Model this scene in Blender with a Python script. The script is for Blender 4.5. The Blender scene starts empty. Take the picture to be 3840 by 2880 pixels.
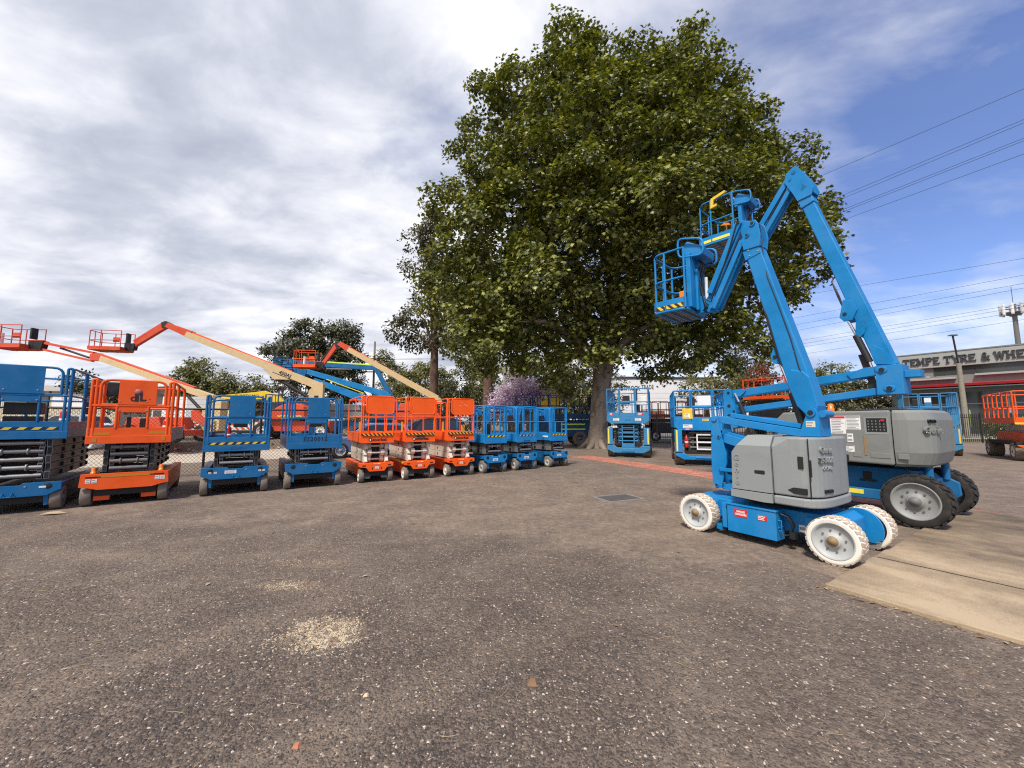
import bpy, math, random
import numpy as np
from mathutils import Vector, Matrix

# ------------------------------------------------------------------ camera, sky, sun, exposure
scene = bpy.context.scene
COL = scene.collection
random.seed(7)
RNG = np.random.default_rng(11)
R = math.radians

cam_d = bpy.data.cameras.new("camera")
cam_d.sensor_width = 36.0
cam_d.lens = 36.0 * 1443.0 / 3840.0
cam_d.clip_start = 0.05
cam_d.clip_end = 3000.0
cam = bpy.data.objects.new("camera", cam_d)
cam.location = (0, 0, 1.53)
cam.rotation_euler = (R(90 + 5.55), 0, 0)
COL.objects.link(cam)
scene.camera = cam
scene.cycles.use_denoising = False
scene.cycles.filter_width = 1.15

SUN_EL, SUN_AZ = R(54), R(205)          # azimuth from +Y, clockwise: the sun stands behind the camera
sun_dir = Vector((math.sin(SUN_AZ) * math.cos(SUN_EL), math.cos(SUN_AZ) * math.cos(SUN_EL), math.sin(SUN_EL)))
sun_d = bpy.data.lights.new("sun", 'SUN')
sun_d.energy = 3.3
sun_d.angle = R(7)
sun_d.color = (1.0, 0.93, 0.83)
sun = bpy.data.objects.new("sun", sun_d)
sun.rotation_euler = sun_dir.to_track_quat('Z', 'Y').to_euler()
sun.location = (0, 0, 60)
COL.objects.link(sun)

scene.view_settings.view_transform = 'Standard'
scene.view_settings.look = 'None'
scene.view_settings.exposure = 0.42
scene.view_settings.gamma = 1.0

world = bpy.data.worlds.new("World")
scene.world = world
world.use_nodes = True


class NT:
    def __init__(self, tree):
        self.t = tree
        self.n = tree.nodes
        self.l = tree.links

    def node(self, kind, **kw):
        nd = self.n.new(kind)
        for k, v in kw.items():
            if k.startswith('i_'):
                nd.inputs[k[2:].replace('_', ' ')].default_value = v
            else:
                setattr(nd, k, v)
        return nd

    def link(self, a, b):
        self.l.new(a, b)

    def math(self, op, a, b=None, c=None):
        nd = self.n.new('ShaderNodeMath')
        nd.operation = op
        for i, x in enumerate((a, b, c)):
            if x is None:
                continue
            if isinstance(x, (int, float)):
                nd.inputs[i].default_value = x
            else:
                self.l.new(x, nd.inputs[i])
        return nd.outputs[0]

    def ramp(self, fac, stops, interp='LINEAR'):
        nd = self.n.new('ShaderNodeValToRGB')
        nd.color_ramp.interpolation = interp
        el = nd.color_ramp.elements
        while len(el) > 1:
            el.remove(el[-1])
        for i, (p, c) in enumerate(stops):
            e = el[0] if i == 0 else el.new(p)
            e.position = p
            e.color = (c, c, c, 1) if isinstance(c, (int, float)) else (*c, 1)
        self.l.new(fac, nd.inputs[0])
        return nd.outputs[0]

    def mix(self, fac, a, b, blend='MIX'):
        nd = self.n.new('ShaderNodeMix')
        nd.data_type = 'RGBA'
        nd.blend_type = blend
        nd.clamp_factor = True
        for sock, x in ((nd.inputs[0], fac), (nd.inputs[6], a), (nd.inputs[7], b)):
            if isinstance(x, (int, float)):
                sock.default_value = x
            elif isinstance(x, tuple):
                sock.default_value = (*x, 1) if len(x) == 3 else x
            else:
                self.l.new(x, sock)
        return nd.outputs[2]

    def noise(self, vec, scale, detail=4.0, rough=0.55, dist=0.0, lac=2.0):
        nd = self.n.new('ShaderNodeTexNoise')
        nd.inputs['Scale'].default_value = scale
        nd.inputs['Detail'].default_value = detail
        nd.inputs['Roughness'].default_value = rough
        nd.inputs['Distortion'].default_value = dist
        nd.inputs['Lacunarity'].default_value = lac
        if vec is not None:
            self.l.new(vec, nd.inputs['Vector'])
        return nd.outputs[0]

    def mapping(self, vec, scale=(1, 1, 1), rot=(0, 0, 0), loc=(0, 0, 0)):
        nd = self.n.new('ShaderNodeMapping')
        nd.inputs['Scale'].default_value = scale
        nd.inputs['Rotation'].default_value = rot
        nd.inputs['Location'].default_value = loc
        self.l.new(vec, nd.inputs['Vector'])
        return nd.outputs[0]


def build_sky():
    w = NT(world.node_tree)
    w.n.clear()
    out = w.node('ShaderNodeOutputWorld')
    bg = w.node('ShaderNodeBackground')
    bg.inputs['Strength'].default_value = 0.085
    w.link(bg.outputs[0], out.inputs[0])
    sky = w.node('ShaderNodeTexSky')
    sky.sky_type = 'NISHITA'
    sky.sun_disc = False
    sky.sun_elevation = SUN_EL
    sky.sun_rotation = SUN_AZ
    sky.air_density = 1.0
    sky.dust_density = 0.6
    sky.ozone_density = 2.2
    tc = w.node('ShaderNodeTexCoord')
    sep = w.node('ShaderNodeSeparateXYZ')
    w.link(tc.outputs['Generated'], sep.inputs[0])
    x, y, z = sep.outputs
    zc = w.math('ADD', w.math('MAXIMUM', z, 0.0), 0.16)
    px = w.math('DIVIDE', x, zc)
    py = w.math('DIVIDE', y, zc)
    comb = w.node('ShaderNodeCombineXYZ')
    w.link(px, comb.inputs[0])
    w.link(py, comb.inputs[1])
    P = comb.outputs[0]
    # lumpy stratocumulus, a little drawn out along the wind, over thin high streaks
    m1 = w.mapping(P, (0.72, 1.0, 1.0), (0, 0, R(38)), (3.1, 1.7, 0))
    m2 = w.mapping(P, (0.85, 1.25, 1.0), (0, 0, R(50)), (0.4, 5.2, 0))
    big = w.noise(m1, 1.0, 8.0, 0.54, 0.15)
    lump = w.noise(m2, 3.2, 9.0, 0.58, 0.25)
    shade = w.noise(w.mapping(P, (0.8, 1.0, 1.0), (0, 0, R(30)), (7.3, 2.4, 0)), 1.15, 7.0, 0.52, 0.15)
    # the cover thins out towards +X
    cov = w.math('MULTIPLY_ADD', x, -0.48, 0.145)
    low = w.math('MULTIPLY', w.math('SUBTRACT', 1.0, w.math('MINIMUM', w.math('MULTIPLY', z, 2.4), 1.0)), 0.22)
    d = w.math('ADD', w.math('ADD', w.math('MULTIPLY', big, 0.80), w.math('MULTIPLY', lump, 0.36)), w.math('ADD', cov, low))
    mask = w.ramp(d, [(0.41, 0.04), (0.60, 0.5), (0.80, 1.0)])
    bright = w.math('ADD', w.math('MULTIPLY', shade, 0.66), w.math('MULTIPLY', lump, 0.40))
    ccol = w.ramp(bright, [(0.36, (4.2, 4.45, 5.5)), (0.45, (5.5, 5.8, 6.8)), (0.53, (7.6, 7.8, 8.5)), (0.64, (10.4, 10.3, 10.3))])
    skyc = w.mix(1.0, sky.outputs[0], (1.15, 1.24, 1.66), 'MULTIPLY')
    w.link(w.mix(mask, skyc, ccol), bg.inputs['Color'])


build_sky()


# ------------------------------------------------------------------ helpers
def srgb(r, g, b):
    def f(c):
        c /= 255.0
        return c / 12.92 if c <= 0.04045 else ((c + 0.055) / 1.055) ** 2.4
    return (f(r), f(g), f(b))


def new_mat(name):
    m = bpy.data.materials.new(name)
    m.use_nodes = True
    t = NT(m.node_tree)
    bsdf = m.node_tree.nodes['Principled BSDF']
    return m, t, bsdf


def paint(name, rgb, rough=0.42, dirt=0.35, dirt_col=(0.10, 0.085, 0.07), scale=3.0, metal=0.0, bump=0.0, fade=0.12):
    """painted steel with uneven fading, dust and small scuffs"""
    m, t, b = new_mat(name)
    tc = t.node('ShaderNodeTexCoord')
    P = tc.outputs['Object']
    n1 = t.noise(P, scale, 6, 0.6)
    n2 = t.noise(P, scale * 6.5, 5, 0.65)
    n3 = t.noise(t.mapping(P, (1, 1, 0.25)), scale * 3, 4, 0.6)
    base = t.mix(t.ramp(n1, [(0.3, 0.0), (0.7, 1.0)]), tuple(c * (1 - fade) for c in rgb), tuple(min(1, c * (1 + fade) + 0.012) for c in rgb))
    f1 = t.math('MULTIPLY', t.ramp(n1, [(0.48, 0.0), (0.72, 1.0)]), dirt)
    f2 = t.math('MULTIPLY', t.ramp(n3, [(0.56, 0.0), (0.74, 1.0)]), dirt * 0.8)
    base = t.mix(f1, base, dirt_col)
    base = t.mix(f2, base, dirt_col)
    base = t.mix(t.math('MULTIPLY', t.ramp(n2, [(0.66, 0.0), (0.72, 1.0)]), 0.55 * min(1, dirt * 2)), base, tuple(min(1.0, c * 0.5 + 0.13) for c in rgb))
    t.link(base, b.inputs['Base Color'])
    rr = t.math('MULTIPLY_ADD', n1, 0.3, rough - 0.12)
    t.link(rr, b.inputs['Roughness'])
    b.inputs['Metallic'].default_value = metal
    b.inputs['Specular IOR Level'].default_value = 0.28
    if bump:
        bp = t.node('ShaderNodeBump')
        bp.inputs['Strength'].default_value = bump
        bp.inputs['Distance'].default_value = 0.004
        t.link(n2, bp.inputs['Height'])
        t.link(bp.outputs[0], b.inputs['Normal'])
    return m


def plain(name, rgb, rough=0.5, metal=0.0, var=0.1, scale=8.0):
    m, t, b = new_mat(name)
    tc = t.node('ShaderNodeTexCoord')
    n1 = t.noise(tc.outputs['Object'], scale, 5, 0.6)
    t.link(t.mix(n1, tuple(max(0, c * (1 - 2 * var)) for c in rgb), tuple(min(1, c * (1 + 2 * var)) for c in rgb)), b.inputs['Base Color'])
    b.inputs['Roughness'].default_value = rough
    b.inputs['Metallic'].default_value = metal
    return m


M = {}
M['blue'] = paint('blue_paint', (0.002, 0.20, 0.50), 0.42, 0.24, (0.09, 0.13, 0.19), 2.2, fade=0.16, bump=0.06)
M['blue_row'] = paint('darker_blue_paint', (0.003, 0.125, 0.31), 0.42, 0.2)
M['blue_pale'] = paint('faded_blue_paint', (0.035, 0.21, 0.42), 0.5, 0.26)
M['blue_side'] = paint('dusty_blue_sky_sheen', (0.065, 0.085, 0.17), 0.33, 0.45, (0.07, 0.062, 0.07))  # grazing sky reflection is put into this blue, with dust over it
M['navy'] = paint('navy_reflection_panel', (0.018, 0.045, 0.12), 0.36, 0.4, (0.05, 0.045, 0.05))  # dark reflection on the blue chassis sides, put into the colour
M['dust_side'] = paint('dusty_pinkish_panel', (0.34, 0.25, 0.22), 0.4, 0.4, (0.2, 0.15, 0.13))
M['blue_dark'] = paint('dark_teal_blue_paint', (0.008, 0.062, 0.15), 0.45, 0.22)
M['orange'] = paint('orange_paint', (0.80, 0.092, 0.006), 0.42, 0.16, (0.19, 0.08, 0.045))
M['orange_hot'] = paint('bright_orange_paint', (0.92, 0.105, 0.003), 0.4, 0.07, (0.3, 0.09, 0.03))
M['orange_dull'] = paint('red_brown_paint', (0.42, 0.055, 0.018), 0.5, 0.3)
M['red_or'] = paint('red_orange_paint', (0.62, 0.075, 0.03), 0.45, 0.3, (0.2, 0.1, 0.07))
M['cream'] = paint('cream_paint', (0.60, 0.45, 0.24), 0.5, 0.3, (0.22, 0.15, 0.09))
M['cream_arm'] = paint('off_white_paint', (0.66, 0.60, 0.50), 0.5, 0.35, (0.24, 0.19, 0.14))
M['grey_cover'] = paint('grey_moulded_cover', (0.255, 0.275, 0.275), 0.52, 0.22, (0.15, 0.14, 0.12), 2.4, bump=0.12, fade=0.08)
M['grey_cover2'] = paint('darker_grey_moulded_cover', (0.205, 0.215, 0.205), 0.52, 0.25, (0.13, 0.12, 0.10), 2.4, bump=0.12, fade=0.08)
M['rim_grey'] = paint('grey_rim_paint', (0.42, 0.44, 0.44), 0.45, 0.25, (0.2, 0.18, 0.15), 5)
M['rim_mid'] = paint('mid_grey_rim_paint', (0.27, 0.28, 0.28), 0.48, 0.4, (0.15, 0.12, 0.09), 5)
M['rim_dark'] = paint('dull_steel_rim', (0.16, 0.16, 0.165), 0.45, 0.35)
M['rim_white'] = paint('white_rim_paint', (0.72, 0.69, 0.63), 0.5, 0.35, (0.24, 0.2, 0.16), 5)
M['tyre_white'] = paint('white_non_marking_rubber', (0.80, 0.76, 0.68), 0.8, 0.22, (0.45, 0.36, 0.27), 6, bump=0.2)
M['tread_tan'] = paint('dirty_tan_tread_rubber', (0.50, 0.40, 0.30), 0.85, 0.3, (0.30, 0.22, 0.16), 9, bump=0.3)
M['tyre_grey'] = paint('grey_non_marking_rubber', (0.20, 0.165, 0.13), 0.85, 0.5, (0.14, 0.108, 0.08), 6, bump=0.3)
M['tyre_black'] = paint('black_rubber', (0.022, 0.021, 0.02), 0.75, 0.5, (0.075, 0.062, 0.05), 7, bump=0.3)
M['tyre_mud'] = paint('muddy_rubber', (0.17, 0.13, 0.096), 0.9, 0.5, (0.22, 0.165, 0.12), 6, bump=0.4)
M['steel'] = paint('galvanised_steel', (0.38, 0.37, 0.35), 0.42, 0.3, metal=0.4)
M['arm_grey'] = paint('grey_scissor_arm', (0.16, 0.155, 0.15), 0.45, 0.4, (0.09, 0.08, 0.07), metal=0.1)
M['pipe'] = paint('worn_steel_pipe', (0.30, 0.29, 0.28), 0.4, 0.3, metal=0.5)
M['chrome'] = plain('chrome_rod', (0.75, 0.75, 0.74), 0.12, 1.0, 0.03)
M['black'] = plain('black_plastic', (0.015, 0.015, 0.016), 0.5, 0, 0.2)
M['black_sat'] = plain('black_painted_steel', (0.022, 0.021, 0.021), 0.42, 0, 0.25)
M['dark_in'] = plain('dark_inside_shade', (0.012, 0.011, 0.01), 0.7, 0, 0.3)  # shade of hollows, slots and stack insides put into the colour; pins share it
M['yellow'] = paint('hazard_yellow', (0.78, 0.52, 0.03), 0.5, 0.2)
M['yellow_tape'] = paint('reflective_yellow_tape', (0.80, 0.70, 0.06), 0.4, 0.15)
M['lime'] = plain('lime_reflective_tape', (0.62, 0.80, 0.10), 0.4)
M['tape_worn'] = paint('worn_orange_tape', (0.50, 0.21, 0.012), 0.5, 0.4)
M['amber'] = plain('amber_lens', (0.85, 0.20, 0.01), 0.25)
M['white'] = plain('white_vinyl', (0.78, 0.77, 0.75), 0.5, 0, 0.05)
M['print'] = plain('grey_print', (0.30, 0.30, 0.31), 0.6)
M['red'] = plain('red_vinyl', (0.62, 0.02, 0.025), 0.45, 0, 0.08)
M['red_ext'] = plain('red_enamel', (0.55, 0.015, 0.012), 0.3, 0, 0.08)
M['glass'] = plain('dark_tinted_glass', (0.03, 0.035, 0.04), 0.08)
M['stencil'] = plain('black_stencil_paint', (0.01, 0.012, 0.016), 0.6)
M['wood'] = plain('weathered_timber', (0.26, 0.24, 0.19), 0.85, 0, 0.2, 5)
M['grey_block'] = paint('grey_steer_block', (0.17, 0.19, 0.20), 0.5, 0.25)
M['hub_rust'] = paint('rusty_hub', (0.28, 0.19, 0.10), 0.5, 0.5, (0.16, 0.09, 0.05), 14)


class MB:
    """collects shapes into one mesh"""

    def __init__(self):
        self.v, self.f, self.m, self.s = [], [], [], []

    def add(self, vs, fs, mat=0, smooth=False):
        o = len(self.v)
        self.v += [tuple(p) for p in vs]
        for q in fs:
            self.f.append([i + o for i in q])
            self.m.append(mat)
            self.s.append(smooth)
        return self

    def box(self, x0, x1, y0, y1, z0, z1, mat=0):
        vs = [(x, y, z) for z in (z0, z1) for y in (y0, y1) for x in (x0, x1)]
        return self.add(vs, [(0, 2, 3, 1), (4, 5, 7, 6), (0, 1, 5, 4), (2, 6, 7, 3), (0, 4, 6, 2), (1, 3, 7, 5)], mat)

    def beam(self, p0, p1, w, h, mat=0, up=(0, 0, 1), w1=None, h1=None):
        """rectangular bar; w across, h along `up`"""
        p0, p1 = Vector(p0), Vector(p1)
        d = (p1 - p0).normalized()
        u = Vector(up)
        if abs(d.dot(u)) > 0.995:
            u = Vector((0, 1, 0))
        sx = d.cross(u).normalized()
        uz = sx.cross(d).normalized()
        w1 = w if w1 is None else w1
        h1 = h if h1 is None else h1
        vs = []
        for p, ww, hh in ((p0, w, h), (p1, w1, h1)):
            for a, b in ((-1, -1), (1, -1), (1, 1), (-1, 1)):
                vs.append(p + sx * (a * ww / 2) + uz * (b * hh / 2))
        return self.add(vs, [(3, 2, 1, 0), (4, 5, 6, 7), (0, 1, 5, 4), (1, 2, 6, 5), (2, 3, 7, 6), (3, 0, 4, 7)], mat)

    def tube(self, pts, r, n=8, mat=0, closed=False, radii=None, smooth=True):
        pts = [Vector(p) for p in pts]
        k = len(pts)
        rings = []
        prev = None
        for i, p in enumerate(pts):
            if closed:
                d = (pts[(i + 1) % k] - pts[i - 1]).normalized()
            elif i == 0:
                d = (pts[1] - p).normalized()
            elif i == k - 1:
                d = (p - pts[-2]).normalized()
            else:
                d = ((pts[i + 1] - p).normalized() + (p - pts[i - 1]).normalized())
                d = d.normalized() if d.length > 1e-6 else (pts[i + 1] - p).normalized()
            if prev is None:
                a = Vector((0, 0, 1)) if abs(d.z) < 0.9 else Vector((1, 0, 0))
                sx = d.cross(a).normalized()
            else:
                sx = (prev - d * prev.dot(d))
                sx = sx.normalized() if sx.length > 1e-6 else d.orthogonal().normalized()
            prev = sx
            sy = d.cross(sx)
            rr = radii[i] if radii else r
            rings.append([p + sx * (rr * math.cos(2 * math.pi * j / n)) + sy * (rr * math.sin(2 * math.pi * j / n)) for j in range(n)])
        vs = [q for ring in rings for q in ring]
        fs = []
        for i in range(k if closed else k - 1):
            a, b = i * n, ((i + 1) % k) * n
            for j in range(n):
                fs.append((a + j, a + (j + 1) % n, b + (j + 1) % n, b + j))
        self.add(vs, fs, mat, smooth)
        if not closed:
            self.add(rings[0], [tuple(range(n))[::-1]], mat)
            self.add(rings[-1], [tuple(range(n))], mat)
        return self

    def cyl(self, p0, p1, r, n=12, mat=0):
        return self.tube([p0, p1], r, n, mat)

    def lathe(self, prof, n=24, mat=0, axis='y', c=(0, 0, 0), smooth=True):
        """profile of (radius, height along axis)"""
        vs, fs = [], []
        for (r, h) in prof:
            for j in range(n):
                a = 2 * math.pi * j / n
                p, q = r * math.cos(a), r * math.sin(a)
                if axis == 'y':
                    vs.append((c[0] + p, c[1] + h, c[2] + q))
                elif axis == 'z':
                    vs.append((c[0] + p, c[1] + q, c[2] + h))
                else:
                    vs.append((c[0] + h, c[1] + p, c[2] + q))
        for i in range(len(prof) - 1):
            for j in range(n):
                a, b = i * n, (i + 1) * n
                q = (a + j, a + (j + 1) % n, b + (j + 1) % n, b + j)
                fs.append(q if axis == 'z' else q[::-1])
        return self.add(vs, fs, mat, smooth)

    def prism(self, poly, a, b, axis='y', mat=0):
        """extrude a 2D outline; axis y: outline in xz, x: outline in yz, z: outline in xy"""
        n = len(poly)
        area = sum(poly[i][0] * poly[(i + 1) % n][1] - poly[(i + 1) % n][0] * poly[i][1] for i in range(n))
        if area < 0:
            poly = poly[::-1]

        def P(p, h):
            return (p[0], h, p[1]) if axis == 'y' else (h, p[0], p[1]) if axis == 'x' else (p[0], p[1], h)
        a, b = min(a, b), max(a, b)
        vs = [P(p, a) for p in poly] + [P(p, b) for p in poly]
        fs = [tuple(range(n))[::-1], tuple(range(n, 2 * n))]
        for i in range(n):
            j = (i + 1) % n
            fs.append((i, j, n + j, n + i))
        if axis == 'y':
            fs = [q[::-1] for q in fs]
        return self.add(vs, fs, mat)

    def move(self, mtx, start=0):
        for i in range(start, len(self.v)):
            self.v[i] = tuple(mtx @ Vector(self.v[i]))
        return self

    def build(self, name, mats, parent=None, bevel=0.0, seg=2):
        me = bpy.data.meshes.new(name)
        me.from_pydata(self.v, [], self.f)
        if not isinstance(mats, (list, tuple)):
            mats = [mats]
        for m in mats:
            me.materials.append(M[m] if isinstance(m, str) else m)
        me.polygons.foreach_set('material_index', self.m)
        me.polygons.foreach_set('use_smooth', self.s)
        me.update()
        o = bpy.data.objects.new(name, me)
        COL.objects.link(o)
        if parent:
            o.parent = parent
        if bevel:
            md = o.modifiers.new('bevel', 'BEVEL')
            md.width = bevel
            md.segments = seg
            md.limit_method = 'ANGLE'
            md.angle_limit = R(40)
            md.use_clamp_overlap = True
        return o


def fillet(pts, rad, k=4, closed=False):
    """round the corners of a polyline"""
    pts = [Vector(p) for p in pts]
    n = len(pts)
    out = []
    for i, p in enumerate(pts):
        if not closed and i in (0, n - 1):
            out.append(p)
            continue
        a = (pts[i - 1] - p)
        b = (pts[(i + 1) % n] - p)
        r = min(rad, a.length * 0.49, b.length * 0.49)
        a0, b0 = p + a.normalized() * r, p + b.normalized() * r
        for j in range(k + 1):
            t = j / k
            out.append(a0 * (1 - t) ** 2 + p * (2 * t * (1 - t)) + b0 * t ** 2)
    return out


def thing(name, label, cat, loc=(0, 0, 0), rot=0.0, group=None):
    o = bpy.data.objects.new(name, None)
    o.empty_display_size = 0.2
    o.location = loc
    o.rotation_euler = (0, 0, rot)
    COL.objects.link(o)
    tag(o, label, cat, group)
    return o


def tag(o, label, cat, group=None):
    o['label'] = label
    o['category'] = cat
    if group:
        o['group'] = group
    return o


def kind(o, k):
    o['kind'] = k
    return o


def copy_tree(o, parent=None):
    c = o.copy()
    COL.objects.link(c)
    c.parent = parent
    for ch in list(o.children):
        copy_tree(ch, c)
    return c


def lettering(txt, size, mtx, mat, parent=None, name='lettering', depth=0.003, bold=0.0, align='CENTER', spacing=1.0, width=None):
    """text turned into a mesh; mtx maps the text plane (x right, y up, z out)"""
    cu = bpy.data.curves.new(name, 'FONT')
    cu.body = txt
    cu.size = size
    cu.extrude = depth
    cu.offset = bold
    cu.align_x = align
    cu.align_y = 'CENTER'
    cu.space_character = spacing
    cu.resolution_u = 2
    ob = bpy.data.objects.new(name + '_tmp', cu)
    COL.objects.link(ob)
    bpy.context.view_layer.update()
    dg = bpy.context.evaluated_depsgraph_get()
    me = bpy.data.meshes.new_from_object(ob.evaluated_get(dg))
    bpy.data.objects.remove(ob)
    bpy.data.curves.remove(cu)
    if width:
        xs = [v.co.x for v in me.vertices]
        k = width / max(1e-6, max(xs) - min(xs))
        for v in me.vertices:
            v.co.x *= k
    me.transform(mtx)
    me.materials.clear()
    me.materials.append(M[mat] if isinstance(mat, str) else mat)
    o = bpy.data.objects.new(name, me)
    COL.objects.link(o)
    if parent:
        o.parent = parent
    return o


def facing(x, y, z, rz=0.0, tilt=0.0):
    """text plane standing upright, readable from -y (rz turns it about z)"""
    return Matrix.Translation((x, y, z)) @ Matrix.Rotation(rz, 4, 'Z') @ Matrix.Rotation(R(90) + tilt, 4, 'X')


def hazard(x0, x1, y, z0, z1, parent, n=6, slant=0.8, gap_mat='black', mat='yellow', name='hazard_stripe', rev=False, proud=0.003):
    """black strip with slanting yellow bars on a face that looks to -y"""
    b = MB()
    b.box(x0, x1, y - proud, y, z0, z1, 0)
    h = z1 - z0
    s = h * slant * (-1 if rev else 1)
    pitch = (x1 - x0) / n
    for i in range(n):
        a = x0 + pitch * (i + 0.12)
        w = pitch * 0.5
        pts = [(a + max(0, s), z0), (a + w + max(0, s), z0), (a + w + max(0, -s), z1), (a + max(0, -s), z1)]
        pts = [(min(max(px, x0 + .002), x1 - .002), pz) for px, pz in pts]
        pts = [(px, min(max(pz, z0 + .003), z1 - .003)) for px, pz in pts]
        b.prism(pts, y - proud - 0.003, y - proud - 0.0002, 'y', 1)
    return b.build(name, [gap_mat, mat], parent)


def sticker(x0, x1, y, z0, z1, parent, mats=('white', 'print'), lines=3, name='decal', head=None):
    """paper decal on a face that looks to -y, with lines of fine print"""
    b = MB()
    b.box(x0, x1, y - 0.003, y, z0, z1, 0)
    h = (z1 - z0)
    ms = list(mats)
    top = z1 - h * 0.06
    if head:
        ms.append(head)
        b.box(x0 + .004, x1 - .004, y - 0.0045, y - 0.003, z1 - h * 0.14, z1 - h * 0.02, 2)
        top = z1 - h * 0.18
    for i in range(lines):
        zz = top - (top - z0) * (i + 0.2) / lines
        w = (x1 - x0)
        b.box(x0 + w * 0.08, x1 - w * random.uniform(0.08, 0.4), y - 0.0045, y - 0.003, zz - (top - z0) / lines * 0.45, zz, 1)
    return b.build(name, ms, parent)


def wheel(parent, c, r, w, tyre, rim, axis='y', side=-1, bolts=0, dish=0.3, lugs=0, lug_mat=None, rimr=0.68, n=32, hub='hub_rust', name='wheel', lugh=0.955):
    """hub and rim as the wheel, the tyre as its own sub-part; `side` is where the outer face looks along the axis"""
    ri = r * rimr
    o = side * w / 2
    b = MB()
    b.lathe([(ri, -o), (ri, o * (1 - 0.02)), (ri * 0.93, o * 1.0), (ri * 0.88, o * (1 - dish)), (ri * 0.5, o * (1 - dish * 1.25)), (ri * 0.34, o * (1 - dish * 0.9)), (ri * 0.32, o * 0.98), (ri * 0.16, o * 1.02), (0.0, o * 1.02)][::1 if side < 0 else 1], n, 0, axis)
    b.lathe([(ri * 0.30, o * (1 - dish * 0.9)), (ri * 0.27, o * 1.05), (ri * 0.17, o * 1.1), (ri * 0.15, o * 1.22), (0.001, o * 1.24)], 16, 1, axis)
    for k in range(bolts):
        a = 2 * math.pi * k / bolts + 0.2
        p, q = ri * 0.56 * math.cos(a), ri * 0.56 * math.sin(a)
        h0, h1 = o * (1 - dish * 1.4), o * (1 - dish * 0.75)
        if axis == 'y':
            b.cyl((p, h0, q), (p, h1, q), ri * 0.05, 6, 2)
        else:
            b.cyl((h0, p, q), (h1, p, q), ri * 0.05, 6, 2)
    wo = b.build(name, [rim, hub, 'arm_grey'], parent)
    wo.location = c
    t = MB()
    rr = r * lugh if lugs else r
    t.lathe([(ri * 0.99, -w / 2 * .98), (ri * 1.10, -w / 2), (rr * 0.95, -w / 2), (rr, -w / 2 * 0.84), (rr, w / 2 * 0.84), (rr * 0.95, w / 2), (ri * 1.10, w / 2), (ri * 0.99, w / 2 * .98)], n, 0, axis)
    for k in range(lugs):
        for sgn in (-1, 1):
            a = 2 * math.pi * (k + (0.5 if sgn > 0 else 0)) / lugs
            da = 2 * math.pi / lugs * 0.33
            sk = 2 * math.pi / lugs * 0.45
            vs = []
            for rad in (rr * 0.985, r):
                for (aa, hh) in ((a - da, 0.02 * w * sgn), (a + da, 0.02 * w * sgn), (a + da + sk, sgn * w / 2 * 1.005), (a - da + sk, sgn * w / 2 * 1.005)):
                    p, q = rad * math.cos(aa), rad * math.sin(aa)
                    vs.append((p, hh, q) if axis == 'y' else (hh, p, q))
            fs = [(0, 1, 2, 3), (7, 6, 5, 4), (0, 4, 5, 1), (1, 5, 6, 2), (2, 6, 7, 3), (3, 7, 4, 0)]
            t.add(vs, fs, 1)
    to = t.build('tyre', [tyre, lug_mat or tyre], wo)
    return wo


# ------------------------------------------------------------------ scissor lifts
def rail_frame(parent, pts, posts, mids, r, mat, rad=0.1, name='guard_rail'):
    b = MB()
    b.tube(fillet(pts, rad), r, 8)
    for p, q in posts:
        b.tube([p, q], r * 0.95, 8)
    for p, q in mids:
        b.tube([p, q], r * 0.9, 8)
    return b.build(name, mat, parent)


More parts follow.
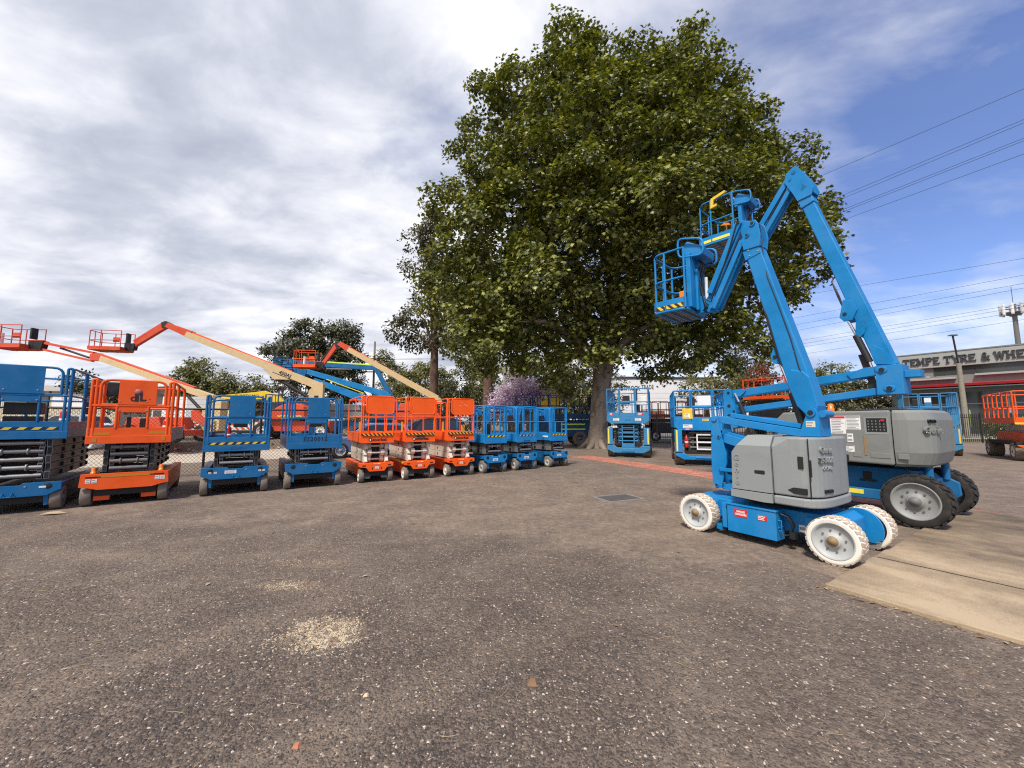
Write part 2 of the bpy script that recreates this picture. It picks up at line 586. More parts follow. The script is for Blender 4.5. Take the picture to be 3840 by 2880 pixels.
def slab_lift(name, label, cat, pos, rot, group, S):
    """electric scissor lift folded down: front face at y=0 looking to -y, body towards +y"""
    t = thing(name, label, cat, (*pos, 0), R(rot), group)
    W, L = S['W'], S['L']
    w = W / 2
    bl = S.get('mat', 'blue_row')
    side = S.get('side', 'blue_side')
    z0, z1 = S['zc']
    r, tw = S['wheel']
    style = S.get('style', 'plain')
    # chassis: tray, front plate, side modules
    b = MB()
    b.box(-w + tw + .03, w - tw - .03, .03, L - .03, z0 - .12, z1 - .10, 1)
    for s in (-1, 1):
        xa, xb = sorted((s * w, s * (w - .13)))
        b.prism([(.40, z0 - .13), (L - .02, z0 - .13), (L - .02, z1 - .04), (.04, z1 - .02), (.04, z0 + .12), (.36, z0 + .10)], xa, xb, 'x', 2)
    b.build('chassis', [bl, 'dark_in', S.get('cside', 'navy')], t, .008)
    b = MB()
    zt = z1
    if style == 'snorkel':
        pl = [(-w, zt), (w, zt), (w, zt - .09), (w * .62, zt - .11), (w * .45, z0), (-w * .45, z0), (-w * .62, zt - .11), (-w, zt - .09)]
        b.prism(pl, -.035, 0.0, 'y', 0)
        b.box(-w, w, 0.002, .2, zt - .03, zt - .002, 0)
        for s in (-1, 1):
            b.box(s * .11 - .012, s * .11 + .012, -.04, -.033, z0 + .05, z0 + .10, 1)
            b.box(s * (w - .1) - .04, s * (w - .1) + .04, -.039, -.033, zt - .075, zt - .045, 1)
    elif style == 'boxy':
        pl = [(-w, zt), (w, zt), (w + .015, z0 + .06), (w * .86, z0 + .045), (w * .62, z0), (-w * .62, z0), (-w * .86, z0 + .045), (-w - .015, z0 + .06)]
        b.prism(pl, -.05, 0.0, 'y', 0)
        for s in (-1, 1):
            b.box(s * (w - .16) - .1, s * (w - .16) + .1, -.054, -.048, zt - .07, zt - .045, 1)
            xa, xb = sorted((s * (w * .72), s * (w * .36)))
            b.prism([(xa, .10), (xb, .10), (xb, z0 + .03), (xa, z0 + .03)], .05, .10, 'y', 0)
    else:
        pl = [(-w, zt), (-w * .26, zt), (-w * .2, zt - .035), (w * .2, zt - .035), (w * .26, zt), (w, zt), (w, z0 + .09), (w * .93, z0 + .075), (w * .72, z0), (-w * .72, z0), (-w * .93, z0 + .075), (-w, z0 + .09)]
        b.prism(pl, -.03, 0.0, 'y', 0)
        for s in (-1, 1):
            b.cyl((s * w * .3, -.037, zt - .06), (s * w * .3, -.03, zt - .06), .014, 10, 2)
            b.lathe([(0.001, -.033), (.045, -.033), (.05, -.03)], 16, 1, 'y', (s * w * .74, 0, zt - .07))
    b.build('front_plate', [bl, 'dark_in', 'steel'], t, .006)
    if style == 'plain':
        b = MB()
        b.tube(fillet([(-.05, -.03, z0 + .07), (-.05, -.07, z0 + .07), (-.05, -.07, z0 + .015), (.05, -.07, z0 + .015), (.05, -.07, z0 + .07), (.05, -.03, z0 + .07)], .012, 2), .009, 6)
        b.build('tow_loop', bl, t)
        b = MB()
        for s in (-1, 1):
            b.prism([(s * (w - tw - .012), z0 + .07), (s * (w + .0), z0 + .095), (s * w, z0 + .075), (s * (w - tw + .01), z0 + .03), (s * (w - tw - .01), z0 - .02), (s * (w - tw - .012), z0 - .16), (s * (w - tw - .06), z0 - .17), (s * (w - tw - .07), z0 + .02)], .02, .06, 'y', 0)
        b.build('steer_yoke', bl, t)
    elif style == 'snorkel':
        b = MB()
        for s in (-1, 1):
            b.box(*sorted((s * (w - tw - .01), s * (w - tw - .16))), .05, .22, .10, .235, 0)
        b.build('steer_block', 'grey_block', t, .008)
    # wheels
    wo = None
    for yy in (r - .01, L - .34):
        for s in (-1, 1):
            if wo is None or True:
                wo = wheel(t, (s * (w - tw / 2), yy, r), r, tw, S.get('tyre', 'tyre_grey'), S.get('rim', 'rim_dark'), 'x', s, 0, .25, 0, None, S.get('rimr', .66), 26, S.get('hub', 'arm_grey'))
    # scissor stack
    s0, s1 = S['zs']
    n = S['n']
    h = (s1 - s0) / n
    sw = S.get('sw', .29) * W
    ylen = L - .25
    b = MB()
    if style == 'snorkel':
        for i in range(n):
            za, zb = s0 + h * i + .004, s0 + h * (i + 1) - .006
            zm = (za + zb) / 2
            for s in (-1, 1):
                # wide outer channel with a bevelled nose, inner arm set back
                xa, xb = sorted((s * (sw + .10), s * (sw + .02)))
                y0 = .05 if i % 2 == 0 else .12
                b.prism([(y0, zm - h * .28), (y0 + .10, zb), (y0 + ylen, zb), (y0 + ylen, za), (y0 + .05, za)], xa, xb, 'x', 0)
                xa, xb = sorted((s * (sw + .005), s * (sw - .085)))
                y1 = .16 if i % 2 == 0 else .06
                b.prism([(y1, zm), (y1 + .06, zb), (ylen, zb), (ylen, za), (y1 + .09, za)], xa, xb, 'x', 0)
                b.cyl((s * (sw + .10), ylen * .52, zm), (s * (sw + .108), ylen * .52, zm), .03, 10, 1)
                b.cyl((s * (sw + .10), y0 + .12, zm), (s * (sw + .115), y0 + .12, zm), .022, 8, 2)
            b.cyl((-sw - .02, .10 if i % 2 else .22, zm), (sw + .02, .10 if i % 2 else .22, zm), .022, 10, 2)
            b.box(-sw * .6, sw * .6, .25, .3, za, zb - .02, 1)
        b.build('scissor_stack', [S.get('arm', 'cream_arm'), 'dark_in', S.get('arm', 'cream_arm')], t, .004, 1)
    else:
        for i in range(n):
            za, zb = s0 + h * i + .003, s0 + h * (i + 1) - .004
            zm = (za + zb) / 2
            for s in (-1, 1):
                for k, x in enumerate((sw + .06, sw - .025)):
                    y0 = .07 + (.03 if (i + k) % 2 else 0.0)
                    bw = .032
                    b.box(s * x - bw, s * x + bw, y0 + .01, y0 + ylen - .05, za + .002, zb - .002, 0 if k == 0 else 0)
                    # open tube end: light rim round a dark cap painted for the shaded hollow
                    b.box(s * x - bw, s * x + bw, y0 + .004, y0 + .009, za, zb, 2)
                    b.box(s * x - bw + .007, s * x + bw - .007, y0 - .0, y0 + .003, za + .009, zb - .009, 1)
                for f in (.25, .52, .80, .97):
                    b.cyl((s * (sw + .09), ylen * f + .07, zm), (s * (sw + .115), ylen * f + .07, zm), h * .3, 10, 1)
            yy = .085
            b.cyl((-sw + .0, yy, zm), (sw - .0, yy, zm), min(.034, h * .28), 12, 2)
            if i % 2 == 1:
                for s in (-1, 1):
                    b.lathe([(.022, -.012), (h * .42, -.012), (h * .42, .012), (.022, .012)], 14, 2, 'x', (s * sw * .45, yy, zm))
            b.box(-sw + .05, sw - .05, .32, .36, za, zb, 1)
        b.build('scissor_stack', [S.get('arm', 'arm_grey'), 'dark_in', S.get('pipe', 'pipe')], t)
    # platform
    p0, lip, toe, zm, zr = S['zp']
    pw = S.get('pw', w)
    PL = L * .96
    b = MB()
    b.box(-pw + .004, pw - .004, .0, PL, lip - .03, lip, 0)
    b.box(-pw, pw, -.015, 0.0, p0, lip, 0)
    ti = .025
    b.box(-pw + ti, pw - ti, .004, .016, lip + .002, toe, 0)
    b.box(-pw, pw, PL - .012, PL, lip + .002, toe, 0)
    for s in (-1, 1):
        b.box(*sorted((s * pw, s * (pw - .014))), .003, PL, p0 + .02, toe, 1)
    b.box(-pw + .1, pw - .1, .1, PL - .1, p0 + .03, lip - .04, 2)
    b.build('platform', [bl, side, 'dark_in'], t, .004, 1)
    rr = S.get('rail_r', .02)
    g = pw - rr
    # front rails: outer posts, inner rounded gate, middle rail
    if style == 'snorkel':
        rail_frame(t, [(-g, .02, lip), (-g, .02, zr), (g, .02, zr), (g, .02, lip)],
                   [((-g + .045, .02, lip), (-g + .045, .02, zr))], [((-g, .02, zm), (g, .02, zm - .0))], rr, bl, .05)
        b = MB()
        b.tube(fillet([(-g + .1, .0, zm + .08), (-g + .1, .0, zr), (g, .0, zr), (g, .0, zm + .08)], .09, 5, True), .016, 8, closed=True)
        b.prism([(p.x, p.z) for p in fillet([(-g + .1, 0, zm + .08), (-g + .1, 0, zr), (g, 0, zr), (g, 0, zm + .08)], .09, 5, True)], -.008, 0.0, 'y')
        for q in ((.25, .3), (.7, .3), (.25, .75), (.7, .75)):
            x, z = -g + .1 + (2 * g - .1) * q[0], zm + .08 + (zr - zm - .08) * q[1]
            b.cyl((x, -.011, z), (x, -.008, z), .008, 8)
        b.build('front_panel', bl, t)
    else:
        for q in (-1, 1):
            rail_frame(t, [(q * g, .02, lip), (q * g, .02, zr), (q * (g - .055), .02, zr), (q * (g - .055), .02, lip)], [], [((q * g, .02, zr - .13), (q * (g - .055), .02, zr - .13)), ((q * g, .02, zm), (q * (g - .055), .02, zm))], rr * 1.05, bl, .03)
        gi = g - (.11 if S.get('panel', True) else .0)
        zlow = zm + (.02 if S.get('panel', True) else 0)
        rail_frame(t, [(-gi, .015, zlow), (-gi, .015, zr), (gi, .015, zr), (gi, .015, zlow)],
                   [((-w * .37, .012, toe), (-w * .37, .012, zm)), ((w * .37, .012, toe), (w * .37, .012, zm))],
                   [((-g + .03, .012, zm), (g - .03, .012, zm)), ((-gi, .015, zlow), (gi, .015, zlow)), ((-g + .04, .02, zr - .13), (-gi, .02, zr - .13)), ((g - .04, .02, zr - .13), (gi, .02, zr - .13))], rr, bl, .13)
    if S.get('panel', True) and style != 'snorkel':
        b = MB()
        xa, xb = S.get('panel_x', (-.34, .36))
        b.box(xa * W, xb * W * .98, -.012, -.004, zm + .025, zr + .01, 0)
        b.box(-w * .36, w * .36, .0, .006, zm - .12, zm - .012, 0)
        for x in (-.16, .16):
            for z in (zm + .09, zm - .08):
                b.cyl((x * W, -.018, z), (x * W, -.012 if z > zm else 0, z), .011, 8, 1)
        b.build('sheet_panel', [bl, 'steel'], t, .003, 1)
    # side and rear rails
    for s in (-1, 1):
        x = s * g
        ys = [.06, PL * .36, PL * .40, PL - .05] if style != 'snorkel' else [.06, PL * .45, PL - .05]
        rail_frame(t, [(x, ys[0], lip), (x, ys[0], zr), (x, ys[-1], zr), (x, ys[-1], lip)], [((x, y, lip), (x, y, zr)) for y in ys[1:-1]],
                   [((x, ys[0], zm), (x, ys[-1], zm))], rr, bl, .1)
    rail_frame(t, [(-g, PL - .03, lip), (-g, PL - .03, zr), (g, PL - .03, zr), (g, PL - .03, lip)], [((.22 * W, PL - .03, lip), (.22 * W, PL - .03, zr))], [((-g, PL - .03, zm), (g, PL - .03, zm))], rr, bl, .1)
    for bx in S.get('boxes', []):
        x0, x1, y0, y1, za, zb, mt, nm = bx
        MB().box(x0, x1, y0, y1, za, zb).build(nm, mt, t, .012)
    if S.get('haz'):
        x0, x1, za, zb, nn, rev = S['haz']
        hazard(x0, x1, S.get('haz_y', .004), za, zb, t, nn, .9, rev=rev, mat=S.get('haz_mat', 'yellow'))
    return t


def extinguisher(parent, x, y, z, h=.34):
    b = MB()
    b.lathe([(.001, 0), (.055, 0), (.06, .02), (.06, h * .72), (.045, h * .82), (.02, h * .86), (.018, h * .95), (.001, h * .95)], 14, 0, 'z', (x, y, z))
    b.box(x - .012, x + .05, y - .012, y + .012, z + h * .9, z + h, 1)
    b.lathe([(.0605, h * .34), (.0615, h * .34), (.0615, h * .46), (.0605, h * .46)], 14, 2, 'z', (x, y, z))
    return b.build('fire_extinguisher', ['red_ext', 'black', 'white'], parent)


# the big blue one, cut by the left edge of the picture
big = dict(W=1.17, L=2.85, zc=(.27, .50), wheel=(.205, .135), zs=(.54, 1.23), n=5, sw=.27, zp=(1.23, 1.36, 1.53, 1.98, 2.47), mat='blue_row',
           panel_x=(-.40, .22), haz=(-.52, .47, 1.385, 1.435, 6, True),
           boxes=[(-.22, .20, .22, .42, 1.40, 1.62, 'black', 'control_box'), (-.22, .20, .2, .44, 1.65, 1.86, 'black', 'document_bin')])


def front_right(cx, cy, rot, W):
    """move from the front right corner to the middle of the front"""
    return (cx - W / 2 * math.cos(R(rot)), cy - W / 2 * math.sin(R(rot)))


A_ROT, B_ROT, C_ROT, D_ROT = 38, 36, 35, 34
a = slab_lift('scissor_lift', 'tall blue scissor lift with a five layer stack, cut off at the left edge', 'scissor lift', front_right(-7.86, 6.86, A_ROT, 1.17), A_ROT, 'scissor lifts parked along the chain link fence', big)
extinguisher(a, .30, 1.1, 1.40, .40)
sticker(.33, .41, -.031, .405, .435, a, lines=0)
sticker(-.42, -.33, -.031, .31, .335, a, lines=0)
# orange slab lift beside it
orange = dict(W=1.17, L=2.4, zc=(.30, .585), wheel=(.20, .14), zs=(.60, 1.12), n=4, sw=.22, zp=(1.12, 1.26, 1.41, 1.82, 2.30), mat='orange', side='dust_side', cside='orange', style='boxy',
              arm='black_sat', pipe='arm_grey', panel_x=(-.18, .28), rail_r=.024)
bb = slab_lift('scissor_lift', 'orange scissor lift with a dot emblem on its front sheet and two amber beacons', 'scissor lift', front_right(-6.74, 7.68, B_ROT, 1.17), B_ROT, 'scissor lifts parked along the chain link fence', orange)
for s in (-1, 1):
    b = MB()
    b.lathe([(.045, 0), (.045, .03), (.035, .035), (.035, .10), (.03, .115), (.001, .118)], 14, 0, 'z', (s * .46, .12, .57))
    b.lathe([(.055, -.01), (.055, .012), (.001, .012)], 14, 1, 'z', (s * .46, .12, .57))
    b.build('beacon', ['amber', 'black'], bb)
MB().box(-.37, .39, -.0535, -.0505, .515, .555).build('worn_tape', 'tape_worn', bb)
for x0, x1, za, zb in ((-.52, -.28, 1.275, 1.325), (.25, .50, 1.29, 1.335), (-.5, -.44, 1.15, 1.22), (.44, .5, 1.17, 1.235)):
    MB().box(x0, x1, -.0185 if za < 1.25 else .001, -.0155 if za < 1.25 else .0035, za, zb).build('worn_tape', 'tape_worn', bb)
for x in (-.52, -.44, .40, .475):
    sticker(x, x + .065, -.0505, .425, .495, bb, lines=2)
M['logo_dot'] = plain('faded_pink_dot', (0.30, 0.10, 0.08), .6)
lettering('d', .19, facing(-.005, -.0125, 1.97), 'stencil', bb, bold=.004)
lettering('L', .19, facing(.125, -.0125, 1.98), 'stencil', bb, bold=.008)
lettering('R', .03, facing(.225, -.0125, 1.955), 'stencil', bb)
b = MB()
b.box(.035, .068, -.0155, -.0125, 1.905, 2.02)
b.build('logo_bar', 'stencil', bb)
b = MB()
b.lathe([(.001, -.0155), (.062, -.0155), (.062, -.0125)], 24, 0, 'y', (.055, 0, 2.085))
b.build('logo_dot', 'logo_dot', bb)
MB().box(-.40, -.22, .10, .24, 2.0, 2.27).build('control_box', 'black', bb, .02)
MB().box(-.12, -.06, .3, .36, 1.3, 1.62).build('cable_clamp', 'black', bb, .01)
MB().box(-.02, .08, .9, 1.0, 1.27, 1.6).build('charger_box', 'black', bb, .02)
extinguisher(bb, .33, 1.6, 1.27, .36)

# two medium blue ones
mid = dict(W=1.17, L=2.4, zc=(.33, .575), wheel=(.19, .125), zs=(.58, .90), n=2, sw=.25, zp=(.90, 1.03, 1.20, 1.60, 2.07), mat='blue_row', panel_x=(-.16, .24),
           boxes=[(-.10, .16, .30, .40, 1.40, 1.50, 'black', 'control_box')])
m1 = dict(mid)
m1['haz'] = (-.49, .52, 1.04, 1.09, 7, True)
c = slab_lift('scissor_lift', 'mid sized blue scissor lift with a striped toe board and a red extinguisher', 'scissor lift', front_right(-5.38, 8.64, C_ROT, 1.17), C_ROT, 'scissor lifts parked along the chain link fence', m1)
extinguisher(c, -.19, .55, 1.06, .42)
sticker(-.19, .01, -.031, .44, .51, c, lines=3)
for x in (-.46, -.37, .40, .47):
    sticker(x, x + .05, -.031, .455, .49, c, lines=1)
lettering('ES20024', .075, facing(.02, -.0155, .965), 'blue_side', c, spacing=1.1)
# spiral cable at the left of the entry
b = MB()
b.tube([(-.42 + .025 * math.cos(k * .9), .25 + .025 * math.sin(k * .9), 1.08 + .0042 * k) for k in range(110)], .006, 4)
b.build('coiled_cable', 'black', c)
d = slab_lift('scissor_lift', 'blue scissor lift with the stencilled number ES20012 on its toe board', 'scissor lift', front_right(-4.12, 9.43, D_ROT, 1.17), D_ROT, 'scissor lifts parked along the chain link fence', mid)
lettering('ES20012', .13, facing(.0, .0035, 1.115), 'stencil', d, spacing=1.15, bold=.002)
b = MB()
b.box(-.05, .03, .9, .98, 1.03, 1.5)
b.build('ladder_post', 'blue_row', d)

# three orange and cream ones
snk = dict(W=.82, L=2.3, zc=(.28, .485), wheel=(.165, .115), zs=(.485, .985), n=3, sw=.24, zp=(.985, 1.02, 1.24, 1.65, 2.17), mat='orange_hot', side='orange_hot', cside='orange', style='snorkel', rail_r=.0155,
           tyre='tyre_grey', rim='rim_white', rimr=.78, hub='rim_white', haz=(-.395, .405, 1.165, 1.232, 8, False), haz_y=-.016, haz_mat='tape_yel')
M['tape_yel'] = paint('orange_yellow_tape', (0.80, 0.36, 0.03), .5, .2)
SN = [((-3.08, 10.12), 31, 'leftmost of the three orange and cream scissor lifts, beside the blue ES20012 lift'),
      ((-2.11, 10.64), 31, 'middle of the three orange and cream scissor lifts, with a yellow strip along its side'),
      ((-1.10, 11.27), 31, 'rightmost of the three orange and cream scissor lifts, its panel scratched')]
for i, (p, ro, lab) in enumerate(SN):
    if i == 0:
        sp = slab_lift('scissor_lift', lab, 'scissor lift', front_right(*p, ro, .82), ro, 'orange and cream scissor lifts', snk)
        # emblem and name on the apron
        b = MB()
        b.prism([(p.x, p.z) for p in fillet([(-.215, 0, 1.03), (-.215, 0, 1.105), (-.14, 0, 1.105), (-.14, 0, 1.03)], .02, 3, True)], -.0185, -.0155, 'y')
        b.build('emblem', 'stencil', sp)
        lettering('s', .085, facing(-.178, -.019, 1.073), 'white', sp, 'emblem_letter', bold=.004)
        lettering('snorkel', .098, facing(.045, -.016, 1.07), 'stencil', sp, bold=.003, width=.34)
        sticker(-.045, .045, -.036, .34, .40, sp, lines=2)
        sticker(-.08, .08, -.036, .455, .475, sp, lines=1)
        b = MB()
        for k in range(3):
            b.box(-.412, -.4105, .9, 1.0, .2 + .06 * k, .23 + .06 * k)
        b.build('side_label', 'print', sp)
        b = MB()
        b.box(-.37, -.33, .5, .56, 1.25, 1.52)
        b.build('lanyard', 'tape_yel', sp)
    else:
        q = copy_tree(sp)
        q['label'] = lab
        q.location = (*front_right(*p, ro, .82), 0)
        q.rotation_euler.z = R(ro)
        if i == 1:
            lettering('ER260TN', .06, facing(.0, -.016, 1.135), 'stencil', q, bold=.003)
            MB().box(-.4115, -.41, .1, 1.9, .43, .462).build('yellow_strip', 'yellow_tape', q)
        else:
            b = MB()
            for k in range(5):
                x = random.uniform(-.1, .2)
                z = random.uniform(1.95, 2.1)
                b.beam((x, -.0085, z), (x + random.uniform(.02, .1), -.0085, z + random.uniform(-.02, .02)), .003, .004)
            b.build('scratch', 'white', q)
            MB().lathe([(.001, -.0185), (.03, -.0185), (.03, -.016)], 9, 0, 'y', (-.3, 0, 1.14)).build('stencil_blot', 'stencil', q)
# three small blue ones seen from their entry end
tiny = dict(W=.81, L=1.85, zc=(.30, .53), wheel=(.185, .115), zs=(.56, .87), n=2, sw=.27, zp=(.87, .96, 1.14, 1.52, 2.0), mat='blue', side='blue', cside='blue_row', panel=False, rim='rim_grey', tyre='tyre_grey',
            boxes=[(.02, .30, .75, .78, 1.5, 1.97, 'blue', 'document_panel'), (.02, .16, .55, .62, 1.0, 1.45, 'black', 'hose_cover'),
                   (-.30, -.12, .6, .8, 1.72, 1.92, 'blue', 'control_box'), (-.34, -.22, 1.5, 1.55, 1.2, 1.42, 'tape_yel', 'manual_box')])
TN = [((-.16, 11.93), 36, 'leftmost small blue scissor lift, right behind the scratched orange and cream one'),
      ((.80, 12.65), 36, 'middle small blue scissor lift, a stencilled number on its lip'),
      ((1.93, 13.50), 37, 'small blue scissor lift at the end of the row beside the red brick path')]
for i, (p, ro, lab) in enumerate(TN):
    if i == 0:
        tp = slab_lift('scissor_lift', lab, 'scissor lift', front_right(*p, ro, .81), ro, 'small blue scissor lifts', tiny)
        sticker(-.12, .06, -.031, .36, .43, tp, lines=1)
        b = MB()
        b.tube([(-.36, .05, 1.14), (-.34, .03, 1.5), (-.20, .03, 1.95)], .016, 8)
        b.build('swing_gate', 'blue', tp)
    else:
        q = copy_tree(tp)
        q['label'] = lab
        q.location = (*front_right(*p, ro, .81), 0)
        q.rotation_euler.z = R(ro)
        if i == 1:
            lettering('EST6085', .07, facing(.0, -.0155, .915), 'stencil', q)
        else:
            MB().box(-.409, -.4065, .12, .38, 1.0, 1.05).build('side_label', 'white', q)
            continue
    hazard(-.33, .36, .004, 1.06, 1.11, tp if i == 0 else q, 5, .9, rev=True)


# ------------------------------------------------------------------ rough terrain scissor lifts
def rt_lift(name, label, cat, pos, rot, group, S):
    t = thing(name, label, cat, (*pos, S.get('z', 0)), R(rot), group)
    W, L = S['W'], S['L']
    w = W / 2
    bl = S['mat']
    bot, cb, ct = S['zc']            # bumper bottom, bumper top, chassis top
    r, tw = S['wheel']
    b = MB()
    for s in (-1, 1):
        xa, xb = sorted((s * w, s * (w - .24)))
        if S.get('posts', True):
            b.prism([(-.02, cb + .04), (-.02, ct), (.10, ct + .02), (.14, ct + .02), (.14, cb + .04)], xa, xb, 'x', 0)
    b.box(-w * .98, w * .98, .16, L - .1, cb - .02, cb + .12, 1)
    b.prism([(-w, cb), (-w, bot + .14), (-w * .7, bot), (w * .7, bot), (w, bot + .14), (w, cb), (w * .62, cb), (w * .52, cb - .08), (-w * .52, cb - .08), (-w * .62, cb)], -.06, .04, 'y', 0)
    b.box(-w * .3, w * .3, -.09, -.062, bot + .05, cb - .1, 0)
    b.build('chassis', [bl, 'dark_in'], t, .012)
    for s in (-1, 1):
        b = MB()
        xa, xb = sorted((s * w * S.get('cw', .99), s * (w * .56)))
        y0 = .2 if S.get('posts', True) else tw + .45
        b.box(xa, xb, .22, L - .25, cb + .0, ct - .03, 0)
        for k in range(6):
            z = cb + .06 + (ct - cb - .14) * k / 6
            b.box(xa + .02, xb - .02, .205, .222, z, z + .035, 1)
        b.build('engine_cover' if s < 0 else 'tank_cover', [S.get('box', 'black'), 'black_sat'], t, .015)
        if S.get('posts', True):
            MB().box(s * (w - .07) - .025, s * (w - .07) + .025, -.024, -.021, cb + .08, ct - .02).build('reflective_strip', S.get('strip', 'yellow_tape'), t)
    for yy in (r * .55, L - r * 1.25):
        for s in (-1, 1):
            wheel(t, (s * (w - tw / 2 + S.get('wout', 0)), yy + S.get('wy', .2), r), r, tw, S.get('tyre', 'tyre_mud'), S.get('rim', 'rim_dark'), 'x', s, 6, .3, 14, None, .58, 28, 'arm_grey')
    s0, s1 = ct - (ct - cb) * .85, S['zp'][0]
    n = S.get('n', 5)
    h = (s1 - s0) / n
    b = MB()
    sw = w * .46
    for i in range(n):
        za, zb = s0 + h * i + .006, s0 + h * (i + 1) - .006
        for s in (-1, 1):
            for k, x in enumerate((sw, sw - .1)):
                y0 = .18 + (.05 if (i + k) % 2 else 0)
                b.box(s * x - .035, s * x + .035, y0, L - .4, za, zb, 0)
                b.box(s * x - .026, s * x + .026, y0 - .004, y0 - .001, za + .012, zb - .012, 1)
            b.cyl((s * (sw + .035), .3, (za + zb) / 2), (s * (sw + .07), .3, (za + zb) / 2), h * .3, 10, 1)
        b.cyl((-sw, .2, (za + zb) / 2), (sw, .2, (za + zb) / 2), h * .2, 10, 2)
    b.box(-sw * .8, sw * .8, .5, .54, s0, s1, 1)
    b.build('scissor_stack', [S.get('arm', bl), 'dark_in', S.get('arm', bl)], t)
    if S.get('ladder', True):
        b = MB()
        lx, la, lb = S.get('lad', (.0, cb - .06, s1 - .08))
        for s in (-1, 1):
            b.box(lx + s * .24 - .02, lx + s * .24 + .02, .06, .09, la, lb)
        k = 5
        for i in range(k):
            z = la + (lb - la) * (i + .5) / k
            b.box(lx - .24, lx + .24, .05, .10, z - .015, z + .015)
        b.box(lx - .24, lx + .24, .045, .1, la, la + .16)
        b.build('ladder', S.get('ladm', bl), t)
    p0, lip, toe, zm, zr = S['zp']
    pw = S.get('pw', w)
    b = MB()
    b.prism([(-pw, lip), (-pw, p0 + .12), (-pw + .16, p0), (pw - .16, p0), (pw, p0 + .12), (pw, lip)], .0, .04, 'y', 0)
    b.box(-pw + .005, pw - .005, .045, L, lip - .05, lip - .002, 0)
    for s in (-1, 1):
        b.box(*sorted((s * pw, s * (pw - .02))), .042, L, p0 + .08, toe, 0)
        b.box(*sorted((s * pw * .95, s * pw * .38)), .012, .026, lip + .003, toe, 0)
    b.box(-pw * .36, pw * .36, .002, .012, lip + .004, toe - .02, 0)
    b.box(-pw, pw, L - .02, L - .001, p0 + .08, toe, 0)
    b.build('platform', bl, t, .006, 1)
    rr = .024
    g = pw - rr
    fr = [-g, -g * .42, -g * .36, g * .36, g * .42, g]
    for a_, b_, nm in ((fr[0], fr[1], 'guard_rail'), (fr[2], fr[3], 'entry_gate'), (fr[4], fr[5], 'guard_rail')):
        rail_frame(t, [(a_, .03, lip), (a_, .03, zr), (b_, .03, zr), (b_, .03, lip)], [], [((a_, .03, zm), (b_, .03, zm))], rr, bl, .03, nm)
    MB().box(fr[2], fr[3], .02, .045, zm - .05, zm + .05).build('gate_plate', bl, t)
    nb = S.get('bays', 3)
    for s in (-1, 1):
        for k in range(nb):
            y0, y1 = .05 + (L - .1) * k / nb, .05 + (L - .1) * (k + 1) / nb - .05
            ym = (y0 + y1) / 2
            rail_frame(t, [(s * g, y0, lip), (s * g, y0, zr), (s * g, y1, zr), (s * g, y1, lip)], [((s * g, ym, lip), (s * g, ym, zr))], [((s * g, y0, zm), (s * g, y1, zm))], rr, bl, S.get('rad', .04))
    rail_frame(t, [(-g, L - .03, lip), (-g, L - .03, zr), (g, L - .03, zr), (g, L - .03, lip)], [((0, L - .03, lip), (0, L - .03, zr))], [((-g, L - .03, zm), (g, L - .03, zm))], rr, bl, .04)
    for bx in S.get('boxes', []):
        x0, x1, y0, y1, za, zb, mt, nm = bx
        MB().box(x0, x1, y0, y1, za, zb).build(nm, mt, t, .012)
    return t


r1 = dict(W=1.75, L=3.1, zc=(.20, .50, 1.24), wheel=(.42, .3), zp=(1.44, 1.74, 1.92, 2.36, 2.93), mat='blue_pale', arm='blue_pale', n=5, ladm='blue_pale',
          boxes=[(-.22, .06, .6, .75, 2.3, 2.68, 'black', 'control_box'), (.22, .38, .9, 1.0, 2.45, 3.0, 'black', 'wind_meter'), (.48, .74, 1.6, 1.64, 2.3, 2.7, 'white', 'notice_board'), (.3, .46, 1.2, 1.35, 1.8, 2.3, 'black', 'hose_cover')])
q = rt_lift('rough_terrain_lift', 'blue rough terrain scissor lift with a front ladder, parked right of the big trunk', 'scissor lift', (4.95, 16.55), -21, 'rough terrain scissor lifts', r1)
for x, za, mt in ((-.74, 1.79, 'red'), (.42, 1.79, 'red')):
    sticker(x, x + (.13 if x < 0 else .22), .011, za, za + .10, q, (mt, 'white'), 2)
for x in (-.6, .3):
    sticker(x, x + .25, -.001, 1.56, 1.66, q, lines=2)
lettering('GS-4069', .07, facing(0, -.0015, 1.59), 'blue_row', q)
r2 = dict(W=1.80, L=3.0, zc=(.22, .42, 1.24), wheel=(.40, .3), zp=(1.22, 1.5, 1.70, 2.03, 2.60), mat='blue', arm='arm_grey', n=4, ladder=False,
          boxes=[(-.40, -.14, .7, .85, 2.0, 2.42, 'black', 'control_box'), (.02, .5, 1.5, 1.54, 2.1, 2.5, 'white', 'notice_board')])
q = rt_lift('rough_terrain_lift', 'blue rough terrain scissor lift with a yellow manual box, behind the near boom lift', 'scissor lift', (6.55, 13.3), -20, 'rough terrain scissor lifts', r2)
extinguisher(q, -.52, .12, .62, .46)
b = MB()
b.box(-.62, -.30, .0, .02, 1.62, 1.98, 0)
b.prism([(-.60, 1.9), (-.32, 1.9), (-.36, 1.82), (-.56, 1.82)], -.006, -.0005, 'y', 0)
b.build('manual_box', 'yellow', q, .006)
sticker(-.55, -.38, -.001, 1.64, 1.80, q, lines=3)
sticker(-.62, -.32, -.001, 1.30, 1.42, q, lines=2)
sticker(-.56, -.38, -.001, 1.24, 1.285, q, ('red', 'white'), 1)
sticker(.0, .2, .001, 1.55, 1.62, q, ('yellow', 'print'), 1)
b = MB()
for z in (.55, .79, 1.05):
    b.box(-.2, .72, .10, .13, z, z + .05)
for x in (-.2, .68):
    b.box(x, x + .04, .101, .131, .55, 1.10)
b.build('white_frame', 'white', q)
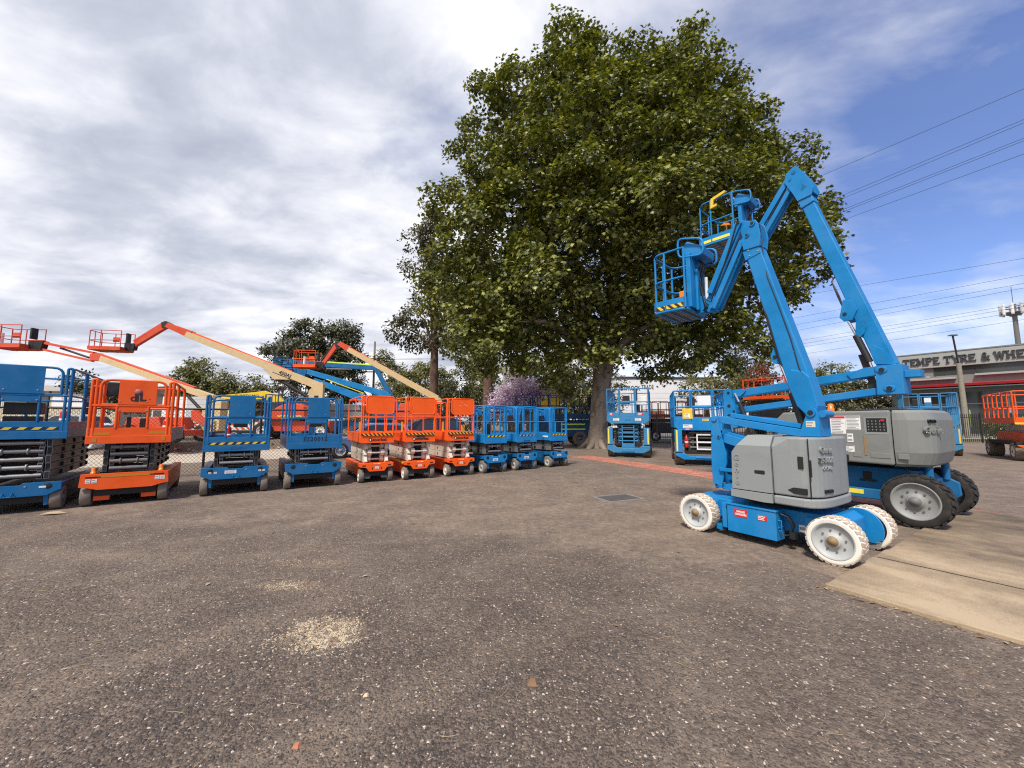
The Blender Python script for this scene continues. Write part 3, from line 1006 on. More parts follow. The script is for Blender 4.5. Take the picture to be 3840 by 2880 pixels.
r3 = dict(W=1.75, L=3.0, zc=(.20, .48, 1.2), wheel=(.42, .3), zp=(1.30, 1.58, 1.80, 2.2, 2.80), mat='blue_pale', arm='blue_pale', n=5, lad=(-.2, .5, 1.3), strip='yellow',
          boxes=[(-.5, -.2, .6, .75, 2.2, 2.6, 'black', 'control_box'), (-.12, .12, .5, .53, 2.25, 2.65, 'blue', 'document_panel'), (-.12, .1, .495, .499, 2.42, 2.62, 'white', 'notice_board')])
q = rt_lift('rough_terrain_lift', 'faded blue rough terrain scissor lift before the tyre shop, behind the boom lifts', 'scissor lift', (19.2, 17.7), -42, 'rough terrain scissor lifts', r3)
MB().box(-.7, .62, -.004, -.001, 1.43, 1.53).build('reflective_strip', 'yellow', q)
dk = dict(W=1.9, L=5.0, zc=(.35, .6, 1.5), wheel=(.47, .36), zp=(1.62, 1.82, 2.02, 2.5, 3.15), mat='blue_dark', arm='blue_dark', n=5, bays=5, box='blue_dark', tyre='tyre_mud', posts=False, ladder=False, wy=.75, rad=.05,
          boxes=[(-.8, -.5, .25, .45, 2.45, 3.05, 'black', 'control_box'), (-.985, -.955, .6, .64, 2.6, 3.0, 'black', 'document_bin')])
q = rt_lift('rough_terrain_lift', 'long dark blue scissor lift with two yellow boxes on deck, left of the trunk', 'scissor lift', (5.2, 25.0), 92, 'rough terrain scissor lifts', dk)
for y in (1.05, 1.35):
    MB().box(-.954, -.951, .7, 2.2, y - .04, y + .04).build('reflective_strip', 'lime', q)
for y in (2.3, 3.0):
    MB().box(-.90, -.86, y, y + .5, 2.45, 3.0).build('manual_box', 'yellow', q)
for x in (.75, -.75):
    b = MB()
    b.beam((x, -.15, .35), (x, -.15, 1.5), .2, .2)
    b.lathe([(.001, 0), (.2, 0), (.2, .05), (.05, .09), (.05, .3), (.001, .3)], 14, 0, 'z', (x, -.15, 0.0))
    b.beam((x, -.15, 1.4), (x, -.15, 2.3), .09, .09, 1)
    b.build('stabiliser_leg', ['blue_dark', 'black'], q)
br = dict(W=1.75, L=4.0, zc=(.4, .6, 1.2), wheel=(.40, .3), zp=(1.65, 1.78, 1.95, 2.3, 2.88), mat='orange_dull', arm='black_sat', n=3, bays=3, box='black', rim='rim_white', tyre='tyre_black', posts=False, ladder=False, rad=.12, z=.1)
q = rt_lift('rough_terrain_lift', 'red brown scissor lift standing side on before the spiked fence', 'scissor lift', (14.0, 29.2), 95, 'rough terrain scissor lifts', br)
for y in (.4, 1.2, 3.0):
    MB().box(-.880, -.877, y, y + .6, 1.7, 1.76).build('reflective_strip', 'yellow', q)
orr = dict(W=1.9, L=3.6, zc=(.45, .62, 1.12), wheel=(.35, .42), zp=(1.38, 1.52, 1.68, 2.10, 2.70), mat='orange', arm='cream_arm', n=3, bays=3, box='orange', rim='rim_white', tyre='tyre_mud', posts=False, ladder=False, rad=.12, wy=.35, cw=.72)
q = rt_lift('rough_terrain_lift', 'orange rough terrain scissor lift with white rims, cut off at the right edge', 'scissor lift', (20.15, 14.35), -39, 'rough terrain scissor lifts', orr)
for x in (-.6, .1):
    sticker(x, x + .24, .025, 2.2, 2.45, q, lines=3)
sticker(-.75, -.55, .02, .8, .92, q, lines=1)
MB().box(-.94, -.3, -.004, -.001, 1.42, 1.49).build('reflective_strip', 'yellow', q)


# ------------------------------------------------------------------ boom lifts
def pin(b, x, y0, y1, z, r, mat=0):
    b.cyl((x, y0, z), (x, y1, z), r, 14, mat)


def basket(parent, o, ang, d, w, zf, mat, rails=(.52, .98), stripe=True, console=True, floor_mat=None, r=.017, tape=None):
    """work platform: mount edge at x=0, reaches to x=-d; o is the middle of the mount edge"""
    Mx = Matrix.Translation((o[0], o[1], zf)) @ Matrix.Rotation(ang, 4, 'Z')
    b = MB()
    hw = w / 2
    b.box(-d, 0, -hw, hw, .03, .045, 1)
    for k in range(9):
        y = -hw + w * (k + .5) / 9
        b.box(-d + .01, -.01, y - .012, y + .012, .0, .029, 1)
    for k in range(3):
        x = -d + d * (k + .5) / 3
        b.box(x - .014, x + .014, -hw + .01, hw - .01, -.02, -.001, 0)
    loop = fillet([(-d, -hw, .015), (-d, hw, .015), (0, hw, .015), (0, -hw, .015)], .09, 4, True)
    b.tube(loop, .022, 8, 0, closed=True)
    b.move(Mx)
    b.build('basket_floor', [mat, floor_mat or 'steel'], parent)
    b = MB()
    b.box(-d + .02, -.02, -hw - .004, -hw + .004, .04, .20)
    b.box(-d + .02, -.02, hw - .004, hw + .004, .04, .20)
    b.box(-d - .004, -d + .004, -hw + .01, hw - .01, .04, .20)
    b.box(-.004, .004, -hw + .01, hw - .01, .04, .20)
    b.move(Mx)
    b.build('toe_board', mat, parent)
    for zz in rails:
        b = MB()
        b.tube(fillet([(0, -hw, zz), (-d * .86, -hw, zz), (-d * 1.03, -hw * .72, zz), (-d * 1.03, hw * .72, zz), (-d * .86, hw, zz), (0, hw, zz)], .10, 4), r, 8)
        b.move(Mx)
        b.build('guard_rail', mat, parent)
    for (x, y) in ((0, -hw), (-d * .62, -hw), (-d * 1.0, -hw * .8), (-d * 1.03, 0), (-d * 1.0, hw * .8), (-d * .62, hw), (0, hw)):
        b = MB()
        b.tube([(x, y, .03), (x, y, rails[-1])], r, 8)
        b.move(Mx)
        b.build('rail_post', mat, parent)
    if stripe:
        h = hazard(-d + .03, -.03, 0, .045, .115, parent, 4, .9)
        h.data.transform(Mx @ Matrix.Translation((0, -hw - .0045, 0)))
    if tape:
        b = MB()
        b.box(-d + .05, -.08, -hw - .0075, -hw - .0045, .06, .12)
        b.move(Mx)
        b.build('reflective_strip', tape, parent)
    if console:
        b = MB()
        b.prism([(-.10, rails[-1] - .14), (.22, rails[-1] - .12), (.24, rails[-1] + .0), (.20, rails[-1] + .02), (-.02, rails[-1] + .16), (-.10, rails[-1] + .05)], -.20, .24, 'y', 0)
        b.move(Mx)
        b.build('control_console', mat, parent, .012)
        b = MB()
        for y in (-.26, .29):
            b.tube(fillet([(-.13, y, rails[-1] - .10), (-.13, y, rails[-1] + .22), (.25, y, rails[-1] + .10), (.25, y, rails[-1] - .16)], .09, 4, True), r, 8, closed=True)
        b.box(-.0, .06, -.03, .03, .05, rails[-1] - .1)
        b.move(Mx)
        b.build('console_guard', mat, parent)
        b = MB()
        for k in range(3):
            y = -.05 + .05 * k
            b.tube([(.10, y, rails[-1] - .14), (.13 + .02 * k, y, .75), (.08, y + .02, .55), (.14, y, .2), (.2, y, .05)], .012, 6)
        b.move(Mx)
        b.build('cable_bundle', 'black', parent)
    return Mx


AX = R(-57.3)
# ---- the near one: white tyres, grey moulded covers
nb_ = thing('boom_lift', 'near blue boom lift on white tyres with grey moulded covers and a stepped elbow boom', 'boom lift', (3.52, 5.23, 0), AX, 'blue boom lifts with grey covers')
for x, lug, bolts in ((-.80, 26, 8), (.765, 26, 8)):
    for y in (-1, 1):
        wheel(nb_, (x, y * .50, .25), .25, .19, 'tyre_white', 'rim_grey', 'y', y, bolts, .32, lug, 'tread_tan', .79, 44, lugh=.987)
b = MB()
b.box(-.96, .62, -.33, .33, .20, .455, 0)
b.box(-1.0, -.60, -.36, .36, .16, .43, 0)
b.prism([(.60, .20), (.60, .45), (.72, .46), (.80, .40), (.80, .2)], -.30, .30, 'y', 0)
b.build('chassis', 'blue', nb_, .015)
for s in (-1, 1):
    b = MB()
    pts = [(.44, .12), (.44, .40)] + [(.735 + .215 * math.cos(a), .245 + .235 * math.sin(a)) for a in np.linspace(R(122), R(-25), 14)] + [(.86, .10)]
    b.prism(pts, *sorted((s * .375, s * .345)), 'y', 0)
    b.prism([(.84 + .025 * math.cos(a), .28 + .07 * math.sin(a)) for a in np.linspace(0, 2 * math.pi, 14)[:-1]], *sorted((s * .3765, s * .374)), 'y', 1)  # dark oval painted in place of the shaded slot hole
    b.build('fork_plate', ['blue', 'dark_in'], nb_, .004, 1)
    b = MB()
    b.box(-.375, .205, *sorted((s * .34, s * .545)), .10, .435, 0)
    b.box(-.385, .215, *sorted((s * .335, s * .555)), .438, .455, 0)
    if s < 0:
        b.box(.212, .222, -.53, -.36, .25, .26, 0)
        b.tube([(.21, -.50, .22), (.245, -.50, .22), (.245, -.50, .34), (.21, -.50, .34)], .008, 6, 0)
    b.build('battery_box', 'blue', nb_, .008)
    b = MB()
    b.box(-.46, -.40, *sorted((s * .345, s * .52)), .12, .44, 0)
    b.box(-.58, -.50, *sorted((s * .35, s * .46)), .06, .13, 0)
    b.build('axle_bracket', 'blue', nb_, .006)
b = MB()
for k in range(3):
    b.tube([(.24, -.50 + .02 * k, .42), (.30, -.48 + .02 * k, .40), (.34, -.44 + .02 * k, .30), (.30, -.42, .18), (.24, -.44, .16)], .012, 6)
b.box(.30, .36, -.45, -.38, .14, .22)
b.build('battery_cable', 'black', nb_)
sticker(-.28, -.12, -.5555 + .009, .30, .40, nb_, ('red', 'white'), 0, 'charge_notice')
lettering('DAMAGES\nCHARGEABLE', .034, facing(-.20, -.5505, .35), 'white', nb_, depth=.001, bold=.001, width=.14)
sticker(.0, .11, -.5555 + .009, .31, .37, nb_, ('red', 'white'), 3, 'small_notice')
sticker(.36, .44, -.3335, .22, .30, nb_, lines=1)
b = MB()
b.lathe([(.30, .455), (.30, .50), (.40, .50), (.40, .54), (.001, .54)], 28, 0, 'z')
b.build('slew_ring', 'dark_in', nb_)
# covers
NEAR = -.555


def plan(xa, xb, y0, y1):
    return [(xa, y0), (xb, y0), (xb, y1), (xa, y1)]


def tail_plan(x0, hw, xr, k=8, grow=0.0):
    pts = [(x0, -hw - grow)]
    for a in np.linspace(-90, 90, 2 * k + 1):
        ca, sa = math.cos(R(a)), math.sin(R(a))
        e = .62
        pts.append((xr - .27 + (.27 + grow) * (abs(ca) ** e), (hw + grow) * (1 if sa > 0 else -1) * abs(sa) ** e))
    pts.append((x0, hw + grow))
    return pts


def loft(b, rings, mat=0):
    n_ = len(rings[0])
    st = [p for r_ in rings for p in r_]
    fs = [tuple(range(n_))[::-1], tuple(range((len(rings) - 1) * n_, len(rings) * n_))]
    for i in range(len(rings) - 1):
        for j in range(n_):
            p, q = i * n_ + j, i * n_ + (j + 1) % n_
            fs.append((p, q, q + n_, p + n_))
    return b.add(st, fs, mat)


for s in (-1, 1):
    b = MB()
    rings = []
    for z_, xl, yn in ((.66, -.285, .555), (1.13, -.272, .555), (1.225, -.205, .553), (1.355, -.10, .465)):
        r_ = [(xl, -yn, z_), (.195, -yn, z_), (.195, -.20, z_), (xl, -.20, z_)]
        rings.append(r_ if s < 0 else [(p[0], -p[1], p[2]) for p in r_][::-1])
    loft(b, rings)
    yc, yd = sorted((s * .568, s * .20))
    b.prism([(-.30, .56), (-.295, .648), (.194, .648), (.194, .545), (.1, .54)], yc, yd, 'y', 0)
    if s < 0:
        b.prism([(.0, .88), (.0, .92), (.11, .925), (.12, .915), (.12, .885), (.11, .875)], -.5575, -.5545, 'y', 1)
    b.build('side_cover', ['grey_cover', 'dark_in'], nb_, .022, 4)
b = MB()
tp = tail_plan(.205, .555, .68)
tp = [tp[0], (.40, -.555)] + tp[1:-1] + [(.40, .555), tp[-1]]
top = [(.205, -.465), (.385, -.55)] + tp[2:-2] + [(.385, .55), (.205, .465)]
loft(b, [[(p[0], p[1], .66) for p in tp], [(p[0], p[1], 1.225) for p in tp], [(p[0], p[1], 1.34) for p in top]])
b.prism(tail_plan(.206, .555, .68, 8, .014), .545, .648, 'z', 0)
b.build('tail_cover', 'grey_cover', nb_, .022, 4)
b = MB()
b.box(.478, .535, -.5615, -.5555, .985, 1.125)
b.prism([(.36, .73), (.42, .765), (.56, .765), (.56, .695), (.42, .695)], -.5615, -.5555, 'y')
b.box(.595, .607, -.556, -.535, .90, 1.09)
b.build('cover_vent', 'dark_in', nb_, .004, 1)  # dark pads stand in for the shade in the vent recesses
b = MB()
b.box(.5785, .5815, -.537, -.515, .66, 1.33)
b.build('cover_seam', 'dark_in', nb_)
for i, ch in enumerate('Genie'):
    lettering(ch, .105, facing(-.215, -.5565, 1.06 - .078 * i), 'grey_cover', nb_, 'embossed_letter', .006, .002)
lettering('Genie', .10, facing(.668, -.30, 1.20, R(81)), 'grey_cover', nb_, 'embossed_letter', .014, .003)
lettering('Z-30/20', .085, facing(.668, -.30, 1.085, R(81)), 'grey_cover', nb_, 'embossed_letter', .014, .003)
lettering('DK3400', .055, facing(.668, -.29, .99, R(81)), 'print', nb_, depth=.012)
lettering('EK3400', .05, facing(.668, -.30, .73, R(81)), 'stencil', nb_, depth=.012, bold=.002)
# riser linkage
for s in (-1, 1):
    b = MB()
    b.prism([(-.745, 1.61), (-.665, 1.61), (-.61, 1.28), (-.555, 1.06), (-.555, .93), (-.60, .78), (-.645, .575), (-.73, .555), (-.775, .66), (-.78, 1.0), (-.765, 1.35)], *sorted((s * .165, s * .135)), 'y', 0)
    pin(b, -.70, s * .165, s * .185, 1.565, .035)
    for x, z, rr in ((-.645, 1.31, .028), (-.645, .84, .026), (-.71, .61, .03), (-.755, 1.33, .014)):
        pin(b, x, s * .165, s * .18, z, rr)
        pin(b, x, s * .18, s * .184, z, rr * .55, 1)
    b.build('riser_plate', ['blue', 'dark_in'], nb_, .004, 1)
b = MB()
b.box(-.775, -.745, -.134, .134, .62, 1.35)
b.box(-.66, -.30, -.12, .12, .555, .63)
b.build('riser_web', 'blue', nb_, .006)
for s in (-1, 1):
    b = MB()
    b.beam((-.70, s * .10, 1.565), (.42, s * .10, 1.375), .055, .095)
    b.beam((-.60, s * .10, 1.29), (.25, s * .10, 1.05), .06, .13)
    b.beam((-.645, s * .19, .84), (-.30, s * .19, .84), .03, .05)
    b.build('link_arm', 'blue', nb_, .006)
b = MB()
b.beam((-.52, 0, 1.62), (.35, 0, 1.47), .13, .06)
b.beam((-.58, 0, 1.36), (.0, 0, 1.22), .13, .045)
b.build('link_cross_member', 'blue', nb_, .006)
b = MB()
b.cyl((-.62, 0, .80), (-.2, 0, .78), .045, 12, 0)
b.cyl((-.75, 0, .80), (-.62, 0, .80), .025, 10, 1)
b.build('riser_cylinder', ['black', 'chrome'], nb_)
for s in (-1, 1):
    b = MB()
    b.prism([(.36, 1.345), (.45, 1.60), (.47, 1.675), (.505, 1.70), (.55, 1.69), (.575, 1.62), (.585, 1.345)], *sorted((s * .175, s * .14)), 'y', 0)
    pin(b, .508, s * .14, s * .195, 1.635, .05)
    pin(b, .508, s * .195, s * .20, 1.635, .03, 1)
    b.build('tower_plate', ['blue', 'dark_in'], nb_, .005)
b = MB()
b.box(.54, .575, -.135, .135, 1.345, 1.62)
b.cyl((.60, -.13, 1.62), (.60, .13, 1.62), .045, 14)
b.build('tower_web', 'blue', nb_, .005)
sticker(.45, .545, -.1755, 1.46, 1.535, nb_, ('cream_arm', 'print'), 2)
# main boom
b = MB()
b.beam((.395, 0, 1.98), (-.065, 0, 3.92), .225, .255, 0, up=(1, 0, .2), w1=.205, h1=.195)
b.prism([(.25, 2.02), (.345, 1.72), (.46, 1.58), (.545, 1.60), (.57, 1.72), (.505, 2.08), (.44, 2.16), (.30, 2.20)], -.125, .125, 'y', 0)
b.build('main_boom', 'blue', nb_, .014)
b = MB()
b.beam((-.062, 0, 3.84), (-.092, 0, 3.98), .222, .212, 0, up=(1, 0, .2))
for s in (-1, 1):
    for dx, dz in ((-.07, 3.87), (-.085, 3.95), (.04, 3.9), (.02, 3.97)):
        b.cyl((dx - .03, s * .111, dz), (dx - .03, s * .118, dz), .011, 8, 1)
b.build('boom_collar', ['blue', 'steel'], nb_, .004, 1)
for s in (-1, 1):
    b = MB()
    b.prism([(.20, 2.27), (.10, 2.30), (.07, 2.40), (.11, 2.50), (.17, 2.55)], *sorted((s * .10, s * .075)), 'y', 0)
    pin(b, .125, s * .10, s * .112, 2.385, .022, 1)
    b.build('cylinder_bracket', ['blue', 'dark_in'], nb_, .004, 1)
b = MB()
b.cyl((.375, 0, 1.42), (.265, 0, 1.90), .052, 16, 0)
b.cyl((.268, 0, 1.89), (.128, 0, 2.385), .026, 12, 1)
b.build('lift_cylinder', ['black', 'chrome'], nb_)
b = MB()
for k in range(3):
    b.tube([(.45, -.03 + .03 * k, 1.40), (.40 + .015 * k, -.03 + .03 * k, 1.62), (.33 + .02 * k, -.04 + .03 * k, 1.78), (.42, -.03 + .03 * k, 1.52), (.5, -.02 + .03 * k, 1.46)], .012, 6)
for k in range(2):
    b.tube([(.30, .06, 2.0), (.19, -.128, 2.3), (.0 + .02 * k, -.09, 3.2), (-.02, .0, 4.0), (-.03 + .05 * k, -.05, 4.27), (.03, -.05, 4.1)], .011, 6)
b.build('hose', 'black', nb_)
b = MB()
b.tube([(.49, -.118, 1.95), (.40, -.121, 2.2), (.33, -.119, 2.6), (.22, -.116, 3.05), (.10, -.109, 3.5), (.04, -.06, 4.0), (.06, .0, 4.2), (-.02, .04, 4.36)], .0055, 6)
b.tube([(-.25, -.13, 4.4), (-.36, -.125, 4.1), (-.5, -.13, 3.75), (-.62, -.12, 3.5), (-.7, -.10, 3.36), (-.78, -.1, 3.42)], .009, 6)
b.build('hose', 'black', nb_)
# elbow and jib
for s in (-1, 1):
    b = MB()
    b.prism([(-.175, 3.97), (-.20, 4.11), (-.14, 4.15), (-.12, 4.22), (-.085, 4.30), (-.06, 4.355), (.0, 4.36), (.03, 4.30), (.055, 4.12), (.035, 3.96)], *sorted((s * .125, s * .095)), 'y', 0)
    pin(b, -.035, s * .125, s * .142, 4.315, .038)
    pin(b, -.035, s * .142, s * .146, 4.315, .022, 1)
    pin(b, -.115, s * .125, s * .14, 4.175, .032)
    pin(b, -.115, s * .14, s * .144, 4.175, .018, 1)
    b.build('elbow_plate', ['blue', 'dark_in'], nb_, .006)
b = MB()
b.prism([(-.27, 4.44), (-.21, 4.46), (-.02, 4.36), (-.02, 4.28), (-.13, 4.12), (-.20, 4.14)], -.06, .06, 'y', 0)
b.prism([(-.17, 3.98), (-.16, 4.10), (.03, 4.12), (.03, 3.97)], -.092, .092, 'y', 0)
b.build('jib_knuckle', 'blue', nb_, .008)
for s in (-1, 1):
    b = MB()
    b.beam((-.235, s * .085, 4.43), (-.715, s * .085, 3.50), .05, .085, 0, up=(1, 0, 0))
    pin(b, -.235, s * .06, s * .125, 4.42, .022, 1)
    b.build('upper_jib_arm', ['blue', 'dark_in'], nb_, .005)
    b = MB()
    b.beam((-.18, s * .085, 4.17), (-.675, s * .085, 3.25), .05, .075, 0, up=(1, 0, 0))
    pin(b, -.21, s * .06, s * .12, 4.18, .02, 1)
    pin(b, -.70, s * .06, s * .125, 3.28, .03, 0)
    b.build('lower_jib_arm', ['blue', 'dark_in'], nb_, .005)
b = MB()
b.beam((-.26, 0, 4.2), (-.52, 0, 3.7), .05, .05, 0)
b.cyl((-.50, 0, 3.74), (-.68, 0, 3.38), .016, 8, 1)
b.build('jib_cylinder', ['black', 'chrome'], nb_)
b = MB()
b.prism([(-.73, 3.50), (-.68, 3.52), (-.66, 3.22), (-.74, 3.2), (-.84, 3.27), (-.86, 3.42), (-.80, 3.44)], -.06, .06, 'y', 0)
b.box(-.95, -.83, -.08, .08, 3.23, 3.50, 0)
b.tube([(-.86, -.05, 3.46), (-.80, -.10, 3.40), (-.78, -.10, 3.30), (-.86, -.06, 3.24)], .016, 6, 1)
b.build('platform_rotator', ['blue', 'black'], nb_, .008)
BA = R(10)
Mx = basket(nb_, (-.975, -.06), BA, .50, .76, 3.25, 'blue')
b = MB()
b.box(-.02, .05, -.27, .06, .05, .92, 0)
b.box(.05, .09, -.11, .03, .02, .68, 0)
b.move(Mx)
b.build('mount_column', 'blue', nb_, .01)
b = MB()
b.cyl((.16, .05, .05), (.16, .05, .56), .025, 10)
b.move(Mx)
b.build('document_tube', 'white', nb_)
b = MB()
b.box(-.10, -.02, -.36, -.28, .20, .30)
b.move(Mx)
b.build('orange_pad', 'amber', nb_, .01)

# ---- the far one: black tyres, larger
fb = thing('boom_lift', 'larger blue boom lift on black tyres, with notices on its grey cover', 'boom lift', (5.78, 5.66, 0), AX, 'blue boom lifts with grey covers')
CY = .90
for x in (-2.03, 0.0):
    for s in (-1, 1):
        wheel(fb, (x, CY + s * .76, .38), .38, .26, 'tyre_black', 'rim_mid', 'y', s, 10, .3, 22, None, .70, 48, 'rim_dark')
b = MB()
b.box(-2.35, -.10, CY - .50, CY + .50, .40, .80, 0)
b.box(-2.2, .12, CY - .60, CY + .60, .30, .46, 0)
b.prism([(-.15, .34), (-.15, .70), (.0, .70), (.08, .62), (.08, .36)], CY - .42, CY + .42, 'y', 0)
b.box(-.10, .10, CY - .58, CY + .58, .34, .50, 0)
b.cyl((-.3, CY - .36, .80), (.12, CY - .40, .83), .045, 12, 0)
for s in (-1, 1):
    b.prism([(-.08, .30), (-.08, .56), (.14, .62), (.24, .56), (.25, .36), (.16, .28)], *sorted((CY + s * .56, CY + s * .50)), 'y', 0)
    b.cyl((.10, CY + s * .52, .6), (.10, CY + s * .52, .86), .05, 12, 0)
b.build('chassis', 'blue_row', fb, .015)
b = MB()
for s in (-1, 1):
    b.prism([(.17 + .03 * math.cos(a), .48 + .05 * math.sin(a)) for a in np.linspace(0, 2 * math.pi, 14)[:-1]], *sorted((CY + s * .5615, CY + s * .56)), 'y', 0)
b.box(-.66, -.55, CY - .505, CY - .497, .60, .72)
b.box(-.70, -.50, CY - .52, CY - .497, .57, .60)
b.build('chassis_slot', 'dark_in', fb)  # dark patches stand in for the shaded chassis slots
MB().box(-.93, -.64, CY - .6035, CY - .6005, .365, .435).build('reflective_strip', 'yellow_tape', fb)
sticker(.15, .26, CY - .5535, .47, .58, fb, lines=1)
b = MB()
b.lathe([(.45, .80), (.45, .86), (.001, .86)], 28, 0, 'z', (-.9, CY, 0))
b.build('slew_ring', 'dark_in', fb)
# turret: side pods with a seam, rounded tail, tapered foot
TY = .06


def pod(b, x0, x1, y0, y1, k=0):
    b.prism([(x0, 1.0), (x0 + .02, 1.58), (x0 + .12, 1.69), (x1, 1.70), (x1, .87), (x0 + .10, .90)], y0, y1, 'y', 0)


b = MB()
pod(b, -1.75, -.188, TY, .56)
b.build('side_cover', 'grey_cover2', fb, .03, 3)
b = MB()
pod(b, -1.75, -.188, 2 * CY - .56, 2 * CY - TY)
b.build('side_cover', 'grey_cover2', fb, .03, 3)


def round_tail(x0, xr, y0, y1, rad, k=7):
    pts = [(x0, y0)]
    pts += [(xr - rad + rad * math.sin(R(a)), y0 + rad - rad * math.cos(R(a))) for a in np.linspace(0, 90, k)]
    pts += [(xr - rad + rad * math.cos(R(a)), y1 - rad + rad * math.sin(R(a))) for a in np.linspace(0, 90, k)]
    pts.append((x0, y1))
    return pts


b = MB()
rows = [(.86, -.10), (.90, -.05), (1.02, -.015), (1.07, 0.0), (1.55, 0.0), (1.66, -.03), (1.70, -.08)]
ring = []
n0 = None
for z, g in rows:
    pl = round_tail(-.172, .24 + g, TY - g * .5, 2 * CY - TY + g * .5, .34)
    n0 = len(pl)
    ring += [(p[0], p[1], z) for p in pl]
fs = []
for i in range(len(rows) - 1):
    for j in range(n0):
        a, c_ = i * n0 + j, i * n0 + (j + 1) % n0
        fs.append((a, c_, c_ + n0, a + n0))
fs.append(tuple(range(n0))[::-1])
fs.append(tuple(range((len(rows) - 1) * n0, len(rows) * n0)))
b.add(ring, fs, 0)
b.build('tail_cover', 'grey_cover2', fb, .02, 3)
for x0, x1 in ((-1.1, -.72), (-.66, -.55), (-.45, -.22), (-.14, -.02)):
    b = MB()
    b.box(x0, x1, TY - .007, TY + .002, .97, 1.05)
    b.build('cover_ridge', 'grey_cover2', fb, .006, 2)
b = MB()
b.box(-.52, -.485, TY - .006, TY + .001, 1.0, 1.32)
b.build('slot_stripe', 'hub_rust', fb, .012)
b = MB()
b.box(-.86, -.72, TY - .008, TY + .001, .90, 1.0)
b.build('cover_vent', 'dark_in', fb, .012)  # dark pad painted for the shaded vent recess
MB().box(-1.6, .05, .57, 2 * CY - .57, .88, 1.60).build('turret_frame', 'blue_row', fb, .01)
MB().box(-.6, -.06, TY + .05, 1.0, 1.69, 1.73).build('cover_lid', 'black', fb, .02)
b = MB()
b.box(-.50, -.215, TY - .003, TY - .0005, 1.33, 1.60, 0)
b.box(-.47, -.235, TY - .007, TY - .003, 1.37, 1.58, 1)
for i in range(5):
    for j in range(4):
        b.cyl((-.445 + .045 * i, TY - .012, 1.40 + .045 * j), (-.445 + .045 * i, TY - .007, 1.40 + .045 * j), .008, 8, 2)
b.cyl((-.275, TY - .03, 1.548), (-.275, TY - .007, 1.548), .02, 12, 3)
b.build('control_panel', ['grey_cover', 'black', 'print', 'red_ext'], fb)
sticker(-.93, -.73, TY, 1.33, 1.62, fb, lines=9, head='red')
sticker(-.727, -.54, TY, 1.40, 1.62, fb, lines=8, head='print')
sticker(-.72, -.645, TY, 1.20, 1.335, fb, lines=2)
sticker(-.84, -.64, TY, 1.04, 1.15, fb, lines=3, head='red')
lettering('Genie', .14, facing(.213, TY + .205, 1.40, R(68)), 'grey_cover2', fb, 'embossed_letter', .016, .004)
lettering('DK5', .07, facing(.205, TY + .19, 1.53, R(66)), 'stencil', fb, depth=.02)
lettering('Genie', .14, facing(-1.03, TY - .001, 1.2), 'grey_cover2', fb, 'embossed_letter', .008, .003)
b = MB()
b.lathe([(.05, 0), (.05, .05), (.04, .06), (.04, .13), (.001, .14)], 14, 0, 'z', (-1.0, .35, 1.70))
b.build('beacon', 'amber', fb)
# riser
Y0, Y1 = CY - .17, CY + .17
for s in (-1, 1):
    y = CY + s * .16
    b = MB()
    b.prism([(-3.04, 2.20), (-2.95, 2.26), (-2.86, 2.22), (-2.86, 2.0), (-2.78, 1.72), (-2.78, 1.40), (-3.02, 1.36), (-3.06, 1.7)], *sorted((y, y + s * .03)), 'y', 0)
    for x, z, rr in ((-2.93, 2.16, .03), (-2.93, 1.87, .035), (-2.93, 1.64, .05), (-2.83, 1.75, .025), (-2.83, 1.55, .03)):
        pin(b, x, y + s * .03, y + s * .038, z, rr, 1)
    b.build('riser_plate', ['blue', 'dark_in'], fb, .006)
    b = MB()
    b.beam((-2.92, CY + s * .10, 2.12), (-.40, CY + s * .10, 2.375), .06, .15)
    b.beam((-2.88, CY + s * .10, 1.76), (-.35, CY + s * .10, 2.05), .06, .12)
    b.beam((-2.86, CY + s * .10, 1.60), (-1.4, CY + s * .10, 1.46), .06, .14)
    b.build('link_arm', 'blue', fb, .008)
    yy = CY + s * .138
    for pl in ([(-2.9, 2.05), (-2.9, 2.21), (-2.66, 2.235), (-2.58, 2.19), (-2.62, 2.13), (-2.7, 2.07)], [(-.86, 2.36), (-.8, 2.27), (-.45, 2.31), (-.45, 2.46), (-.62, 2.45)]):
        b = MB()
        b.prism(pl, yy, yy + s * .02, 'y')
        b.build('link_gusset', 'blue', fb, .004)
b = MB()
b.cyl((-2.80, CY - .17, 2.14), (-2.70, CY - .17, 1.90), .025, 12, 1)
b.cyl((-2.72, CY - .17, 1.95), (-2.50, CY - .17, 1.30), .042, 14, 0)
b.build('riser_cylinder', ['black', 'chrome'], fb)
b = MB()
b.box(-.47, -.14, CY - .19, CY + .22, 1.97, 2.46, 0)
b.box(-.14, .04, CY - .10, CY + .16, 2.24, 2.36, 0)
for x, z in ((-.385, 2.385), (-.31, 2.07)):
    b.prism([(x + .075 * math.cos(a), z + .055 * math.sin(a)) for a in np.linspace(0, 2 * math.pi, 13)[:-1]], CY - .205, CY - .19, 'y', 0)
    pin(b, x, CY - .225, CY - .205, z, .035, 1)
b.build('tower', ['blue', 'dark_in'], fb, .01)
b = MB()
b.beam((-.33, CY, 2.44), (-1.29, CY, 5.90), .23, .25, 0, up=(1, 0, .3), w1=.20, h1=.20)
b.build('main_boom', 'blue', fb, .016)
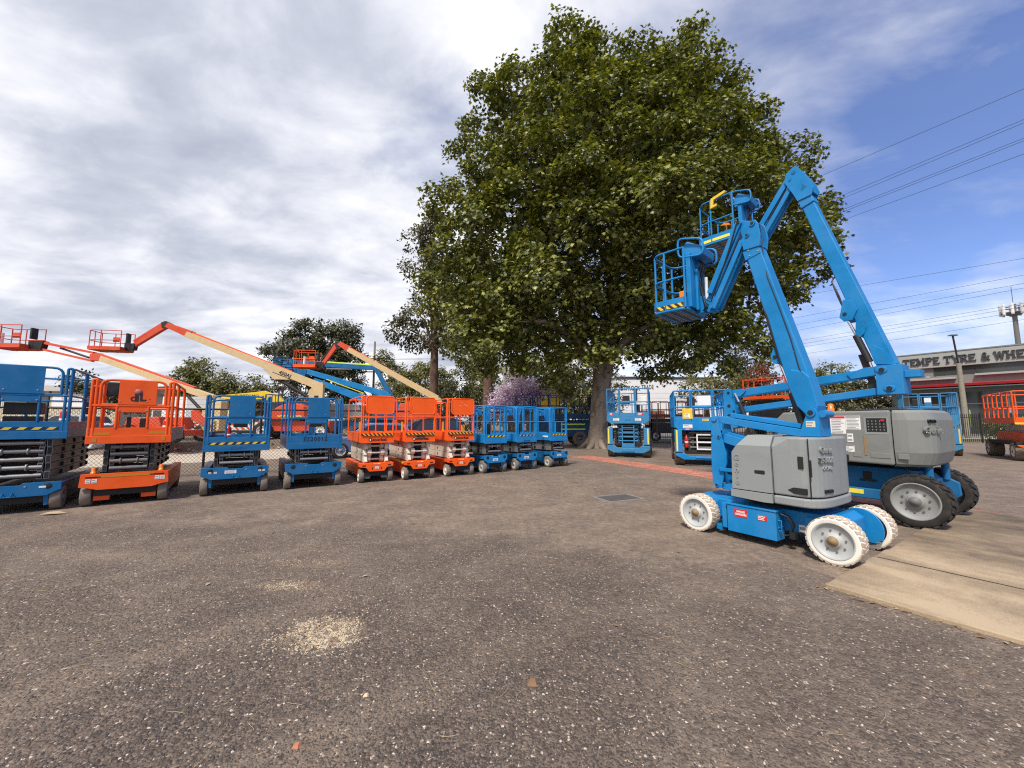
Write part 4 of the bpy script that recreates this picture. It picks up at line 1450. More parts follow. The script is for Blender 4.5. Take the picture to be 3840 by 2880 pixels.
for s in (-1, 1):
    y = CY + s * .118
    b = MB()
    for poly in ([(-.90, 3.40), (-.83, 3.72), (-.70, 3.66), (-.64, 3.50), (-.72, 3.32), (-.84, 3.32)],
                 [(-.70, 3.05), (-.68, 3.26), (-.60, 3.30), (-.55, 3.16), (-.58, 3.05), (-.64, 2.99)],
                 [(-.48, 2.50), (-.52, 2.72), (-.47, 2.82), (-.34, 2.72), (-.22, 2.46)]):
        b.prism(poly, *sorted((y, y + s * .02)), 'y', 0)
    pin(b, -.82, y + s * .02, y + s * .03, 3.45, .03, 1)
    b.build('boom_bracket', ['blue', 'dark_in'], fb, .004)
b = MB()
b.cyl((-.83, CY - .10, 3.44), (-.68, CY - .10, 3.0), .022, 12, 1)
b.cyl((-.70, CY - .10, 3.04), (-.55, CY - .10, 2.55), .05, 14, 0)
b.cyl((-.55, CY - .10, 2.55), (-.46, CY - .10, 2.15), .02, 12, 1)
b.beam((-.66, CY - .02, 2.7), (-.52, CY - .02, 2.05), .10, .09, 0)
b.build('lift_cylinder', ['black', 'chrome'], fb)
b = MB()
for k in range(2):
    b.tube([(-.98, CY + .13, 4.6), (-.93 - .01 * k, CY + .14, 4.35), (-.97, CY - .125, 4.1), (-.90 + .02 * k, CY - .13, 3.8), (-.82, CY - .12, 3.5)], .012, 6)
b.tube([(-1.6, CY - .07, 6.25), (-1.9, CY - .08, 5.85), (-1.97, CY - .08, 5.68), (-2.05, CY - .06, 5.5)], .02, 6)
b.build('hose', 'black', fb)
for s in (-1, 1):
    b = MB()
    y = CY + s * .115
    b.prism([(-1.60, 6.38), (-1.56, 6.54), (-1.44, 6.61), (-1.36, 6.59), (-1.16, 6.18), (-1.12, 6.02), (-1.17, 5.90), (-1.40, 5.88), (-1.46, 6.05)], *sorted((y, y + s * .03)), 'y', 0)
    b.prism([(-1.33, 6.05), (-1.30, 6.22), (-1.24, 6.10)], *sorted((y + s * .031, y + s * .034)), 'y', 1)
    pin(b, -1.43, y + s * .03, y + s * .04, 6.50, .035, 1)
    pin(b, -1.50, y + s * .03, y + s * .04, 6.38, .025, 1)
    b.build('elbow_plate', ['blue', 'blue_row'], fb, .008)
b = MB()
b.prism([(-1.42, 6.0), (-1.50, 6.36), (-1.42, 6.56), (-1.36, 6.55), (-1.18, 6.2), (-1.14, 5.95)], CY - .112, CY + .112, 'y', 0)
b.beam((-1.245, CY, 5.74), (-1.295, CY, 5.92), .245, .225, 0, up=(1, 0, .3))
b.build('elbow', 'blue', fb, .01)
for s in (-1, 1):
    b = MB()
    b.beam((-1.50, CY + s * .085, 6.50), (-2.16, CY + s * .085, 5.62), .055, .11, 0, up=(1, 0, 0))
    b.build('upper_jib_arm', 'blue', fb, .006)
    b = MB()
    b.beam((-1.47, CY + s * .085, 6.30), (-2.12, CY + s * .085, 5.38), .055, .09, 0, up=(1, 0, 0))
    b.build('lower_jib_arm', 'blue', fb, .006)
b = MB()
b.prism([(-2.10, 5.65), (-2.2, 5.68), (-2.32, 5.5), (-2.36, 5.38), (-2.1, 5.32)], CY - .07, CY + .07, 'y')
b.box(-2.44, -2.30, CY - .1, CY + .1, 5.40, 5.72)
b.build('platform_rotator', 'blue', fb, .01)
Mx = basket(fb, (-2.48, CY - .02), R(8), .72, 1.25, 5.42, 'blue', rails=(.52, 1.0), stripe=False, tape='yellow_tape')
b = MB()
b.prism([(-.42, 1.03), (-.14, 1.10), (-.10, 1.07), (-.12, 1.04), (-.36, .98), (-.38, .86), (-.30, .88), (-.31, .82), (-.44, .80)], -.66, -.61, 'y')
b.move(Mx)
b.build('hook_clamp', 'yellow', fb, .008)
b = MB()
b.box(-.02, .05, -.25, .25, .05, .90)
b.move(Mx)
b.build('mount_column', 'blue', fb, .01)
b = MB()
b.tube([(-.45, .3, .06), (-.45, .3, .8)], .01, 6, 0)
b.prism([(-.58, .80), (-.36, .74), (-.40, .80), (-.5, .84)], .29, .31, 'y', 1)
b.move(Mx)
b.build('hand_saw', ['hub_rust', 'amber'], fb)


# ---- boom lifts behind the chain link fence
def yard_boom(name, label, pos, rot, mats, P, group=None):
    """telescopic / articulated boom seen side on; P lists outlines in the local xz plane"""
    t = thing(name, label, 'boom lift', pos, R(rot), group)
    body, arm, tip = mats
    if 'body' in P:
        b = MB()
        x0, x1, z0, z1 = P['chassis']
        b.box(x0, x1, -.75, .75, z0, z1)
        b.build('chassis', body, t, .03)
        b = MB()
        b.prism(P['body'], -1.0, -.35, 'y')
        b.prism(P['body'], .35, 1.0, 'y')
        b.build('turret_cover', P.get('cover', body), t, .05, 3)
        r = P['wheel']
        for x in P['wx']:
            for s in (-1, 1):
                wheel(t, (x, s * .98, r), r, .36, 'tyre_black', P.get('rim', 'rim_white'), 'y', s, 8, .3, 16, None, .6, 28, 'rim_dark')
    for nm, poly, hw, mt, outl in P['parts']:
        b = MB()
        if outl == 'poly':
            b.prism(poly, -hw, hw, 'y')
        elif outl == 'beam':
            (xa, za, ha), (xb, zb, hb) = poly
            b.beam((xa, 0, za), (xb, 0, zb), hw * 2, ha, 0, up=(0, 0, 1), h1=hb)
        elif outl == 'cyl':
            (xa, za), (xb, zb) = poly
            b.cyl((xa, 0, za), (xb, 0, zb), hw, 12)
        b.build(nm, mt, t, .01 if outl != 'cyl' else 0)
    if 'basket' in P:
        bx, bz, bd, bw, bmat, fm = P['basket']
        basket(t, (bx, 0), 0, bd, bw, bz, bmat, rails=(.55, 1.1), stripe=False, console=False, floor_mat=fm, r=.022)
        b = MB()
        b.box(bx - .03, bx + .07, -.14, .14, bz + .5, bz + 1.05)
        b.build('control_console', 'black', t, .02)
        MB().box(bx - .38, bx - .08, -bw / 2 + .02, -bw / 2 + .05, bz + .45, bz + .72).build('manual_box', bmat, t)
        if P.get('tube'):
            MB().cyl((bx - P['tube'], -.2, bz + .1), (bx - P['tube'], -.2, bz + .75), .09, 12).build('document_tube', 'white', t)
    return t


Z = .5
# first: far left, its boom ends in a cream tower behind the orange lift
yard_boom('boom_lift', 'red and cream boom lift at far left with a nearly straight falling boom', (-15.4, 18.9, Z), 2,
          ('red_or', 'cream', 'red_or'), dict(
    chassis=(-3.0, -.15, .32, .62), body=[(-2.6, .66), (-2.4, 1.2), (-1.0, 1.25), (-.8, .66)], wheel=.44, wx=(-2.2, -.35),
    parts=[('tower', [(.25, .9), (.45, 1.9), (1.05, 2.2), (1.25, 2.0), (1.2, .6), (.6, .5)], .22, 'cream', 'poly'),
           ('tower_brace', [(-.1, 1.55), (.12, 1.6), (.85, .85), (.75, .7), (-.05, 1.1)], .3, 'red_or', 'poly'),
           ('main_boom', ((.75, 2.15, .30), (-4.75, 4.10, .26)), .16, 'cream', 'beam'),
           ('extension_boom', ((-.2, 2.64, .16), (-4.85, 4.26, .16)), .12, 'red_or', 'beam'),
           ('lift_cylinder', ((-.7, 2.45), (.55, 1.2)), .07, 'black', 'cyl'),
           ('boom_head', [(-4.5, 4.12), (-4.9, 4.38), (-5.25, 4.3), (-5.2, 4.0), (-4.8, 3.98)], .15, 'red_or', 'poly'),
           ('jib', ((-5.15, 4.38, .10), (-7.55, 4.86, .12)), .10, 'red_or', 'beam'),
           ('jib_rod', ((-5.2, 3.98, .09), (-7.65, 4.55, .10)), .08, 'red_or', 'beam'),
           ('jib_cylinder', ((-5.4, 4.15), (-6.8, 4.62)), .05, 'black', 'cyl'),
           ('platform_rotator', [(-7.5, 4.95), (-7.6, 4.5), (-8.2, 4.55), (-8.2, 4.95)], .14, 'black', 'poly')],
    basket=(-8.15, 4.55, 1.5, 1.0, 'red_or', 'red_or'), tube=1.25), 'red and cream boom lifts')
yard_boom('boom_lift', 'red and cream boom lift with a raised jib and a tall cream tower', (-12.9, 23.5, Z), 11,
          ('red_or', 'cream', 'red_or'), dict(
    chassis=(-2.0, 1.9, .45, 1.05), body=[(-1.6, 1.15), (-1.45, 1.5), (-.7, 2.0), (-.1, 2.15), (.5, 1.9), (.6, 1.15)], wheel=.48, wx=(-1.6, 1.45), cover='red_or',
    parts=[('tower', [(.55, 1.0), (.48, 2.9), (.62, 3.05), (.65, 3.35), (1.22, 3.42), (1.28, 3.3), (1.28, 1.0)], .22, 'cream', 'poly'),
           ('main_boom', ((.95, 3.22, .46), (-6.35, 6.12, .34)), .19, 'cream', 'beam'),
           ('extension_boom', ((-.55, 4.03, .12), (-6.3, 6.32, .12)), .15, 'orange', 'beam'),
           ('boom_gusset', [(-2.2, 4.2), (-.6, 3.55), (-1.5, 3.55)], .17, 'cream', 'poly'),
           ('lift_cylinder', ((-1.5, 3.7), (.5, 2.45)), .10, 'black', 'cyl'),
           ('boom_head', [(-6.0, 6.3), (-6.4, 6.45), (-7.3, 6.75), (-7.45, 6.5), (-6.3, 5.95)], .18, 'red_or', 'poly'),
           ('elbow', [(-7.15, 6.72), (-7.4, 6.85), (-7.65, 6.75), (-7.6, 6.45), (-7.2, 6.45)], .16, 'black', 'poly'),
           ('jib', ((-7.45, 6.62, .30), (-9.1, 5.25, .20)), .12, 'red_or', 'beam'),
           ('jib_rod', ((-7.5, 6.85, .10), (-9.0, 5.62, .10)), .06, 'red_or', 'beam'),
           ('platform_rotator', [(-8.85, 5.45), (-8.9, 5.1), (-9.35, 5.05), (-9.35, 5.5)], .16, 'black', 'poly')],
    basket=(-9.3, 5.0, 1.55, 1.0, 'red_or', 'tape_worn')), 'red and cream boom lifts')
yb = bpy.data.objects['boom_lift.003']
lettering('450AJ', .30, Matrix.Translation((-.9, -.1925, 3.86)) @ Matrix.Rotation(R(22), 4, 'Y') @ Matrix.Rotation(R(90), 4, 'X'), 'stencil', yb, bold=.01)
b = MB()
b.box(.80, 1.05, -.224, -.2205, 2.45, 2.6)
b.build('tower_slot', 'dark_in', yb)
b = MB()
b.box(-.9, .4, -1.003, -.999, 1.3, 1.38)
b.build('hazard_stripe', 'yellow', yb)
yard_boom('boom_lift', 'red and cream boom lift whose orange basket hangs before the dark round tree', (-8.9, 25.5, Z), 6,
          ('red_or', 'cream', 'red_or'), dict(
    chassis=(1.2, 4.4, .5, 1.1), body=[(1.4, 1.1), (1.6, 2.2), (3.8, 2.2), (4.3, 1.1)], wheel=.48, wx=(1.6, 4.0),
    parts=[('main_boom', ((3.9, 2.55, .42), (-2.0, 5.78, .30)), .18, 'cream', 'beam'),
           ('extension_boom', ((3.3, 3.02, .12), (-2.0, 5.95, .11)), .15, 'orange', 'beam'),
           ('tower', [(3.2, 2.2), (3.5, 2.7), (4.1, 2.6), (4.3, 2.2)], .2, 'cream', 'poly'),
           ('boom_head', [(-1.8, 5.95), (-2.5, 6.3), (-2.7, 6.1), (-2.0, 5.6)], .17, 'red_or', 'poly'),
           ('elbow', [(-2.4, 6.25), (-2.65, 6.35), (-2.9, 6.2), (-2.8, 5.95), (-2.5, 5.95)], .16, 'black', 'poly'),
           ('jib', ((-2.72, 6.15, .26), (-3.6, 4.75, .20)), .11, 'red_or', 'beam'),
           ('jib_rod', ((-2.92, 6.18, .07), (-3.72, 4.95, .07)), .06, 'black', 'beam'),
           ('platform_rotator', [(-3.5, 4.9), (-3.5, 4.5), (-4.0, 4.5), (-4.0, 4.95)], .14, 'black', 'poly')],
    basket=(-3.9, 4.5, 1.35, 1.0, 'orange', 'tape_worn'), tube=.75), 'red and cream boom lifts')
yard_boom('boom_lift', 'blue boom lift with a yellow edged lower boom and a grey cover beyond the fence', (-13.2, 28.0, Z), 5,
          ('blue_row', 'blue_row', 'blue_row'), dict(
    chassis=(-.6, 3.0, .6, 1.1), body=[(.2, 1.3), (.4, 2.3), (2.3, 2.2), (2.6, 1.3)], wheel=.48, wx=(.1, 2.6), cover='grey_cover', rim='rim_grey',
    parts=[('main_boom', ((-2.6, 4.9, .34), (4.1, 2.95, .44)), .16, 'blue', 'beam'),
           ('lower_boom', ((-1.2, 4.0, .34), (2.6, 2.55, .56)), .2, 'blue', 'beam'),
           ('boom_head', [(3.6, 3.3), (4.3, 3.0), (4.35, 2.5), (3.9, 2.4), (3.4, 2.8)], .2, 'blue', 'poly'),
           ('reflective_strip', ((-.3, 4.07, .05), (2.4, 3.06, .05)), .21, 'yellow_tape', 'beam'),
           ('lift_cylinder', ((1.6, 3.9), (3.0, 2.4)), .07, 'black', 'cyl'),
           ('knuckle', [(-2.4, 5.1), (-1.7, 4.75), (-1.8, 4.3), (-2.7, 4.4)], .2, 'blue_row', 'poly'),
           ('jib', ((-2.7, 4.4, .16), (-1.7, 4.7, .16)), .1, 'blue', 'beam')],
    basket=(-2.6, 4.35, 1.3, 1.0, 'blue_row', 'blue_row')), 'blue boom lifts behind the fence')
yard_boom('boom_lift', 'blue boom lift with a level lime striped boom held high before the round tree', (-11.5, 31.0, Z), 3,
          ('blue_row', 'blue_row', 'blue_row'), dict(
    chassis=(.2, 3.4, .6, 1.1), body=[(.5, 1.1), (.6, 1.8), (3.0, 1.8), (3.2, 1.1)], wheel=.48, wx=(.5, 3.0), rim='rim_grey',
    parts=[('upper_boom', ((-6.4, 5.75, .40), (.6, 5.35, .40)), .17, 'blue_row', 'beam'),
           ('reflective_strip', ((-4.2, 5.83, .10), (.4, 5.56, .10)), .18, 'lime', 'beam'),
           ('lower_boom', ((.5, 5.2, .3), (2.2, 2.2, .4)), .17, 'blue_row', 'beam'),
           ('tower', [(1.9, 1.7), (1.9, 2.4), (2.5, 2.4), (2.6, 1.7)], .2, 'blue_row', 'poly'),
           ('lift_cylinder', ((-3.5, 5.3), (-1.5, 5.25)), .08, 'chrome', 'cyl')],
    basket=(-6.3, 5.0, 1.2, 1.0, 'blue_row', 'blue_row')), 'blue boom lifts behind the fence')


# ------------------------------------------------------------------ ground
def ground_material():
    m, t, b = new_mat('packed_gravel')
    tc = t.node('ShaderNodeTexCoord')
    P = tc.outputs['Object']
    v = t.node('ShaderNodeTexVoronoi')
    v.inputs['Scale'].default_value = 75
    t.link(P, v.inputs['Vector'])
    v2 = t.node('ShaderNodeTexVoronoi')
    v2.inputs['Scale'].default_value = 38
    t.link(P, v2.inputs['Vector'])
    sep = t.node('ShaderNodeSeparateColor')
    t.link(v.outputs['Color'], sep.inputs[0])
    sep2 = t.node('ShaderNodeSeparateColor')
    t.link(v2.outputs['Color'], sep2.inputs[0])
    stone = t.ramp(sep.outputs[0], [(0.0, (0.034, 0.028, 0.026)), (0.45, (0.068, 0.056, 0.050)), (0.75, (0.108, 0.088, 0.077)), (0.93, (0.17, 0.142, 0.122)), (0.968, (0.20, 0.165, 0.14)), (0.975, (0.42, 0.37, 0.32)), (1.0, (0.52, 0.46, 0.40))])
    stone2 = t.ramp(sep2.outputs[1], [(0.0, (0.040, 0.033, 0.031)), (0.5, (0.076, 0.063, 0.056)), (0.965, (0.115, 0.093, 0.080))])
    base = t.mix(t.ramp(sep2.outputs[0], [(0.55, 0.0), (0.56, 1.0)]), stone, stone2)
    # worn, dusty tracks where fine brown grit covers the stones
    n1 = t.noise(t.mapping(P, (1, 1, 1), (0, 0, R(-20)), (2, 1, 0)), 0.30, 6, 0.55, 0.5)
    n2 = t.noise(P, 1.7, 6, 0.62)
    n3 = t.noise(P, 160, 3, 0.6)
    n4 = t.noise(P, 11, 6, 0.7)
    n5 = t.noise(P, 45, 4, 0.7)
    sx = t.node('ShaderNodeSeparateXYZ')
    t.link(P, sx.inputs[0])
    # the yard is loose in the near corner and rolled flat further in
    far = t.math('MULTIPLY_ADD', sx.outputs[1], 0.075, t.math('MULTIPLY', sx.outputs[0], 0.028))
    grit = t.ramp(t.math('ADD', t.math('ADD', t.math('MULTIPLY', n1, 0.9), t.math('MULTIPLY', n2, 0.35)), far), [(0.66, 0.0), (0.98, 0.62), (1.35, 0.86)])
    gritc = t.ramp(t.math('ADD', t.math('ADD', t.math('MULTIPLY', n2, 0.30), t.math('MULTIPLY', n4, 0.32)), t.math('ADD', t.math('MULTIPLY', n3, 0.18), t.math('MULTIPLY', n5, 0.20))), [(0.36, (0.066, 0.053, 0.045)), (0.50, (0.132, 0.109, 0.091)), (0.63, (0.235, 0.195, 0.160))])
    base = t.mix(grit, base, gritc)
    warm = t.noise(P, 0.65, 5, 0.6)
    base = t.mix(t.math('MULTIPLY', t.ramp(warm, [(0.5, 0.0), (0.72, 1.0)]), 0.30), base, (0.155, 0.120, 0.092))
    spot = t.noise(P, 2.6, 4, 0.65, 0.3)
    base = t.mix(t.math('MULTIPLY', t.ramp(spot, [(0.66, 0.0), (0.74, 1.0)]), 0.32), base, (0.17, 0.108, 0.066))
    for (cx, cy, rx, ry, k) in ((-1.36, 2.95, .36, .30, .5), (-2.1, 3.77, .36, .15, .3), (-2.2, 4.35, .5, .16, .2)):
        dx = t.math('DIVIDE', t.math('SUBTRACT', sx.outputs[0], cx), rx)
        dy = t.math('DIVIDE', t.math('SUBTRACT', sx.outputs[1], cy), ry)
        q = t.math('SUBTRACT', 1.0, t.math('ADD', t.math('MULTIPLY', dx, dx), t.math('MULTIPLY', dy, dy)))
        q = t.math('ADD', q, t.math('MULTIPLY', t.math('SUBTRACT', n4, 0.5), 2.6))
        base = t.mix(t.math('MULTIPLY', t.ramp(q, [(0.15, 0.0), (0.95, 1.0)]), t.math('MULTIPLY', t.ramp(n5, [(0.40, 0.15), (0.60, 1.0)]), k)), base, (0.40, 0.31, 0.205))
    # faint curved tyre tracks of finer, paler grit
    for (cx, cy, rad, wd, k) in ((5.2, -4.6, 9.0, .22, .34), (5.2, -4.6, 10.5, .24, .30), (-3.5, 14.5, 8.6, .2, .30), (-3.5, 14.5, 10.0, .2, .26)):
        dx = t.math('SUBTRACT', sx.outputs[0], cx)
        dy = t.math('SUBTRACT', sx.outputs[1], cy)
        q = t.math('SQRT', t.math('ADD', t.math('MULTIPLY', dx, dx), t.math('MULTIPLY', dy, dy)))
        q = t.math('ADD', q, t.math('MULTIPLY', t.math('SUBTRACT', n2, .5), .5))
        q = t.math('SUBTRACT', 1.0, t.math('DIVIDE', t.math('ABSOLUTE', t.math('SUBTRACT', q, rad)), wd))
        q = t.math('MULTIPLY', t.ramp(q, [(0.0, 0.0), (0.6, 1.0)]), t.math('MULTIPLY', t.ramp(n1, [(0.35, 0.2), (0.6, 1.0)]), k))
        base = t.mix(q, base, (0.19, 0.155, 0.125))
    base = t.mix(1.0, base, t.ramp(t.math('ADD', t.math('MULTIPLY', n4, 0.6), t.math('MULTIPLY', n1, 0.4)), [(0.35, (1.16, 1.07, 0.985)), (0.68, (1.68, 1.53, 1.37))]), 'MULTIPLY')
    t.link(base, b.inputs['Base Color'])
    b.inputs['Roughness'].default_value = 0.93
    bp = t.node('ShaderNodeBump')
    bp.inputs['Strength'].default_value = 0.9
    bp.inputs['Distance'].default_value = 0.012
    hgt = t.math('SUBTRACT', t.math('MULTIPLY', n3, 0.3), t.math('MULTIPLY', t.math('ADD', v.outputs['Distance'], v2.outputs['Distance']), t.math('SUBTRACT', 1.25, grit)))
    t.link(hgt, bp.inputs['Height'])
    t.link(bp.outputs[0], b.inputs['Normal'])
    return m


def earth_material(name, stops, scale=1.2, bump=0.6, fine=40):
    m, t, b = new_mat(name)
    tc = t.node('ShaderNodeTexCoord')
    P = tc.outputs['Object']
    n1 = t.noise(P, scale, 7, 0.62, 0.3)
    n2 = t.noise(P, fine, 5, 0.65)
    t.link(t.ramp(t.math('ADD', t.math('MULTIPLY', n1, 0.62), t.math('MULTIPLY', n2, 0.38)), stops), b.inputs['Base Color'])
    b.inputs['Roughness'].default_value = 0.92
    bp = t.node('ShaderNodeBump')
    bp.inputs['Strength'].default_value = bump
    bp.inputs['Distance'].default_value = 0.02
    t.link(n2, bp.inputs['Height'])
    t.link(bp.outputs[0], b.inputs['Normal'])
    return m


M['gravel'] = ground_material()
M['bank'] = earth_material('dry_yard_dirt', [(0.3, (0.11, 0.082, 0.058)), (0.5, (0.18, 0.135, 0.097)), (0.66, (0.27, 0.21, 0.155))], 0.8)
M['driveway'] = earth_material('pale_concrete', [(0.3, (0.36, 0.30, 0.235)), (0.5, (0.47, 0.40, 0.315)), (0.7, (0.54, 0.47, 0.38))], 0.5, 0.15)
M['road'] = earth_material('asphalt', [(0.3, (0.10, 0.098, 0.096)), (0.7, (0.17, 0.165, 0.16))], 0.7, 0.2)
M['path'] = earth_material('pale_footpath', [(0.3, (0.34, 0.31, 0.27)), (0.7, (0.46, 0.43, 0.38))], 0.9, 0.1)
M['verge'] = earth_material('dry_grass_verge', [(0.3, (0.05, 0.065, 0.025)), (0.5, (0.10, 0.10, 0.045)), (0.7, (0.19, 0.15, 0.085))], 1.5, 0.6)


def slab_material():
    m, t, b = new_mat('stained_concrete_slab')
    tc = t.node('ShaderNodeTexCoord')
    P = tc.outputs['Object']
    st = t.noise(t.mapping(P, (1.1, 0.45, 1.0)), 1.5, 7, 0.62, 0.6)
    n1 = t.noise(P, 0.9, 6, 0.6, 0.4)
    n2 = t.noise(P, 60, 4, 0.65)
    n3 = t.noise(P, 9, 5, 0.7)
    f = t.math('ADD', t.math('ADD', t.math('MULTIPLY', st, 0.36), t.math('MULTIPLY', n1, 0.34)), t.math('ADD', t.math('MULTIPLY', n2, 0.18), t.math('MULTIPLY', n3, 0.12)))
    sx = t.node('ShaderNodeSeparateXYZ')
    t.link(P, sx.inputs[0])
    f = t.math('SUBTRACT', f, t.math('MULTIPLY', t.math('MINIMUM', t.math('MAXIMUM', t.math('SUBTRACT', sx.outputs[0], 0.9), 0.0), 2.2), 0.055))
    c = t.ramp(f, [(0.29, (0.085, 0.062, 0.042)), (0.39, (0.18, 0.132, 0.088)), (0.47, (0.29, 0.215, 0.138)), (0.57, (0.44, 0.335, 0.22))])
    c = t.mix(t.math('MULTIPLY', t.ramp(n3, [(0.68, 0.0), (0.74, 1.0)]), 0.5), c, (0.08, 0.065, 0.05))
    t.link(c, b.inputs['Base Color'])
    b.inputs['Roughness'].default_value = 0.85
    bp = t.node('ShaderNodeBump')
    bp.inputs['Strength'].default_value = 0.35
    bp.inputs['Distance'].default_value = 0.006
    t.link(n2, bp.inputs['Height'])
    t.link(bp.outputs[0], b.inputs['Normal'])
    return m


M['slab'] = slab_material()

g = MB()
g.add([(-500, -60, 0), (500, -60, 0), (500, 900, 0), (-500, 900, 0)], [(0, 1, 2, 3)])
kind(g.build('ground', 'gravel'), 'structure')
g = MB()
ux, uy = .848, .530           # along the driveway
nx, ny = -.53, .848
o = (-14.3, 13.0)


def dv(s, p, z):
    return (o[0] + ux * s + nx * p, o[1] + uy * s + ny * p, z)


N = 40
vs, fs = [], []
for i in range(N + 1):
    s = -30 + 55 * i / N
    w0, w1 = random.uniform(-.1, .1), random.uniform(-.25, .25)
    vs += [dv(s, w0, .004), dv(s, 4.6 + w1 * .2, .004), dv(s, 4.65 + w1 * .2, .008), dv(s, 6.9 + w1, .01)]
for i in range(N):
    for j in (0, 1, 2):
        a_ = i * 4 + j
        fs.append((a_, a_ + 4, a_ + 5, a_ + 1))
g.add(vs, fs)
kind(g.build('driveway', 'driveway'), 'structure')
g = MB()
vs, fs = [], []
rows = [(6.6, -.02), (7.1, .22), (7.7, .45), (9, .5), (120, .52)]
for i in range(N + 1):
    s = -70 + 92 * i / N
    for p, z in rows:
        q = dv(s, p + (random.uniform(-.25, .25) if p < 9 else 0), z + (random.uniform(-.06, .06) if .1 < z < .5 else 0))
        vs.append(q)
for i in range(N):
    for j in range(len(rows) - 1):
        a_ = i * len(rows) + j
        fs.append((a_, a_ + len(rows), a_ + len(rows) + 1, a_ + 1))
g.add(vs, fs)
kind(g.build('yard_terrain', 'bank'), 'structure')
# rubble along the foot of the bank
b = MB()
for k in range(520):
    s = random.uniform(-22, 20)
    q = dv(s, random.gauss(6.9, .35), 0)
    r_ = random.uniform(.02, .075) * (1.6 if random.random() < .08 else 1)
    zc = .04 + max(0, min(.45, ((q[0] - o[0]) * nx + (q[1] - o[1]) * ny - 6.7) * .45))
    mt = 0 if random.random() < .55 else (1 if random.random() < .6 else 2)
    st = len(b.v)
    b.add([(-1, -1, -.6), (1, -.9, -.6), (.9, 1, -.6), (-1, .8, -.6), (-.6, -.7, .7), (.7, -.5, .5), (.5, .7, .8), (-.7, .5, .6)],
          [(3, 2, 1, 0), (4, 5, 6, 7), (0, 1, 5, 4), (1, 2, 6, 5), (2, 3, 7, 6), (3, 0, 4, 7)], mt)
    b.move(Matrix.Translation((q[0], q[1], zc)) @ Matrix.Rotation(random.uniform(0, 6), 4, 'Z') @ Matrix.Scale(r_, 4), st)
M['rub1'] = plain('brown_rubble', (0.22, 0.15, 0.10), .9, 0, .25)
M['rub2'] = plain('pale_rubble', (0.52, 0.46, 0.40), .9, 0, .15)
M['rub3'] = plain('terracotta_rubble', (0.42, 0.16, 0.09), .9, 0, .15)
kind(b.build('rubble', ['rub1', 'rub2', 'rub3']), 'stuff')
# street beyond the spiked fence
for nm, y0, y1, z, mt in (('verge', 29.5, 33.2, .006, 'verge'), ('footpath', 33.2, 34.6, .03, 'path'), ('road', 36.2, 44.5, .012, 'road'), ('median_strip', 34.6, 36.05, .02, 'verge')):
    g = MB()
    g.box(8, 160, y0, y1, -.05, z)
    kind(g.build(nm, mt), 'structure')
g = MB()
g.box(8, 160, 36.05, 36.2, -.05, .13)
kind(g.build('kerb', 'path'), 'structure')
# concrete slab at the right
SA = math.atan2(.54, .84)
g = MB()
rag = [(0 + random.uniform(-.012, .012), -.02 - v_) for v_ in np.linspace(0, 7, 26)]
top = [(u_, random.uniform(-.01, .01)) for u_ in np.linspace(0.03, 5.75, 22)]
# local x runs along the left edge, local -y towards the camera's right
for (xa, xb) in ((0.0, 1.336), (1.354, 5.75)):
    e0 = [(xa + (random.uniform(-.014, .014) if xa == 0 else 0), y) for y in np.linspace(-7, -.03, 40)]
    e1 = [(x, random.uniform(-.012, .012)) for x in np.linspace(xa, xb, 14)]
    e2 = [(xb, -.03), (xb, -7)]
    g.prism(e0 + e1 + e2, -.1, .035, 'z')
so = g.build('concrete_slab', 'slab', None, .008)
so.location = (2.9, 3.73, 0)
so.rotation_euler = (0, 0, SA)
kind(so, 'structure')
g = MB()
for x in (1.332,):
    g.box(x + .007, x + .017, -7, -.03, -.05, .0385)
M['joint'] = plain('dirt_filled_joint', (0.075, 0.06, 0.046), .9, 0, .2)
jo = g.build('slab_joint', 'joint')
jo.location = (2.9, 3.73, 0)
jo.rotation_euler = (0, 0, SA)
kind(jo, 'structure')


# stamped red path
def brick_material():
    m, t, b = new_mat('stamped_red_paving')
    tc = t.node('ShaderNodeTexCoord')
    P = tc.outputs['Object']
    v = t.node('ShaderNodeTexVoronoi')
    v.feature = 'DISTANCE_TO_EDGE'
    v.inputs['Scale'].default_value = 3.4
    t.link(P, v.inputs['Vector'])
    n1 = t.noise(P, 2.2, 6, 0.6)
    n2 = t.noise(P, 30, 5, 0.6)
    c = t.ramp(t.math('ADD', t.math('MULTIPLY', n1, 0.6), t.math('MULTIPLY', n2, 0.4)), [(0.3, (0.25, 0.075, 0.048)), (0.5, (0.42, 0.14, 0.092)), (0.7, (0.52, 0.23, 0.16))])
    c = t.mix(t.ramp(v.outputs['Distance'], [(0.0, 1.0), (0.035, 0.75), (0.05, 0.0)]), c, (0.45, 0.24, 0.17))
    t.link(c, b.inputs['Base Color'])
    b.inputs['Roughness'].default_value = .85
    return m


M['paving'] = brick_material()
g = MB()
pl = [(2.15, 17.9), (5.1, 11.9), (6.0, 9.3), (7.2, 6.95), (6.45, 6.55), (5.25, 8.9), (4.35, 11.5), (1.4, 17.4)]
pl = [(3.55, 17.3), (5.95, 11.75), (6.9, 8.9), (8.3, 6.2), (7.5, 5.7), (6.05, 8.4), (5.05, 11.2), (2.55, 16.9)]
g.prism(pl, -.02, .014, 'z')
kind(g.build('brick_path', 'paving'), 'structure')

